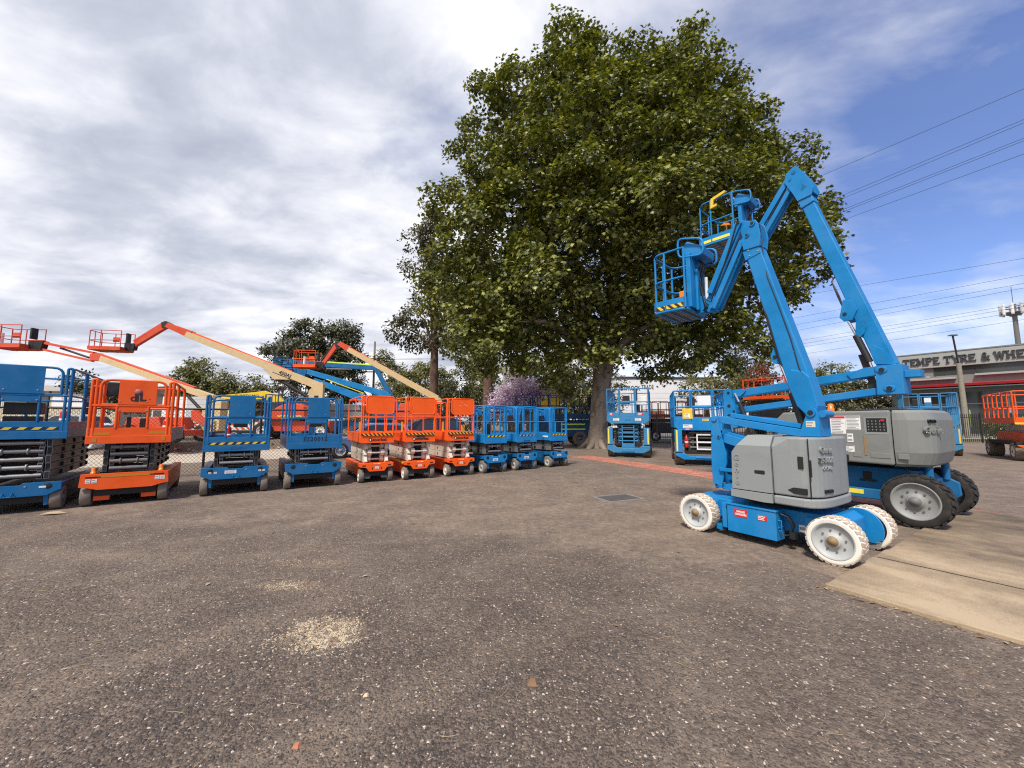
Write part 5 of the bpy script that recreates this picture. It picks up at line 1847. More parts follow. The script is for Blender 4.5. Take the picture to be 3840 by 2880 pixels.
# grated drain
dr = thing('drain_grate', 'galvanised square drain grate set flush in the gravel', 'drain', (2.13, 7.88, 0), R(24))
b = MB()
for s in (-1, 1):
    b.box(-.40, .40, s * .27 - .02, s * .27 + .02, -.01, .016)
    b.box(s * .40 - .02, s * .40 + .02, -.25, .25, -.01, .0155)
b.build('grate_frame', 'steel', dr)
b = MB()
for k in range(19):
    x = -.36 + .04 * k
    b.box(x - .004, x + .004, -.25, .25, -.01, .011)
for k in range(9):
    y = -.22 + .055 * k
    b.box(-.38, .38, y - .004, y + .004, -.01, .009)
b.build('grate_bars', 'arm_grey', dr)
MB().box(-.38, .38, -.25, .25, -.02, .005).build('drain_pit', 'dark_in', dr)  # dark sheet stands in for the shade down in the pit

# spilt pale chips, loose stones, straw and leaves
def scatter_stones(name, pts, sizes, mats, idx):
    n = len(pts)
    base = np.array([(-1, -.8, -.4), (.9, -1, -.4), (1, .9, -.4), (-.8, 1, -.4), (-.5, -.5, .55), (.6, -.4, .45), (.4, .6, .6), (-.6, .4, .5)])
    fc = np.array([(4, 5, 6, 7), (0, 1, 5, 4), (1, 2, 6, 5), (2, 3, 7, 6), (3, 0, 4, 7)])
    an = RNG.uniform(0, 6.28, n)
    sc = sizes[:, None] * RNG.uniform(.6, 1.25, (n, 3)) * np.array([1.15, .85, .7])
    v = base[None] * sc[:, None]
    c, s = np.cos(an)[:, None], np.sin(an)[:, None]
    vx = v[..., 0] * c - v[..., 1] * s + pts[:, 0:1]
    vy = v[..., 0] * s + v[..., 1] * c + pts[:, 1:2]
    vz = v[..., 2] + pts[:, 2:3] + sc[:, 2:3] * .25
    V = np.stack([vx, vy, vz], -1).reshape(-1, 3)
    F = (fc[None] + (np.arange(n) * 8)[:, None, None]).reshape(-1, 4)
    return fast_mesh(name, V, F, mats, np.repeat(idx, 5))


def fast_mesh(name, V, F, mats, midx=None, smooth=False):
    me = bpy.data.meshes.new(name)
    k = F.shape[1]
    me.vertices.add(len(V))
    me.vertices.foreach_set('co', np.asarray(V, np.float32).ravel())
    me.loops.add(F.size)
    me.loops.foreach_set('vertex_index', F.ravel().astype(np.int32))
    me.polygons.add(len(F))
    me.polygons.foreach_set('loop_start', (np.arange(len(F)) * k).astype(np.int32))
    if midx is not None:
        me.polygons.foreach_set('material_index', midx.astype(np.int32))
    me.update(calc_edges=True)
    me.polygons.foreach_set('use_smooth', np.full(len(F), smooth))
    for m in mats:
        me.materials.append(M[m])
    o_ = bpy.data.objects.new(name, me)
    COL.objects.link(o_)
    return o_


M['st_dark'] = plain('dark_basalt_stone', (0.060, 0.050, 0.045), .85, 0, .3, 60)
M['st_mid'] = plain('brown_grey_stone', (0.145, 0.118, 0.098), .85, 0, .3, 60)
M['st_pale'] = plain('pale_quartz_stone', (0.48, 0.43, 0.38), .8, 0, .2, 60)
M['chip'] = plain('pale_cream_chips', (0.56, 0.45, 0.30), .9, 0, .2, 60)
M['straw'] = plain('dry_straw', (0.42, 0.32, 0.19), .8, 0, .15, 30)
M['litter'] = plain('brown_dry_leaf', (0.20, 0.115, 0.06), .8, 0, .2, 20)
n = 52000
rr_ = 1.75 + 4.6 * RNG.random(n) ** 1.6
aa = RNG.uniform(R(-58), R(58), n)
pts = np.stack([rr_ * np.sin(aa), rr_ * np.cos(aa), np.zeros(n)], 1)
# stones thin out on the rolled track that runs in from the right
keep = RNG.random(n) > np.clip((pts[:, 0] * .10 + pts[:, 1] * .22 - .55), 0, .93)
inslab = ((pts[:, 0] - 2.9) * .84 + (pts[:, 1] - 3.73) * .54 > -.03) & ((pts[:, 0] - 2.9) * .54 - (pts[:, 1] - 3.73) * .84 > -.03)
pts = pts[keep & ~inslab]
n = len(pts)
sz = .0032 + .0046 * RNG.random(n) ** 2.2
u_ = RNG.random(n)
kind(scatter_stones('loose_gravel', pts, sz, ['st_dark', 'st_mid', 'st_pale'], np.where(u_ < .54, 0, np.where(u_ < .96, 1, 2))), 'stuff')
ch = []
for cx, cy, sx_, sy_, k in ((-1.40, 3.02, .09, .09, 800), (-1.28, 2.84, .10, .07, 1100), (-1.50, 3.08, .10, .06, 420), (-1.42, 2.92, .13, .12, 500), (-1.22, 3.0, .06, .10, 400), (-2.12, 3.78, .13, .05, 330), (-2.02, 3.72, .08, .03, 160), (-2.3, 4.4, .25, .06, 200), (-1.30, 3.3, .22, .12, 130), (-1.5, 2.85, .26, .18, 200), (-1.63, 2.88, .07, .07, 120)):
    ch.append(np.stack([RNG.normal(cx, sx_, k), RNG.normal(cy, sy_, k), np.zeros(k)], 1))
ch = np.concatenate(ch)
ch = ch[np.sin(21 * ch[:, 0] + 4 * np.sin(15 * ch[:, 1])) * np.sin(18 * ch[:, 1] + 3.5 * np.sin(19 * ch[:, 0])) + .35 * RNG.normal(size=len(ch)) > -.12]
kind(scatter_stones('spilt_pale_chips', ch, .0018 + .0048 * RNG.random(len(ch)) ** 1.8, ['chip', 'st_pale'], (RNG.random(len(ch)) < .2).astype(int)), 'stuff')
b = MB()
for k in range(130):
    r_, a_ = 1.8 + 6.5 * random.random() ** 1.4, random.uniform(R(-55), R(50))
    x, y = r_ * math.sin(a_), r_ * math.cos(a_)
    if (x - 2.9) * .84 + (y - 3.73) * .54 > -.05 and (x - 2.9) * .54 - (y - 3.73) * .84 > -.05:
        continue
    an, L_ = random.uniform(0, 6.3), random.uniform(.03, .13)
    cur = random.uniform(-.5, .5)
    p = [(x + L_ * (q - .5) * math.cos(an + cur * q), y + L_ * (q - .5) * math.sin(an + cur * q), .008 + .006 * random.random()) for q in (0, .35, .7, 1)]
    b.tube(p, .0011, 4, 0)
kind(b.build('straw_litter', 'straw'), 'stuff')
b = MB()
for k in range(420):
    if k < 150:
        x, y = random.uniform(-3.6, 2.5), random.uniform(8.6, 12.4)
    elif k < 260:
        t_ = random.uniform(-.02, 1.0)
        x, y = 2.9 + t_ * 3 * .6 + random.gauss(-.03, .05), 3.73 - t_ * 3 * .78 + random.gauss(-.05, .05)
    else:
        x, y = random.uniform(-9, 9), random.uniform(3, 20)
    if (x - 2.9) * .84 + (y - 3.73) * .54 > 0 and (x - 2.9) * .54 - (y - 3.73) * .84 > 0:
        continue
    L_, an = random.uniform(.012, .035) * (1.3 if k < 150 else 1), random.uniform(0, 6.3)
    st = len(b.v)
    b.add([(-1, 0, 0), (0, -.45, .2), (1, 0, .1), (0, .45, .22)], [(0, 1, 2), (0, 2, 3)], 0 if random.random() < .6 else 1)
    b.move(Matrix.Translation((x, y, .008)) @ Matrix.Rotation(an, 4, 'Z') @ Matrix.Scale(L_, 4), st)
kind(b.build('leaf_litter', ['litter', 'straw']), 'stuff')
for (x, y, an, lab) in ((-7.57, 6.51, .4, 'curled tan leaf lying on the gravel before the big blue lift'),):
    b = MB()
    b.add([(-.16, 0, .01), (-.05, -.045, .03), (.08, -.04, .02), (.17, .01, .015), (.06, .04, .05), (-.06, .03, .045)], [(0, 1, 5), (1, 2, 4, 5), (2, 3, 4)])
    b.add([(-.12, .05, .008), (.02, .03, .03), (.10, .09, .012), (-.02, .10, .02)], [(0, 1, 3), (1, 2, 3)])
    lf = b.build('fallen_leaf', 'straw')
    lf.location, lf.rotation_euler = (x, y, 0), (0, 0, an)
    tag(lf, lab, 'leaf')
for (x, y, c_, lab, s) in ((-1.02, 1.98, 'rub3', 'small terracotta brick chip in the near gravel at left', .018), (.12, 2.42, 'litter', 'orange brown clod in the near gravel at centre', .032), (-.82, 2.32, 'chip', 'pale yellow leaf scrap in the near gravel', .014)):
    b = MB()
    b.add([(-1, -.8, 0), (.8, -1, 0), (1, .7, 0), (-.7, .9, 0), (-.6, -.4, .8), (.6, -.5, .6), (.5, .5, .9), (-.5, .4, .7)], [(4, 5, 6, 7), (0, 1, 5, 4), (1, 2, 6, 5), (2, 3, 7, 6), (3, 0, 4, 7), (3, 2, 1, 0)])
    co = b.build('rubble_chip', c_, None)
    co.location, co.scale = (x, y, 0), (s, s, s * .7)
    tag(co, lab, 'stone')

# ------------------------------------------------------------------ fences
M['wire'] = plain('dark_fence_wire', (0.028, 0.024, 0.022), .5, .3)


def chain_fence(name, label, p0, p1, h, posts, top_rail=True, pitch=.095, zb=.0, barbed=.42, r=.0031):
    t = thing(name, label, 'fence', (p0[0], p0[1], 0), math.atan2(p1[1] - p0[1], p1[0] - p0[0]), 'boundary fences')
    L = math.hypot(p1[0] - p0[0], p1[1] - p0[1])
    V, F = [], []
    hh = h - .05
    for sgn in (-1, 1):
        for k in range(int((L + hh) / pitch) + 1):
            xa = k * pitch - (hh if sgn > 0 else 0)
            xb = xa + sgn * hh if sgn > 0 else xa - hh
            if sgn > 0:
                a0, a1 = (xa, zb + .05), (xa + hh, h)
            else:
                a0, a1 = (xa, zb + .05), (xa - hh, h)
            (x0, z0), (x1, z1) = a0, a1
            # clip to the run
            def cl(x0, z0, x1, z1, X):
                return z0 + (z1 - z0) * (X - x0) / (x1 - x0)
            for X, lo in ((0, True), (L, False)):
                if (x0 < X) == lo and x0 != X and ((x0 < X) if lo else (x0 > X)):
                    if (x1 <= X) if lo else (x1 >= X):
                        x0 = None
                        break
                    z0 = cl(x0, z0, x1, z1, X)
                    x0 = X
                if (x1 < X) if lo else (x1 > X):
                    z1 = cl(x0, z0, x1, z1, X)
                    x1 = X
            if x0 is None or abs(x1 - x0) < .02:
                continue
            d = Vector((x1 - x0, 0, z1 - z0)).normalized()
            nn = Vector((-d.z, 0, d.x)) * r
            yy = .004 * sgn
            st = len(V)
            for (x, z) in ((x0, z0), (x1, z1)):
                V += [(x + nn.x, yy, z + nn.z), (x, yy - r, z), (x - nn.x, yy, z - nn.z), (x, yy + r, z)]
            F += [(st, st + 1, st + 5, st + 4), (st + 1, st + 2, st + 6, st + 5), (st + 2, st + 3, st + 7, st + 6), (st + 3, st, st + 4, st + 7)]
    b = MB()
    b.add(V, F)
    b.build('wire_mesh', 'wire', t)
    if top_rail:
        MB().cyl((0, 0, h + .01), (L, 0, h + .01), .027, 8).build('top_rail', 'black_sat', t)
    b = MB()
    for z in (.06, h * .5):
        b.cyl((0, .008, z), (L, .008, z), .003, 5)
    b.build('tension_wire', 'wire', t)
    for x in posts:
        b = MB()
        b.cyl((x, 0, 0), (x, 0, h + .06), .032, 8)
        if barbed:
            b.cyl((x, 0, h + .03), (x, .04, h + barbed), .02, 6)
        b.build('fence_post', 'black_sat', t)
    if barbed:
        b = MB()
        for k in range(3):
            b.cyl((0, .01 + .012 * k, h + .14 + .13 * k), (L, .01 + .012 * k, h + .14 + .13 * k), .0022, 4)
        b.build('barbed_wire', 'wire', t)
    return t


FD = (.917, .40)
FP = (-8.7, 10.7)


def fpt(s):
    return (FP[0] + FD[0] * s, FP[1] + FD[1] * s)


chain_fence('chain_link_fence', 'black chain link fence with a top rail and barbed wire behind the row of lifts', fpt(-9.5), fpt(10.6), 1.86,
            [9.5 + x for x in (-8.2, -5.6, -3.0, .2, 1.5, 4.3, 7.0)] + [20.05])
chain_fence('chain_link_fence', 'short chain link return running back from the last small blue lift', fpt(10.6), (-.3, 27.6), 1.9, [0.05, 3.0, 6.0, 9.0, 12.4])


def spiked_fence(name, label, p0, p1, h, pitch=.16):
    t = thing(name, label, 'fence', (p0[0], p0[1], 0), math.atan2(p1[1] - p0[1], p1[0] - p0[0]), 'boundary fences')
    L = math.hypot(p1[0] - p0[0], p1[1] - p0[1])
    n_ = int(L / pitch)
    px, k = 0, 0
    while px < L:
        b = MB()
        x1 = min(px + 2.6, L)
        x = px + pitch * .5
        while x < x1:
            b.box(x - .012, x + .012, -.012, .012, .08, h - .08)
            b.add([(x - .012, -.012, h - .08), (x + .012, -.012, h - .08), (x + .012, .012, h - .08), (x - .012, .012, h - .08), (x, 0, h)], [(0, 1, 4), (1, 2, 4), (2, 3, 4), (3, 0, 4)])
            x += pitch
        for z in (.22, h - .32):
            b.box(px + .03, x1 - .03, -.018, .018, z, z + .04)
        b.build('picket_panel', 'black_sat', t)
        b = MB()
        b.box(px - .032, px + .032, -.032, .032, 0, h + .06)
        b.build('fence_post', 'black_sat', t)
        px += 2.6
    return t


spiked_fence('spiked_fence', 'black steel picket fence with spear tops along the street', (-.2, 28.0), (20.5, 26.4), 2.1)
spiked_fence('spiked_fence', 'black steel picket fence on the far right between the tyre shop and the yard', (20.6, 26.4), (52, 29.5), 2.1)

# ------------------------------------------------------------------ buildings
M['wall_white'] = plain('white_wall_panel', (0.78, 0.78, 0.78), .6, 0, .04, .4)
M['wall_grey'] = plain('grey_render', (0.33, 0.335, 0.325), .8, 0, .06, .6)
M['wall_grey_d'] = plain('dark_grey_render', (0.19, 0.195, 0.19), .8, 0, .08, .6)
M['sign_red'] = plain('red_awning', (0.50, 0.022, 0.036), .5, 0, .06)
M['letter_dark'] = plain('charcoal_letters', (0.035, 0.037, 0.042), .5)
M['shed_wall'] = plain('cream_corrugated_steel', (0.62, 0.55, 0.40), .6, 0, .08, 2)
M['shed_roof'] = plain('fawn_corrugated_roof', (0.33, 0.285, 0.25), .6, 0, .08, 2)
M['glass_b'] = plain('shop_glass', (0.055, 0.06, 0.06), .08)
M['brick'] = plain('brown_brick', (0.20, 0.105, 0.07), .85, 0, .15, 4)
M['roof_tile'] = plain('red_roof_tile', (0.40, 0.10, 0.075), .8, 0, .15, 4)
M['tank'] = plain('grey_trailer_skin', (0.52, 0.53, 0.54), .5, 0, .06)

# letters of the shop front are drawn stroke by stroke with slab serifs
GL = {
    'T': ([(.5, 0, .5, 1), (.08, 1, .92, 1)], [(.5, 0, .36), (.08, .87, 0), (.92, .87, 0)], 1.0),
    'E': ([(.2, 0, .2, 1), (.2, 1, .82, 1), (.2, .5, .66, .5), (.2, 0, .86, 0)], [(.82, .9, 0), (.86, .1, 0), (.13, 0, .1), (.13, 1, .1)], .95),
    'M': ([(.16, 0, .16, 1), (.16, 1, .55, .2), (.55, .2, .94, 1), (.94, 0, .94, 1)], [(.16, 0, .3), (.94, 0, .3), (.12, 1, .2), (.98, 1, .2)], 1.15),
    'P': ([(.22, 0, .22, 1), (.22, 1, .6, 1), (.6, 1, .8, .9), (.8, .9, .84, .75), (.84, .75, .78, .6), (.78, .6, .6, .5), (.6, .5, .22, .5)], [(.22, 0, .34), (.15, 1, .12)], .95),
    'Y': ([(.5, 0, .5, .45), (.5, .45, .12, 1), (.5, .45, .88, 1)], [(.5, 0, .34), (.12, 1, .28), (.88, 1, .28)], 1.0),
    'R': ([(.2, 0, .2, 1), (.2, 1, .58, 1), (.58, 1, .78, .9), (.78, .9, .8, .75), (.8, .75, .74, .6), (.74, .6, .56, .5), (.56, .5, .2, .5), (.5, .5, .9, 0)], [(.2, 0, .3), (.14, 1, .12), (.9, 0, .18)], 1.02),
    'W': ([(.08, 1, .34, 0), (.34, 0, .6, .9), (.6, .9, .86, 0), (.86, 0, 1.12, 1)], [(.08, 1, .26), (1.12, 1, .26), (.6, .98, .2)], 1.25),
    'H': ([(.2, 0, .2, 1), (.85, 0, .85, 1), (.2, .5, .85, .5)], [(.2, 0, .32), (.85, 0, .32), (.2, 1, .32), (.85, 1, .32)], 1.1),
    'L': ([(.22, 0, .22, 1), (.22, 0, .85, 0)], [(.22, 1, .34), (.14, 0, .12), (.85, .12, 0)], .95),
    'S': ([(.8, .8, .66, .97), (.66, .97, .38, .98), (.38, .98, .2, .8), (.2, .8, .3, .6), (.3, .6, .7, .42), (.7, .42, .82, .2), (.82, .2, .64, .02), (.64, .02, .34, .02), (.34, .02, .16, .2)], [(.16, .14, 0), (.82, .86, 0)], .95),
    '&': ([(.98, 0, .3, .72), (.3, .72, .34, .92), (.34, .92, .5, 1), (.5, 1, .66, .9), (.66, .9, .62, .72), (.62, .72, .22, .38), (.22, .38, .16, .18), (.16, .18, .36, 0), (.36, 0, .6, .03), (.6, .03, .9, .45)], [(.92, .48, .22)], 1.1),
}


def sign_letter(ch, x, z, h, y, parent, mat):
    strokes, serifs, adv = GL[ch]
    w = h * .74
    tk = h * .155
    b = MB()
    k = 0
    for (x0, z0, x1, z1) in strokes:
        p0, p1 = Vector((x + x0 * w, 0, z + z0 * h)), Vector((x + x1 * w, 0, z + z1 * h))
        vert = abs(x1 - x0) < .02
        th = tk if (vert or (abs(x1 - x0) > .1 and abs(z1 - z0) > .15)) else tk * .72
        dd = (p1 - p0).normalized() * tk * .25
        if abs(z1 - z0) < .02:
            sh = -tk * .36 if z0 > .9 else (tk * .36 if z0 < .1 else 0)
            p0.z += sh
            p1.z += sh
        b.beam(p0 - (dd if not vert else dd * 0), p1 + (dd if not vert else dd * 0), .12 + .004 * k, th, 0, up=(0, 0, 1) if not vert else (1, 0, 0))
        k += 1
    for (sx_, sz_, sw_) in serifs:
        if sw_ == 0:
            b.box(x + sx_ * w - tk * .22, x + sx_ * w + tk * .22, -.07, .07, z + sz_ * h - h * .13, z + sz_ * h + h * .13)
        else:
            zz = z + sz_ * h + (tk * .28 if sz_ < .5 else -tk * .28)
            b.box(x + (sx_ - sw_ * .55) * w - .02, x + (sx_ + sw_ * .55) * w + .02, -.072, .072, zz - tk * .28, zz + tk * .28)
    b.move(Matrix.Translation((0, y - .075, 0)))
    b.build('sign_letter', mat, parent)
    return adv * w


ts = thing('tyre_shop', 'grey two storey tyre shop with a red awning and big charcoal lettering along its top', 'building', (44.6, 45.2, 0), math.atan2(-.816, .577))
b = MB()
b.box(0, 46, 0, 22, 0, 8.9, 0)
b.build('wall', 'wall_grey_d', ts)
b = MB()
b.box(-.15, 46.1, -.35, 21, 7.42, 9.0, 0)
b.build('fascia', 'wall_grey', ts, .03)
MB().box(-.16, 46.2, -.40, .3, 9.0, 9.12).build('parapet_cap', 'wall_grey_d', ts)
for x0, x1 in ((.3, 3.0), (6.5, 46)):
    MB().box(x0 + 3.0 if x0 < 1 else x0, x1, -.45, -.002, 6.28, 6.48).build('ledge', 'wall_grey', ts, .02)
MB().box(.2, 5.2, -.6, -.002, 6.05, 6.24).build('ledge', 'wall_grey', ts, .02)
k = 0
x = 3.6
while x < 44:
    f = MB()
    f.box(x, x + .12, -.06, -.003, 6.52, 7.4)
    f.box(x + 3.0, x + 3.1, -.06, -.003, 6.52, 7.4)
    fo = f.build('window', 'letter_dark', ts)
    MB().box(x + .12, x + 3.0, -.03, -.004, 6.52, 7.4).build('pane', 'glass_b', fo)
    x += 3.12
b = MB()
b.prism([(-1.5, 5.22), (-1.6, 5.48), (-.005, 5.56), (-.005, 5.22)], .4, 46, 'x')
b.build('awning', 'sign_red', ts, .02)
MB().box(.4, 46, -1.4, -.01, 5.03, 5.13).build('soffit', 'wall_grey_d', ts)
x = 1.4
while x < 44:
    f = MB()
    for q in (x, x + 3.3):
        f.box(q, q + .1, -.05, -.004, .3, 4.6)
    f.box(x, x + 3.4, -.052, -.006, 3.35, 3.43)
    fo = f.build('shop_window', 'wall_grey', ts)
    MB().box(x + .1, x + 3.3, -.03, -.003, .3, 4.6).build('pane', 'glass_b', fo)
    x += 3.7
x = 1.3
for wd in ('TEMPE', 'TYRE', '&', 'WHEELS'):
    for ch_ in wd:
        x += sign_letter(ch_, x, 7.80, .76, -.35, ts, 'letter_dark') * 1.03
    x += .26
gy = thing('white_warehouse', 'white warehouse seen under the big tree with a dark company name on its wall', 'building', (16.6, 60.5, 0), R(5))
MB().box(0, 16, 0, 20, 0, 8.3).build('wall', 'wall_white', gy)
MB().box(-.1, 16.1, -.15, 20, 8.3, 8.6).build('parapet_cap', 'letter_dark', gy)
lettering('GYPROCK', 1.0, facing(2.1, -.03, 6.75), 'letter_dark', gy, depth=.02, bold=.015, width=3.2)
lettering('TRADE', .95, facing(4.95, -.03, 6.95), 'arm_grey', gy, depth=.02, bold=.012, width=2.0)
for z in (5.2, 6.0, 3.2):
    MB().box(.02, 15.9, -.012, -.002, z, z + .04).build('wall_groove', 'tank', gy)
b = MB()
b.box(3.6, 7.5, -.3, -.01, .2, 3.2)
b.build('roller_door', 'brick', gy)
gs = thing('company_sign', 'white roadside sign board on two dark posts beside the warehouse', 'sign', (21.2, 50.0, 0), R(8))
for x in (0, 2.3):
    MB().box(x, x + .12, 0, .12, 0, 4.7).build('sign_post', 'letter_dark', gs)
MB().box(.13, 2.29, .01, .11, 1.4, 4.5).build('sign_board', 'wall_white', gs)
lettering('GYPROCK', .36, facing(1.2, -.0, 4.1), 'letter_dark', gs, depth=.008, bold=.006, width=1.9)
for z in (3.3, 2.9, 2.5):
    MB().box(.3, 1.7, .002, .009, z, z + .14).build('sign_line', 'arm_grey', gs)
sh = thing('shed', 'long cream corrugated shed with a fawn roof and white signboards, behind the far left lift', 'shed', (-74, 45.5, .5), R(3))
b = MB()
for k in range(130):
    x = k * .2
    b.box(x + .02, x + .12, -.03, 0, 0, 4.6)
b.box(0, 26.0, 0, 14, 0, 4.65)
b.build('wall', 'shed_wall', sh)
b = MB()
b.prism([(-.5, 4.7), (7, 6.0), (14.5, 4.7), (14.5, 4.62), (-.5, 4.62)], -.4, 26.4, 'x')
b.build('roof', 'shed_roof', sh)
for x0, x1, mt in ((15.8, 18.2, 'glass_b'), (18.6, 23.0, 'white'), (2, 6, 'glass_b'), (24.2, 25.6, 'white')):
    MB().box(x0, x1, -.10, -.032, 2.6 if mt == 'white' else 3.0, 4.3).build('signboard' if mt == 'white' else 'window', mt, sh)
lettering('Metro', .8, facing(20.6, -.105, 3.65), 'tread_tan', sh, depth=.01)
b = MB()
b.lathe([(.001, -.11), (.42, -.11), (.42, -.10)], 16, 0, 'y', (22.4, 0, 3.6))
b.build('logo_disc', 'letter_dark', sh)
tr = thing('box_trailer', 'pale grey box trailer parked between the orange lift and the cream boom tower', 'trailer', (-28.6, 31.5, .5), R(4))
MB().box(0, 3.4, 0, 2.4, .9, 3.05).build('box_body', 'tank', tr, .03)
MB().box(0, 1.9, -.012, -.002, .92, 3.0).build('white_panel', 'white', tr)
MB().box(.05, 3.3, .1, 2.3, .7, .89).build('chassis', 'black', tr)
for x in (.8, 2.5):
    wheel(tr, (x, .12, .42), .42, .25, 'tyre_black', 'rim_dark', 'y', -1)
ho = thing('house', 'small white house with a red tiled roof far behind the blue striped lift', 'house', (-43.5, 62, .5), R(6))
MB().box(0, 9, 0, 7, 0, 3.0).build('wall', 'wall_white', ho)
b = MB()
b.prism([(-.6, 2.95), (3.5, 5.2), (7.6, 2.95), (7.6, 2.85), (-.6, 2.85)], -.5, 9.5, 'x')
b.build('roof', 'roof_tile', ho)
for x in (1.2, 5.6):
    MB().box(x, x + 1.6, -.05, -.002, 1.0, 2.2).build('window', 'glass_b', ho)

# ------------------------------------------------------------------ vehicles
def car(label, pos, rot, paint_mat, group, suv=False, Lc=4.2, z=0.0):
    t = thing('parked_car', label, 'car', (*pos, z), R(rot), group)
    h = 1.68 if suv else 1.46
    hb = .98 if suv else .88
    # local x forward
    prof = [(-Lc / 2, .45), (-Lc / 2 - .02, .75), (-Lc / 2 + .08, hb + .06), (-Lc / 2 + .3, hb + .10), (Lc * .20, hb + .04), (Lc / 2 - .28, hb - .12), (Lc / 2 - .03, .66), (Lc / 2, .40), (Lc / 2 - .1, .24), (-Lc / 2 + .1, .26)]
    b = MB()
    b.prism(prof, -.86, .86, 'y', 0)
    roof = [(-Lc / 2 + .22, hb + .06), (-Lc / 2 + .50, h - .08), (-Lc / 2 + .9, h), (-.1, h), (.30, h - .06), (Lc * .235, hb + .02)]
    n_ = len(roof)
    vs = [(x, -.83 + .20 * (zz - hb) / (h - hb), zz) for x, zz in roof] + [(x, .83 - .20 * (zz - hb) / (h - hb), zz) for x, zz in roof]
    fs = [tuple(range(n_)), tuple(range(n_, 2 * n_))[::-1]] + [(i, n_ + i, n_ + (i + 1) % n_, (i + 1) % n_) for i in range(n_)]
    b.add(vs, [q[::-1] for q in fs], 0)
    b.build('body', paint_mat, t, .05, 3)
    gl = MB()

    def side(x, zz, s, out=.006):
        return (x, s * (.83 - .20 * (zz - hb) / (h - hb) + out), zz)
    for s in (-1, 1):
        for quad in ([(-Lc / 2 + .50, hb + .10), (-Lc / 2 + .68, h - .12), (-.62, h - .09), (-.62, hb + .08)], [(-.55, hb + .08), (-.55, h - .09), (-.05, h - .09), (.22, h - .14), (.62, hb + .07)]):
            q = [side(x, zz, s) for x, zz in quad]
            gl.add(q, [tuple(range(len(q)))[::(1 if s > 0 else -1)]], 0)
    x0, x1 = .33, Lc * .235
    gl.add([(x0 + .02, -.60, h - .07), (x0 + .02, .60, h - .07), (x1 + .0, .76, hb + .06), (x1 + .0, -.76, hb + .06)], [(0, 3, 2, 1)], 0)
    for i in range(4):
        v_ = gl.v[-1 - i]
        gl.v[-1 - i] = (v_[0] + .03, v_[1], v_[2] + .02)
    gl.add([(-Lc / 2 + .25, -.72, hb + .12), (-Lc / 2 + .25, .72, hb + .12), (-Lc / 2 + .46, .60, h - .12), (-Lc / 2 + .46, -.60, h - .12)], [(0, 3, 2, 1)], 0)
    for i in range(4):
        v_ = gl.v[-1 - i]
        gl.v[-1 - i] = (v_[0] - .04, v_[1], v_[2])
    gl.build('window', 'glass', t)
    for s in (-1, 1):
        b = MB()
        b.box(Lc / 2 - .30, Lc / 2 - .05, *sorted((s * .82, s * .52)), .62, .76)
        b.build('headlight', 'white', t, .04)
        b = MB()
        b.box(.55, .72, *sorted((s * .84, s * 1.0)), hb + .02, hb + .16)
        b.build('mirror', paint_mat, t, .03)
        b = MB()
        b.box(-Lc / 2 - .03, -Lc / 2 + .14, *sorted((s * .80, s * .60)), .68, .92)
        b.build('tail_light', 'red', t, .02)
    b = MB()
    b.box(Lc / 2 - .04, Lc / 2 + .012, -.5, .5, .34, .56)
    b.build('grille', 'black', t, .02)
    for x in (-Lc * .30, Lc * .31):
        for s in (-1, 1):
            wheel(t, (x, s * .77, .32), .32, .22, 'tyre_black', 'rim_grey', 'y', s, 5, .3, 0, None, .66, 24)
    return t


M['car_blue'] = plain('lavender_blue_car_paint', (0.20, 0.27, 0.50), .18, .3, .03)
M['car_black'] = plain('black_car_paint', (0.012, 0.013, 0.015), .12, 0, .05)
M['car_white'] = plain('white_car_paint', (0.72, 0.73, 0.74), .2, 0, .02)
M['car_silver'] = plain('silver_car_paint', (0.42, 0.43, 0.44), .22, .3, .03)
M['car_yellow'] = plain('yellow_car_paint', (0.72, 0.52, 0.02), .25, 0, .03)
car('lavender blue hatchback on the driveway, seen through the first orange and cream lift', (-6.6, 17.6), 218, 'car_blue', 'cars beyond the fence')
car('black wagon beyond the fence, between two orange and cream lifts', (-4.4, 19.2), 205, 'car_black', 'cars beyond the fence', True, 4.6)
car('white hatchback far left beyond the fence, behind the tall blue lift', (-21.5, 18.6), 185, 'car_white', 'cars beyond the fence', False, 4.2, .0)
car('silver sedan far left beyond the fence, behind the white hatchback', (-26.8, 23.4), 175, 'car_silver', 'cars beyond the fence', False, 4.4, .48)
car('yellow car on the street before the tyre shop', (33.5, 32.0), 150, 'car_yellow', 'cars beyond the fence')
car('white van like car under the warehouse wall', (13.5, 43.0), 20, 'car_white', 'cars beyond the fence', True, 4.8)

ex = thing('excavator', 'yellow excavator with a long boom bearing dark lettering, behind the striped blue lift', 'excavator', (-22.4, 34.5, .5), R(5))
b = MB()
b.prism([(-3.3, 3.0), (-3.2, 3.35), (-.6, 3.62), (.2, 3.75), (1.4, 3.35), (2.2, 2.5), (2.2, 1.9), (1.2, 2.65), (.2, 3.0), (-1.2, 2.95)], -.22, .22, 'y')
b.build('boom', 'yellow', ex, .02)
lettering('SUMITOMO', .34, facing(-1.2, -.225, 3.28), 'stencil', ex, bold=.006, width=2.0)
b = MB()
b.prism([(-3.3, 3.3), (-3.5, 3.0), (-3.2, 1.1), (-2.9, 1.1), (-2.9, 3.0)], -.16, .16, 'y')
b.build('dipper_arm', 'yellow', ex, .02)
b = MB()
b.box(1.2, 4.0, -1.2, 1.2, 1.0, 2.1)
b.build('body', 'yellow', ex, .08)
b = MB()
b.prism([(1.2, 1.3), (1.3, 2.7), (2.4, 2.75), (2.5, 1.3)], -1.25, -.35, 'y')
b.build('cab', 'glass', ex, .04)
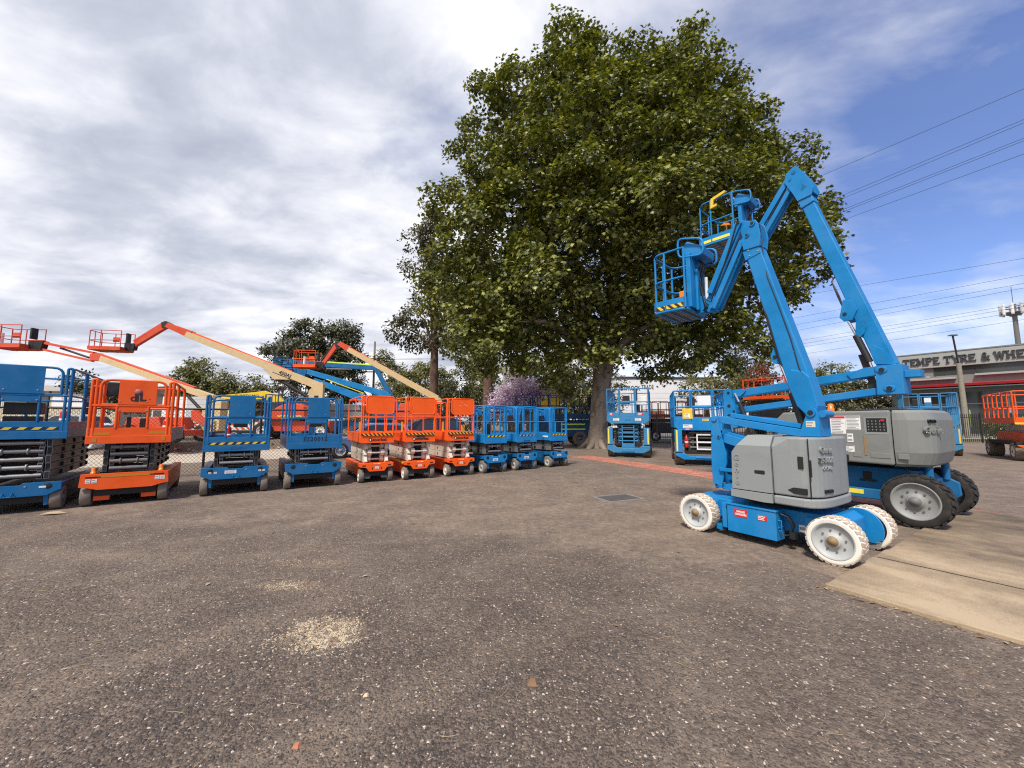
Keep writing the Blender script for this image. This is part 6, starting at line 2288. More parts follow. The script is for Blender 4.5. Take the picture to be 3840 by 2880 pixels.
for s in (-1, 1):
    b = MB()
    b.prism([(.6, .35), (.9, .8), (4.1, .8), (4.4, .4), (4.1, 0), (.9, 0)], *sorted((s * 1.3, s * .75)), 'y')
    b.build('track', 'black', ex, .05)
dk2 = dict(W=1.75, L=3.4, zc=(.4, .6, 1.3), wheel=(.45, .3), zp=(1.45, 1.65, 1.85, 2.3, 2.95), mat='blue_dark', arm='blue_dark', n=4, posts=False, ladder=False, bays=3, z=.5)
rt_lift('rough_terrain_lift', 'dark blue scissor lift beyond the fence, between the striped and numbered blue lifts', 'scissor lift', (-14.2, 27.5), 75, 'rough terrain scissor lifts', dk2)
orl = dict(W=1.8, L=3.2, zc=(.5, .75, 1.6), wheel=(.5, .35), zp=(3.35, 3.5, 3.7, 4.5, 5.2), mat='orange', arm='black_sat', n=8, posts=False, ladder=False, bays=1, z=.0, box='black')
rt_lift('rough_terrain_lift', 'orange scissor lift raised a little beyond the spiked fence, behind the near boom', 'scissor lift', (23.0, 32.0), 30, 'rough terrain scissor lifts', orl)
# pile of machines and parts far left
mc = thing('machine_trailer', 'white tray trailer with orange and white hazard boards beyond the fence at far left', 'trailer', (-20.4, 21.6, .3), R(8))
MB().box(0, 6.2, 0, 1.8, .55, .68).build('tray', 'black', mc)
for k in range(3):
    h_ = hazard(.3 + 2 * k, 1.5 + 2 * k, -.02, .75, 1.1, mc, 4, .9, gap_mat='white', mat='orange')
for k in range(5):
    MB().box(.2 + 1.3 * k, .26 + 1.3 * k, 0, .05, .68, 1.9).build('stake', 'white', mc)
MB().box(.2, 6, .02, .06, 1.85, 1.92).build('rail', 'white', mc)
for x in (1.5, 4.5):
    wheel(mc, (x, .1, .36), .36, .22, 'tyre_black', 'rim_white', 'y', -1)

# ------------------------------------------------------------------ poles, tower and cables
lp = thing('street_lamp', 'weathered timber pole with a slim dark lamp arm in front of the tyre shop', 'street lamp', (42.3, 36.0, 0), R(0))
b = MB()
b.tube([(0, 0, 0), (-.05, 0, 3.6), (-.10, 0, 7.0)], .2, 14, 0, False, [.22, .20, .17])
b.build('pole', 'wood', lp)
b = MB()
b.tube([(-.08, -.02, 6.6), (-.22, -.05, 7.4), (-.48, -.1, 9.6)], .07, 8)
b.build('lamp_arm', 'black_sat', lp)
b = MB()
b.prism([(-.85, 9.6), (-.8, 9.72), (-.2, 9.74), (-.1, 9.66), (-.12, 9.6)], -.25, .05, 'y')
b.build('lamp_head', 'arm_grey', lp, .03)
b = MB()
b.box(.16, .215, -.22, -.19, 1.0, 2.6)
b.build('marker_strip', 'lime', lp)
tp_ = thing('timber_pole', 'pale grey green timber pole standing just left of the big trunk', 'pole', (5.75, 26.6, 0))
b = MB()
b.tube([(0, 0, 0), (.02, 0, 4), (.05, 0, 9.0)], .15, 12, 0, False, [.17, .16, .14])
b.build('pole', 'wood', tp_)
for i, (x, y, h_, lab) in enumerate(((-21.7, 60, 14.2, 'tall timber power pole with two crossarms behind the raised boom'), (-19.4, 60, 8.2, 'short bare timber pole right of the power pole'), (-.6, 33, 6.5, 'slim timber pole beside the purple flowering tree'))):
    pp = thing('power_pole', lab, 'power pole', (x, y, .4))
    b = MB()
    b.tube([(0, 0, 0), (0, 0, h_ - .5)], .16, 10, 0, False, [.2, .14])
    b.build('pole', 'wood', pp)
    if i == 0:
        for z, wd in ((10.9, 2.2), (8.8, 1.8)):
            MB().box(-wd, wd * .8, -.08, .08, z, z + .16).build('crossarm', 'wood', pp)
            for s in (-wd + .1, wd * .8 - .1):
                MB().cyl((s, 0, z - .55), (s, 0, z), .07, 8).build('insulator', 'arm_grey', pp)
ct = thing('phone_tower', 'grey phone tower with a crown of white panel antennas above the tyre shop roof', 'phone tower', (109.5, 82, 0))
b = MB()
b.tube([(0, 0, 0), (0, 0, 27)], .7, 14, 0, False, [.5, .36])
b.cyl((0, 0, 27), (0, 0, 31), .06, 6)
b.build('mast', 'arm_grey', ct)
b = MB()
b.lathe([(.3, 24.3), (1.7, 25.0), (1.8, 25.2), (.3, 24.7)], 16, 0, 'z')
b.lathe([(1.4, 26.2), (1.6, 26.2), (1.6, 26.4), (1.4, 26.4)], 16, 0, 'z')
b.build('head_frame', 'arm_grey', ct)
for k in range(9):
    a_ = 2 * math.pi * k / 9 + .2
    x, y = 1.85 * math.cos(a_), 1.85 * math.sin(a_)
    b = MB()
    b.box(x - .22, x + .22, y - .15, y + .15, 24.6, 27.0)
    b.build('antenna', 'white' if k % 3 else 'tank', ct, .05)
M['cable'] = plain('dark_cable', (0.03, 0.03, 0.032), .5)


def cable(label, p0, p1, sag, r, group='overhead power cables'):
    p0, p1 = Vector(p0), Vector(p1)
    b = MB()
    pts_ = []
    for k in range(25):
        t_ = k / 24
        p = p0.lerp(p1, t_)
        p.z -= sag * 4 * t_ * (1 - t_)
        pts_.append(p)
    b.tube(pts_, r, 5)
    c = b.build('overhead_cable', 'cable')
    tag(c, label, 'cable', group)
    return c
for i, (rx, rz, lx, lz, h_, ext, lab) in enumerate((
        (1.4446, .934, .9066, .6977, 14.0, 5.0, 'uppermost single cable crossing the blue sky at the right'),
        (1.4327, .841, .9127, .6195, 13.2, 5.0, 'upper strand of the highest close pair of cables'),
        (1.4312, .831, .9119, .610, 13.0, 5.0, 'lower strand of the highest close pair of cables'),
        (1.4254, .785, .8963, .5727, 12.5, 4.0, 'upper strand of the second close pair of cables'),
        (1.4242, .777, .8956, .5661, 12.3, 4.0, 'lower strand of the second close pair of cables'),
        (1.4192, .738, .8742, .5356, 12.0, 4.0, 'single cable just under the two close pairs'),
        (1.3808, .4377, .7590, .3326, 10.5, 2.0, 'single cable across the white cloud behind the two booms'),
        (1.3746, .3912, .7298, .2694, 10.2, 2.2, 'topmost of the three cables that converge behind the near boom'),
        (1.3715, .3681, .7285, .2506, 9.9, 2.2, 'middle of the three cables that converge behind the near boom'),
        (1.3700, .3554, .7274, .2344, 9.8, 2.2, 'lowest of the three cables that converge behind the near boom'),
        (1.3646, .3135, .7132, .2045, 9.4, 2.0, 'topmost of the three low parallel cables above the tyre shop'),
        (1.3635, .3046, .7126, .1947, 9.2, 2.0, 'middle of the three low parallel cables above the tyre shop'),
        (1.3619, .2919, .7119, .1860, 9.0, 2.0, 'lowest of the three low parallel cables above the tyre shop'),
        (1.3588, .2692, .7106, .1674, 8.6, 2.0, 'thin lowest cable that passes the lamp arm before the tyre shop'))):
    dz = h_ - 1.53
    a_ = Vector((rx * dz / rz, dz / rz, h_))
    c_ = Vector((lx * dz / lz, dz / lz, h_))
    dd = c_ - a_
    cable(lab, a_ - dd * .6, a_ + dd * ext, .0, .0085 if i < 6 else .010)
for i, (x0, z0, x1, z1) in enumerate(((-24, 11.4, 10, 13.5), (-20, 11.4, 12, 12.6), (-23, 9.4, 10, 10.3))):
    cable(('upper', 'middle', 'lower')[i] + ' cable strung from the crossarms of the tall power pole', (x0 + .4, 60, z0 - .1), (x1, 64, z1), .4, .02)


# ------------------------------------------------------------------ trees
def leaf_material(name, c0, c1, c2, rough=.45, trans=.35):
    m = bpy.data.materials.new(name)
    m.use_nodes = True
    t = NT(m.node_tree)
    t.n.clear()
    out = t.node('ShaderNodeOutputMaterial')
    geo = t.node('ShaderNodeNewGeometry')
    col = t.ramp(geo.outputs['Random Per Island'], [(0.0, c0), (0.55, c1), (0.9, c2), (1.0, tuple(min(1, x * 1.35) for x in c2))])
    p = t.node('ShaderNodeBsdfPrincipled')
    t.link(col, p.inputs['Base Color'])
    p.inputs['Roughness'].default_value = rough
    tr = t.node('ShaderNodeBsdfTranslucent')
    t.link(t.mix(1.0, col, (1.5, 1.5, .55), 'MULTIPLY'), tr.inputs['Color'])
    mx = t.node('ShaderNodeMixShader')
    mx.inputs[0].default_value = trans
    t.link(p.outputs[0], mx.inputs[1])
    t.link(tr.outputs[0], mx.inputs[2])
    t.link(mx.outputs[0], out.inputs[0])
    return m


M['leaf_plane'] = leaf_material('plane_leaf', (0.042, 0.054, 0.009), (0.105, 0.120, 0.019), (0.28, 0.285, 0.055), .42, .20)
M['leaf_euc'] = leaf_material('gum_leaf', (0.040, 0.041, 0.020), (0.076, 0.073, 0.036), (0.14, 0.128, 0.068), .5, .2)
M['leaf_round'] = leaf_material('dark_leaf', (0.034, 0.040, 0.018), (0.066, 0.070, 0.031), (0.12, 0.115, 0.055), .5, .2)
M['leaf_olive'] = leaf_material('olive_leaf', (0.070, 0.076, 0.022), (0.135, 0.135, 0.040), (0.24, 0.22, 0.075), .5, .25)
M['leaf_light'] = leaf_material('yellow_green_leaf', (0.10, 0.105, 0.030), (0.18, 0.175, 0.055), (0.30, 0.27, 0.10), .5, .3)
M['flower'] = leaf_material('lilac_blossom', (0.40, 0.29, 0.56), (0.58, 0.45, 0.74), (0.76, 0.63, 0.88), .6, .3)
M['leaf_red'] = leaf_material('rusty_leaf', (0.14, 0.045, 0.02), (0.20, 0.065, 0.03), (0.26, 0.10, 0.045), .5, .25)


def bark_material(name, a, b_, c, scale):
    m, t, bs = new_mat(name)
    tc = t.node('ShaderNodeTexCoord')
    P = tc.outputs['Object']
    v = t.node('ShaderNodeTexVoronoi')
    v.inputs['Scale'].default_value = scale
    wob = t.noise(P, scale * 1.3, 4, .6)
    t.link(t.mix(.35, t.mapping(P, (1, 1, .55)), wob), v.inputs['Vector'])
    sep = t.node('ShaderNodeSeparateColor')
    t.link(v.outputs['Color'], sep.inputs[0])
    n1 = t.noise(t.mapping(P, (3, 3, .5)), 2.0, 6, .6)
    col = t.mix(t.ramp(sep.outputs[0], [(.5, 0.0), (.6, 1.0)]), a, b_)
    col = t.mix(t.ramp(n1, [(.45, 0.0), (.75, .8)]), col, c)
    t.link(col, bs.inputs['Base Color'])
    bs.inputs['Roughness'].default_value = .9
    bp = t.node('ShaderNodeBump')
    bp.inputs['Strength'].default_value = .6
    bp.inputs['Distance'].default_value = .03
    t.link(n1, bp.inputs['Height'])
    t.link(bp.outputs[0], bs.inputs['Normal'])
    return m


M['bark_plane'] = bark_material('mottled_plane_bark', (0.25, 0.20, 0.155), (0.14, 0.112, 0.088), (0.33, 0.27, 0.21), 3.2)
M['bark_dark'] = bark_material('dark_ironbark', (0.12, 0.066, 0.046), (0.075, 0.042, 0.031), (0.16, 0.10, 0.07), 5)
M['bark_pale'] = bark_material('pale_gum_bark', (0.40, 0.35, 0.28), (0.28, 0.24, 0.19), (0.5, 0.45, 0.38), 2)


def rand_unit(n):
    v = RNG.normal(size=(n, 3))
    return v / np.linalg.norm(v, axis=1, keepdims=True)


def leaves_mesh(name, P, size, mat, parent, shape='lobed', droop=.35, out=None):
    """one leaf-sized face per point; leaves hang and tilt at random"""
    n = len(P)
    # leaf axis (towards the tip) and normal
    ax = rand_unit(n) * .75
    ax[:, 2] = ax[:, 2] * .7 - droop
    if out is not None:
        ax += out * .6
    ax /= np.linalg.norm(ax, axis=1, keepdims=True)
    nr = rand_unit(n) * .50
    nr[:, 2] += .70
    if out is not None:
        nr += out * .65
    nr -= ax * np.sum(nr * ax, 1, keepdims=True)
    nr /= np.linalg.norm(nr, axis=1, keepdims=True) + 1e-9
    sd = np.cross(ax, nr)
    if shape == 'lobed':
        uv = np.array([(0, 0), (.30, .12), (.62, .30), (.28, .50), (.42, .78), (.14, .66), (0, 1.05), (-.14, .66), (-.42, .78), (-.28, .50), (-.62, .30), (-.30, .12)], float)
        lift = -np.abs(uv[:, 0]) * .25 - .18 * uv[:, 1] ** 2
    elif shape == 'kite':
        uv = np.array([(0, 0), (.32, .45), (0, 1.1), (-.32, .45)], float)
        lift = np.array([0, -.05, -.12, -.05])
    else:
        uv = np.array([(-.5, 0), (.5, .05), (.42, .9), (-.45, 1.0)], float)
        lift = np.array([0, .05, -.1, .05])
    s = size[:, None, None]
    V = P[:, None, :] + s * (uv[None, :, 0:1] * sd[:, None, :] + uv[None, :, 1:2] * ax[:, None, :] + lift[None, :, None] * nr[:, None, :])
    k = len(uv)
    F = np.arange(n * k).reshape(n, k)
    o_ = fast_mesh(name, V.reshape(-1, 3), F, [mat])
    o_.parent = parent
    return o_


def inside(poly, x, z):
    """even-odd test, vectorised"""
    c = np.zeros(len(x), bool)
    n = len(poly)
    for i in range(n):
        x0, z0 = poly[i]
        x1, z1 = poly[(i + 1) % n]
        cond = ((z0 > z) != (z1 > z))
        with np.errstate(divide='ignore', invalid='ignore'):
            xi = (x1 - x0) * (z - z0) / (z1 - z0) + x0
        c ^= cond & (x < xi)
    return c


def edge_dist(poly, x, z):
    d = np.full(len(x), 1e9)
    n = len(poly)
    for i in range(n):
        a = np.array(poly[i])
        b_ = np.array(poly[(i + 1) % n])
        ab = b_ - a
        t_ = np.clip(((x - a[0]) * ab[0] + (z - a[1]) * ab[1]) / (ab @ ab), 0, 1)
        d = np.minimum(d, np.hypot(x - a[0] - t_ * ab[0], z - a[1] - t_ * ab[1]))
    return d


# ---- the big plane tree
TX, TY0 = 4.95, 22.6
tree = thing('plane_tree', 'huge leafy plane tree with a thick mottled trunk towering over the yard', 'tree', (0, 0, 0))
outline = [(2.3, 25.2), (3.5, 25.7), (5.4, 25.3), (6.6, 24.0), (7.7, 24.7), (9.3, 24.4), (11.0, 25.4), (11.7, 23.4), (12.9, 22.2), (13.3, 20.0), (15.1, 19.9), (16.2, 18.6), (17.2, 18.1),
           (17.3, 16.3), (17.8, 15.4), (18.9, 15.9), (19.2, 14.8), (18.7, 13.3), (17.9, 12.7), (18.9, 11.6), (18.0, 10.4), (17.3, 9.4), (16.6, 8.4), (15.8, 7.2), (15.0, 6.0), (13.7, 5.0), (11.6, 4.0), (10.0, 4.4), (9.2, 3.4), (7.5, 4.5),
           (4.7, 4.6), (3.1, 2.7), (2.0, 3.9), (-.1, 4.1), (-2.7, 4.2), (-3.6, 4.8), (-4.3, 6.0), (-4.9, 8.1), (-5.4, 10.6), (-4.5, 12.5), (-4.7, 14.7), (-3.4, 16.4), (-2.9, 19.0), (-2.9, 21.0), (-1.2, 22.4), (1.1, 22.9)]
n = 60000
x = RNG.uniform(-5.5, 19.5, n)
z = RNG.uniform(3.5, 26.5, n)
k = inside(outline, x, z)
x, z = x[k], z[k]
ed = edge_dist(outline, x, z)
k = ed > .7
x, z, ed = x[k], z[k], ed[k]
# an uneven dome: it bulges little towards the street side where it stands high, more at the back
wob = np.sin(x * .9 + 1.3 * np.sin(z * .7)) * np.sin(z * .8 + 1.1 * np.sin(x * .6))
thf = np.minimum(.3 + ed * .60, 4.6) * (1 + .28 * wob)
thb = np.minimum(.6 + ed * 1.0, 7.0)
front = RNG.random(len(x)) < .62
dep = np.where(RNG.random(len(x)) < .74, RNG.uniform(.70, 1.0, len(x)), RNG.uniform(.0, .70, len(x)))
y = 21.6 + np.where(front, -thf, thb) * dep
cand = np.stack([x, y, z, ed], 1)


def spaced(cand, rad, most):
    cent, cell = [], {}
    for p in cand:
        key = (int(p[0] // rad), int(p[1] // rad), int(p[2] // rad))
        ok = True
        for dx in (-1, 0, 1):
            for dy in (-1, 0, 1):
                for dz in (-1, 0, 1):
                    for q in cell.get((key[0] + dx, key[1] + dy, key[2] + dz), ()):
                        if (p[0] - q[0]) ** 2 + (p[1] - q[1]) ** 2 + (p[2] - q[2]) ** 2 < rad * rad:
                            ok = False
        if ok:
            cent.append(p)
            cell.setdefault(key, []).append(p)
        if len(cent) >= most:
            break
    return np.array(cent)


RNG.shuffle(cand)
lobe = spaced(cand, 2.05, 420)
core = np.array([7.0, 22.5, 11.0])
SP, SO = [], []
for p in lobe:
    rho = min(RNG.uniform(.9, 1.95), .45 + p[3] * .75)
    od = p[:3] - core
    od /= np.linalg.norm(od)
    m_ = int(5 + 5.5 * rho * rho)
    u = rand_unit(m_) + od * .75 + np.array([0, 0, .35])
    u /= np.linalg.norm(u, axis=1, keepdims=True)
    SP.append(p[:3] + u * rho * RNG.uniform(.7, 1.0, (m_, 1)) * np.array([1.0, 1.0, .78]))
    SO.append(u)
SP, SO = np.concatenate(SP), np.concatenate(SO)
per = 40
cl = np.repeat(np.arange(len(SP)), per)
off = np.clip(RNG.normal(size=(len(cl), 3)), -1.7, 1.7) * np.array([.31, .31, .22])
off[:, 2] -= .45 * np.hypot(off[:, 0], off[:, 1]) ** 1.4
LP = SP[cl] + off
LS = RNG.uniform(.13, .24, len(LP))
inner = cand[RNG.permutation(len(cand))[:24000]]  # larger filler leaves added inside the crown to block light
inner = inner[(inner[:, 3] > 1.4)]
inner[:, 1] = 21.6 + (inner[:, 1] - 21.6) * .8
LP = np.concatenate([LP, inner[:, :3]])
LO = np.concatenate([SO[cl], rand_unit(len(inner)) * .2])
LS = np.concatenate([LS, RNG.uniform(.22, .36, len(inner))])
leaves_mesh('crown', LP, LS, 'leaf_plane', tree, 'lobed', .45, LO)
b = MB()
b.tube([(TX, TY0, -.1), (TX + .02, TY0, .35), (TX + .10, TY0, 1.1), (TX + .2, TY0, 2.6), (TX + .42, TY0, 4.2), (TX + .55, TY0, 5.4), (TX + 1.0, TY0, 8.5), (TX + 1.4, TY0, 12), (TX + 1.7, TY0, 15.5), (TX + 1.8, TY0, 19)], .5, 18, 0, False,
       [.72, .60, .53, .50, .53, .60, .42, .32, .2, .06])
for k in range(7):
    a_ = 2 * math.pi * k / 7 + .4
    b.tube([(TX + .35 * math.cos(a_), TY0 + .35 * math.sin(a_), .5), (TX + .7 * math.cos(a_), TY0 + .7 * math.sin(a_), .12), (TX + 1.2 * math.cos(a_), TY0 + 1.2 * math.sin(a_), -.12)], .2, 8, 0, False, [.22, .19, .10])
lim = [((.3, 0, 4.6), (2.6, -.3, 7.0), (5.6, -.6, 9.6), (8.6, -.6, 11.6)), ((.35, 0, 4.8), (-1.8, -.1, 6.6), (-4.2, -.3, 8.4), (-6.6, -.2, 9.4)), ((.5, 0, 5.6), (-1.0, -.3, 8.6), (-2.8, -.5, 12.5), (-3.8, -.3, 15.5)),
       ((.6, 0, 6.2), (1.9, -.4, 9.2), (3.2, -.6, 13.0), (4.4, -.4, 17.0)), ((.9, 0, 8.0), (3.0, .8, 11.6), (5.0, 1.2, 15.5), (5.6, 1.0, 18.5)), ((.9, .0, 7.5), (-.6, 1.6, 11.2), (-1.6, 2.4, 15.8), (-1.8, 2.2, 18.5)),
       ((.4, 0, 5.0), (2.4, 2.0, 7.8), (5.6, 3.0, 10.4), (9.0, 3.0, 12.6)), ((.4, 0, 5.0), (-1.5, -1.4, 6.3), (-3.2, -2.3, 6.9), (-4.6, -2.6, 6.8)), ((.45, 0, 4.7), (1.4, -1.4, 6.1), (2.8, -2.4, 6.9), (4.2, -2.8, 6.9)),
       ((1.2, 0, 10.0), (1.6, -.6, 13.6), (2.0, -.8, 17.0), (2.2, -.6, 19.5)), ((.3, 0, 4.9), (-3.0, 1.4, 6.6), (-5.6, 2.0, 7.6), (-7.4, 2.0, 7.2))]
for l_ in lim:
    p = [(TX + q[0], TY0 + q[1], q[2]) for q in l_]
    b.tube(p, .2, 9, 0, False, [.30, .21, .12, .03])
    for j in (1, 2):
        for _ in range(2):
            q = Vector(p[j]).lerp(Vector(p[j + 1]), random.random())
            dv_ = Vector((random.uniform(-1, 1), random.uniform(-.3, 1), random.uniform(-.1, 1))).normalized() * random.uniform(.9, 1.8)
            b.tube([q, q + dv_ * .5 + Vector((0, 0, .2)), q + dv_], .05, 6, 0, False, [.08, .05, .015])
b.build('trunk', 'bark_plane', tree)


def tree_of(name, label, x, y, h, blobs, leaf, trunk, bark='bark_dark', z0=.4, ls=(.3, .55), dens=26, shape='kite', group='background trees', per=34, tr=.3, dep=1.0, limbs=True, droop=.4, spread=.42):
    """crown out of several uneven lobes (dx, dz, rx, rz) filled with leaf clumps, on a tapered trunk"""
    t = thing(name, label, 'tree', (x, y, z0), 0, group)
    C_, O_ = [], []
    for (dx, dz, rx, rz) in blobs:
        n_ = max(6, int(dens * rx * rz))
        u = rand_unit(n_)
        r_ = RNG.uniform(.45, 1.0, n_) ** .5
        r_ *= RNG.uniform(.82, 1.12, n_)
        C_.append(np.stack([dx + u[:, 0] * rx * r_, u[:, 1] * rx * dep * r_, dz + u[:, 2] * rz * r_], 1))
        O_.append(u)
    C_, O_ = np.concatenate(C_), np.concatenate(O_)
    cl_ = np.repeat(np.arange(len(C_)), per)
    sp = spread * (ls[1] / .5)
    off_ = np.clip(RNG.normal(size=(len(cl_), 3)), -1.8, 1.8) * np.array([sp, sp, sp * .7])
    P_ = C_[cl_] + off_
    leaves_mesh('crown', P_, RNG.uniform(ls[0], ls[1], len(P_)), leaf, t, shape, droop, O_[cl_])
    b_ = MB()
    top = max(dz for _, dz, _, _ in blobs)
    bx = np.mean([dx for dx, _, _, _ in blobs])
    b_.tube([(0, 0, -.2), (.05, 0, trunk), (bx * .4, 0, (trunk + top) / 2), (bx * .7, 0, top)], tr, 10, 0, False, [tr * 1.25, tr * .9, tr * .55, tr * .12])
    if limbs:
        for (dx, dz, rx, rz) in blobs:
            b_.tube([(bx * .15, 0, min(trunk, dz * .8)), (dx * .55 + .1, random.uniform(-.5, .5), dz - rz * .35), (dx, random.uniform(-.3, .3), dz + rz * .3)], tr * .3, 6, 0, False, [tr * .45, tr * .28, tr * .08])
    b_.build('trunk', bark, t)
    return t


random.seed(21)
# tall gums at the left of the plane tree
tree_of('gum_tree', 'tall dark gum tree rising along the left edge of the plane tree', -8.2, 40, 24,
        [(-.6, 22.6, 1.8, 2.0), (-1.7, 20.4, 1.8, 1.8), (-1.4, 17.2, 2.4, 1.4), (1.0, 20.5, 3, 3), (-.6, 14.2, 1.8, 1.4), (-2.0, 12.2, 2.2, 1.3), (-3.2, 10.7, 1.9, 1.1), (-1.0, 10.0, 3.0, 1.6), (1.6, 16, 3, 3), (2.4, 11, 3, 2.0)],
        'leaf_euc', 9.0, ls=(.20, .42), dens=5, per=52, tr=.42, spread=.5)
tree_of('gum_tree', 'gum tree with a straight dark red trunk under the left half of the plane tree', -2.2, 34.5, 16,
        [(-1.2, 10.0, 2.2, 1.6), (1.8, 10.5, 2.5, 1.8), (.2, 13, 3, 2.5), (-2.6, 12, 2, 1.5), (2.8, 8.6, 1.6, 1.0)], 'leaf_euc', 8.0, ls=(.2, .42), dens=6, per=50, tr=.42)
tree_of('round_tree', 'broad round dark tree behind the red and orange boom', -28.3, 55, 16,
        [(-.5, 12.6, 4.2, 2.8), (3.2, 12.2, 3.6, 2.6), (-4.4, 11.2, 2.8, 1.6), (-6.2, 11.2, 1.6, 1.0), (1.0, 9.4, 4.6, 2.6), (5.4, 9.6, 2.0, 2.2), (3.8, 7.0, 3.2, 1.8), (-1.8, 7.4, 2.6, 1.5), (-3.0, 9.3, 2.4, 1.4), (2.6, 4.6, 3.8, 1.5), (-1.4, 14.2, 2.2, 1.3), (3.6, 14.4, 2.2, 1.2), (5.2, 5.4, 1.8, 1.4)],
        'leaf_round', 4.0, ls=(.22, .46), dens=8.5, per=48, tr=.5, spread=.45)
tree_of('grey_gum', 'thin grey gum left of the round tree', -36.0, 60, 9, [(0, 8.2, 1.6, 1.6), (1.2, 6.4, 1.6, 1.2), (-1.0, 6.4, 1.2, 1.0), (.8, 4.6, 2.0, 1.2), (2.6, 5.0, 1.4, 1.2)], 'leaf_euc', 5, 'bark_pale', ls=(.2, .4), dens=6, per=34, tr=.2)
tree_of('leafy_tree', 'olive green tree left of the yellow excavator, its crown split in clumps', -41.2, 50, 9.5,
        [(0, 8.0, 1.8, 1.5), (-1.2, 6.6, 1.7, 1.4), (1.2, 6.4, 1.6, 1.2), (.2, 4.6, 2.4, 1.5), (-2.0, 4.4, 1.3, 1.0), (2.4, 4.6, 1.2, .9)], 'leaf_olive', 3, ls=(.2, .40), dens=13, per=46, tr=.3)
tree_of('leafy_tree', 'rounder olive tree between the cream tower and the striped blue lift', -37.4, 50, 8,
        [(0, 6.3, 1.6, 1.3), (.9, 5.2, 1.5, 1.3), (-1.0, 5.0, 1.5, 1.3), (.1, 3.6, 2.2, 1.4), (1.4, 3.6, 1.0, .9)], 'leaf_olive', 2.6, ls=(.2, .40), dens=14, per=46, tr=.3)
tree_of('leafy_tree', 'small olive tree above the yellow excavator', -33.6, 50, 7,
        [(0, 5.6, 1.3, 1.2), (-.9, 4.6, 1.1, 1.0), (.9, 4.6, 1.2, 1.0), (0, 3.4, 1.7, 1.2)], 'leaf_olive', 2.4, ls=(.2, .40), dens=14, per=46, tr=.25)
tree_of('leafy_tree', 'dark tree top peeping over the orange lift', -46.5, 42, 8, [(0, 5.4, 1.9, 1.0), (1.4, 4.6, 1.8, 1.0), (3.2, 3.6, 1.6, 1.2), (4.6, 3.2, 1.5, 1.2)], 'leaf_round', 3, ls=(.2, .4), dens=12, per=40, tr=.25)
# row of gums behind the yard
row = [(-17.6, 58, 12, 'leaf_olive', 'leafy gum left of the thick knotty trunk'), (-14.6, 60, 11, 'leaf_light', 'pale yellow green gum behind the orange and cream lifts'), (-11.5, 57, 10.5, 'leaf_olive', 'olive gum just left of the knotty trunk'),
       (-6.2, 58, 12, 'leaf_olive', 'gum between the two dark trunks, left one'), (-3.4, 55, 11.5, 'leaf_light', 'thin pale stemmed gum between the two dark trunks'), (1.5, 54, 12, 'leaf_light', 'tall pale gum behind the purple flowering tree'),
       (5.8, 52, 11.5, 'leaf_olive', 'olive gum right of the purple flowering tree'), (9.4, 50, 9.5, 'leaf_euc', 'dull gum behind the timber pole'), (12.5, 52, 9.0, 'leaf_euc', 'dull gum close left of the white warehouse'), (-21.0, 66, 8.0, 'leaf_light', 'small pale tree under the power pole')]
for (x_, y_, h_, lf, lab) in row:
    bl = []
    for k in range(11):
        q = k / 10
        bl.append((random.uniform(-2.4, 2.4) * (1.2 - q * .5), h_ * (.20 + .72 * q) - .4, random.uniform(1.3, 2.2), random.uniform(.9, 1.5)))
    tree_of('gum_tree', lab, x_, y_, h_, bl, lf, h_ * .45, 'bark_pale', ls=(.2, .42), dens=6, per=40, tr=.2)
for (x_, y_, h_, wd, lf, lab) in ((-19.5, 52, 5.5, 3.2, 'leaf_olive', 'low bushy tree behind the level lime striped boom'), (-13.0, 50, 6.5, 3.4, 'leaf_olive', 'low bushy tree behind the orange and cream lifts'), (-8.6, 48, 6.8, 3.2, 'leaf_euc', 'dull bushy tree right behind the knotty gum trunk'),
                               (-4.8, 47, 7.2, 3.4, 'leaf_olive', 'bushy olive tree between the two dark trunks'), (3.0, 46, 7.6, 3.6, 'leaf_olive', 'bushy olive tree straight above the purple flowering tree'), (8.0, 46, 6.6, 3.4, 'leaf_olive', 'bushy tree behind the long dark blue lift')):
    bl = [(random.uniform(-wd * .7, wd * .7), h_ * q - .6, random.uniform(1.3, 1.9), random.uniform(.9, 1.3)) for q in (.25, .3, .4, .5, .55, .65, .75, .85)]
    tree_of('leafy_tree', lab, x_, y_, h_, bl, lf, h_ * .3, 'bark_pale', ls=(.18, .38), dens=7, per=36, tr=.18)
tree_of('jacaranda', 'purple flowering jacaranda behind the small blue lifts', .75, 31.5, 5.4,
        [(0, 3.9, 1.5, 1.0), (-1.2, 3.0, 1.2, .9), (1.3, 3.2, 1.3, .9), (.2, 2.6, 2.0, .9), (-1.9, 2.2, .9, .8), (2.0, 2.6, .8, .7), (-.2, 1.7, 2.2, .7)], 'flower', 1.4, ls=(.11, .24), dens=55, per=34, tr=.16, spread=.55)
tree_of('leafy_tree', 'olive tree hanging over the street between trunk and jacaranda', 5.0, 40, 9, [(-.6, 6.6, 1.7, 1.2), (-1.2, 5.0, 1.6, 1.1), (.6, 5.6, 1.6, 1.2), (-.4, 3.6, 1.8, 1.0)], 'leaf_olive', 3, ls=(.18, .36), dens=9, per=36, tr=.2)
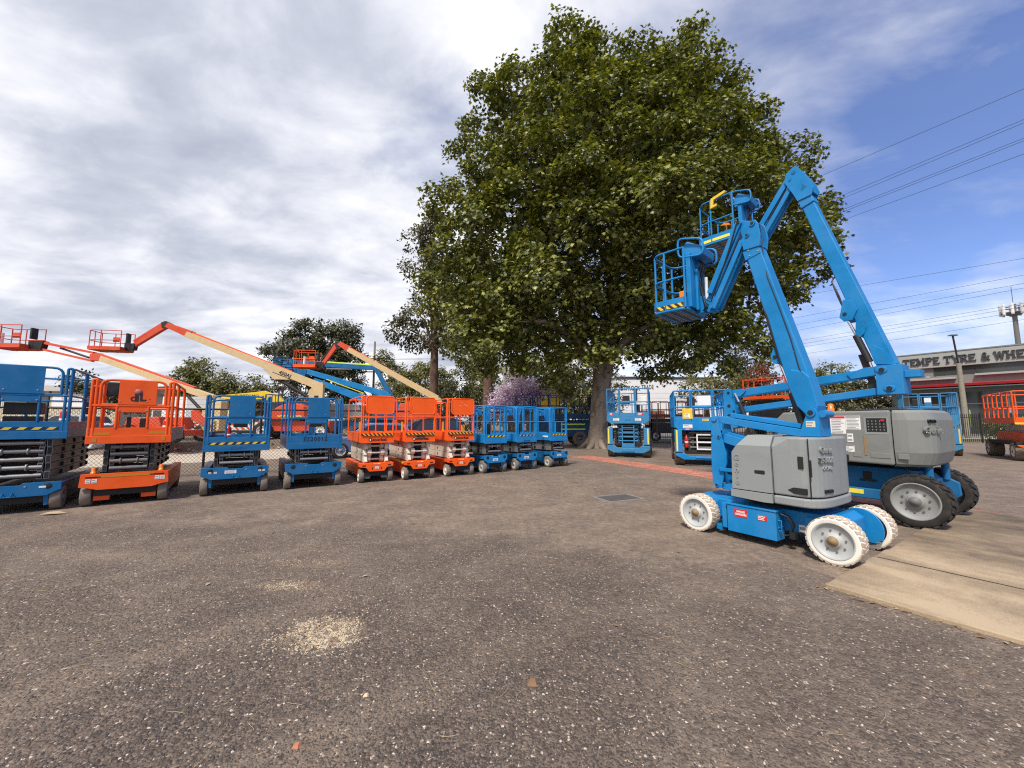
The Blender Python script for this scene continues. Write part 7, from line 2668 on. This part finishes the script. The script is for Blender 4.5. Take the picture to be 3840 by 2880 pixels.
# right hand side
tree_of('leafy_tree', 'tall olive tree right of the plane tree, behind the near boom', 31.0, 50, 11.5,
        [(0, 9.2, 2.4, 1.7), (-1.8, 7.8, 2.0, 1.6), (1.8, 7.2, 1.9, 1.6), (-.6, 5.8, 3.0, 1.8), (-3.0, 5.6, 1.6, 1.4), (2.2, 5.0, 1.6, 1.3), (0, 3.8, 2.6, 1.4), (-4.4, 4.2, 1.8, 1.4)], 'leaf_euc', 4, ls=(.2, .42), dens=8, per=38, tr=.3)
tree_of('leafy_tree', 'low leafy tree in front of the warehouse end wall', 23.2, 46, 8.5,
        [(0, 6.6, 2.0, 1.3), (-1.8, 5.4, 1.7, 1.1), (1.9, 5.6, 1.9, 1.3), (-.4, 4.2, 2.6, 1.2), (3.4, 4.6, 1.6, 1.2), (4.6, 6.0, 1.7, 1.3)], 'leaf_olive', 4, ls=(.18, .38), dens=6.5, per=34, tr=.3)
tree_of('rusty_tree', 'rust coloured tree between the olive trees behind the far boom arms', 27.0, 42, 8, [(0, 6.2, 1.3, 1.2), (.3, 4.6, 1.5, 1.3), (-.8, 5.2, .9, .9), (.2, 3.2, 1.4, 1.1)], 'leaf_red', 3, ls=(.16, .34), dens=11, per=36, tr=.2)
tree_of('leafy_tree', 'rounded olive tree between the two raised booms', 50.3, 60, 11,
        [(0, 8.8, 2.2, 1.6), (-2.0, 7.4, 2.0, 1.5), (2.0, 7.2, 2.0, 1.5), (0, 5.6, 3.4, 1.8), (-3.0, 5.0, 2, 1.5), (3.2, 4.6, 2.0, 1.5), (-.5, 3.0, 3.6, 1.5)], 'leaf_olive', 4, ls=(.22, .46), dens=8, per=38, tr=.35)
tree_of('leafy_tree', 'dark tree just left of the tyre shop corner', 45.0, 47, 8, [(0, 6.2, 1.9, 1.2), (-2.0, 5.0, 1.8, 1.3), (.4, 4.2, 2.2, 1.3), (-3.6, 3.6, 1.9, 1.3), (-.8, 2.6, 2.6, 1.2)], 'leaf_euc', 3, ls=(.2, .42), dens=9, per=38, tr=.3)
tree_of('leafy_tree', 'dark wide tree seen between the far boom arms', 39.0, 52, 8, [(0, 5.6, 2.4, 1.4), (-2.6, 4.8, 2.0, 1.3), (2.4, 5.0, 2.0, 1.3), (0, 3.4, 3.4, 1.4)], 'leaf_euc', 3, ls=(.2, .42), dens=9, per=38, tr=.3)
for (x_, y_, lf, lab) in ((38.6, 30.6, 'leaf_olive', 'bushy shrub at the foot of the street lamp'), (40.6, 31.0, 'leaf_light', 'lighter shrub right of the street lamp foot'), (30.6, 43.5, 'leaf_olive', 'green shrub beside the tyre shop, beyond the fence'), (27.5, 31.5, 'leaf_olive', 'low shrub behind the spiked fence')):
    tree_of('shrub', lab, x_, y_, 2, [(0, 1.2, .9, .7), (.6, .8, .7, .6), (-.6, .8, .7, .6)], lf, .4, ls=(.08, .2), dens=40, per=22, tr=.06, z0=0, group='shrubs along the street', limbs=False, spread=.5)
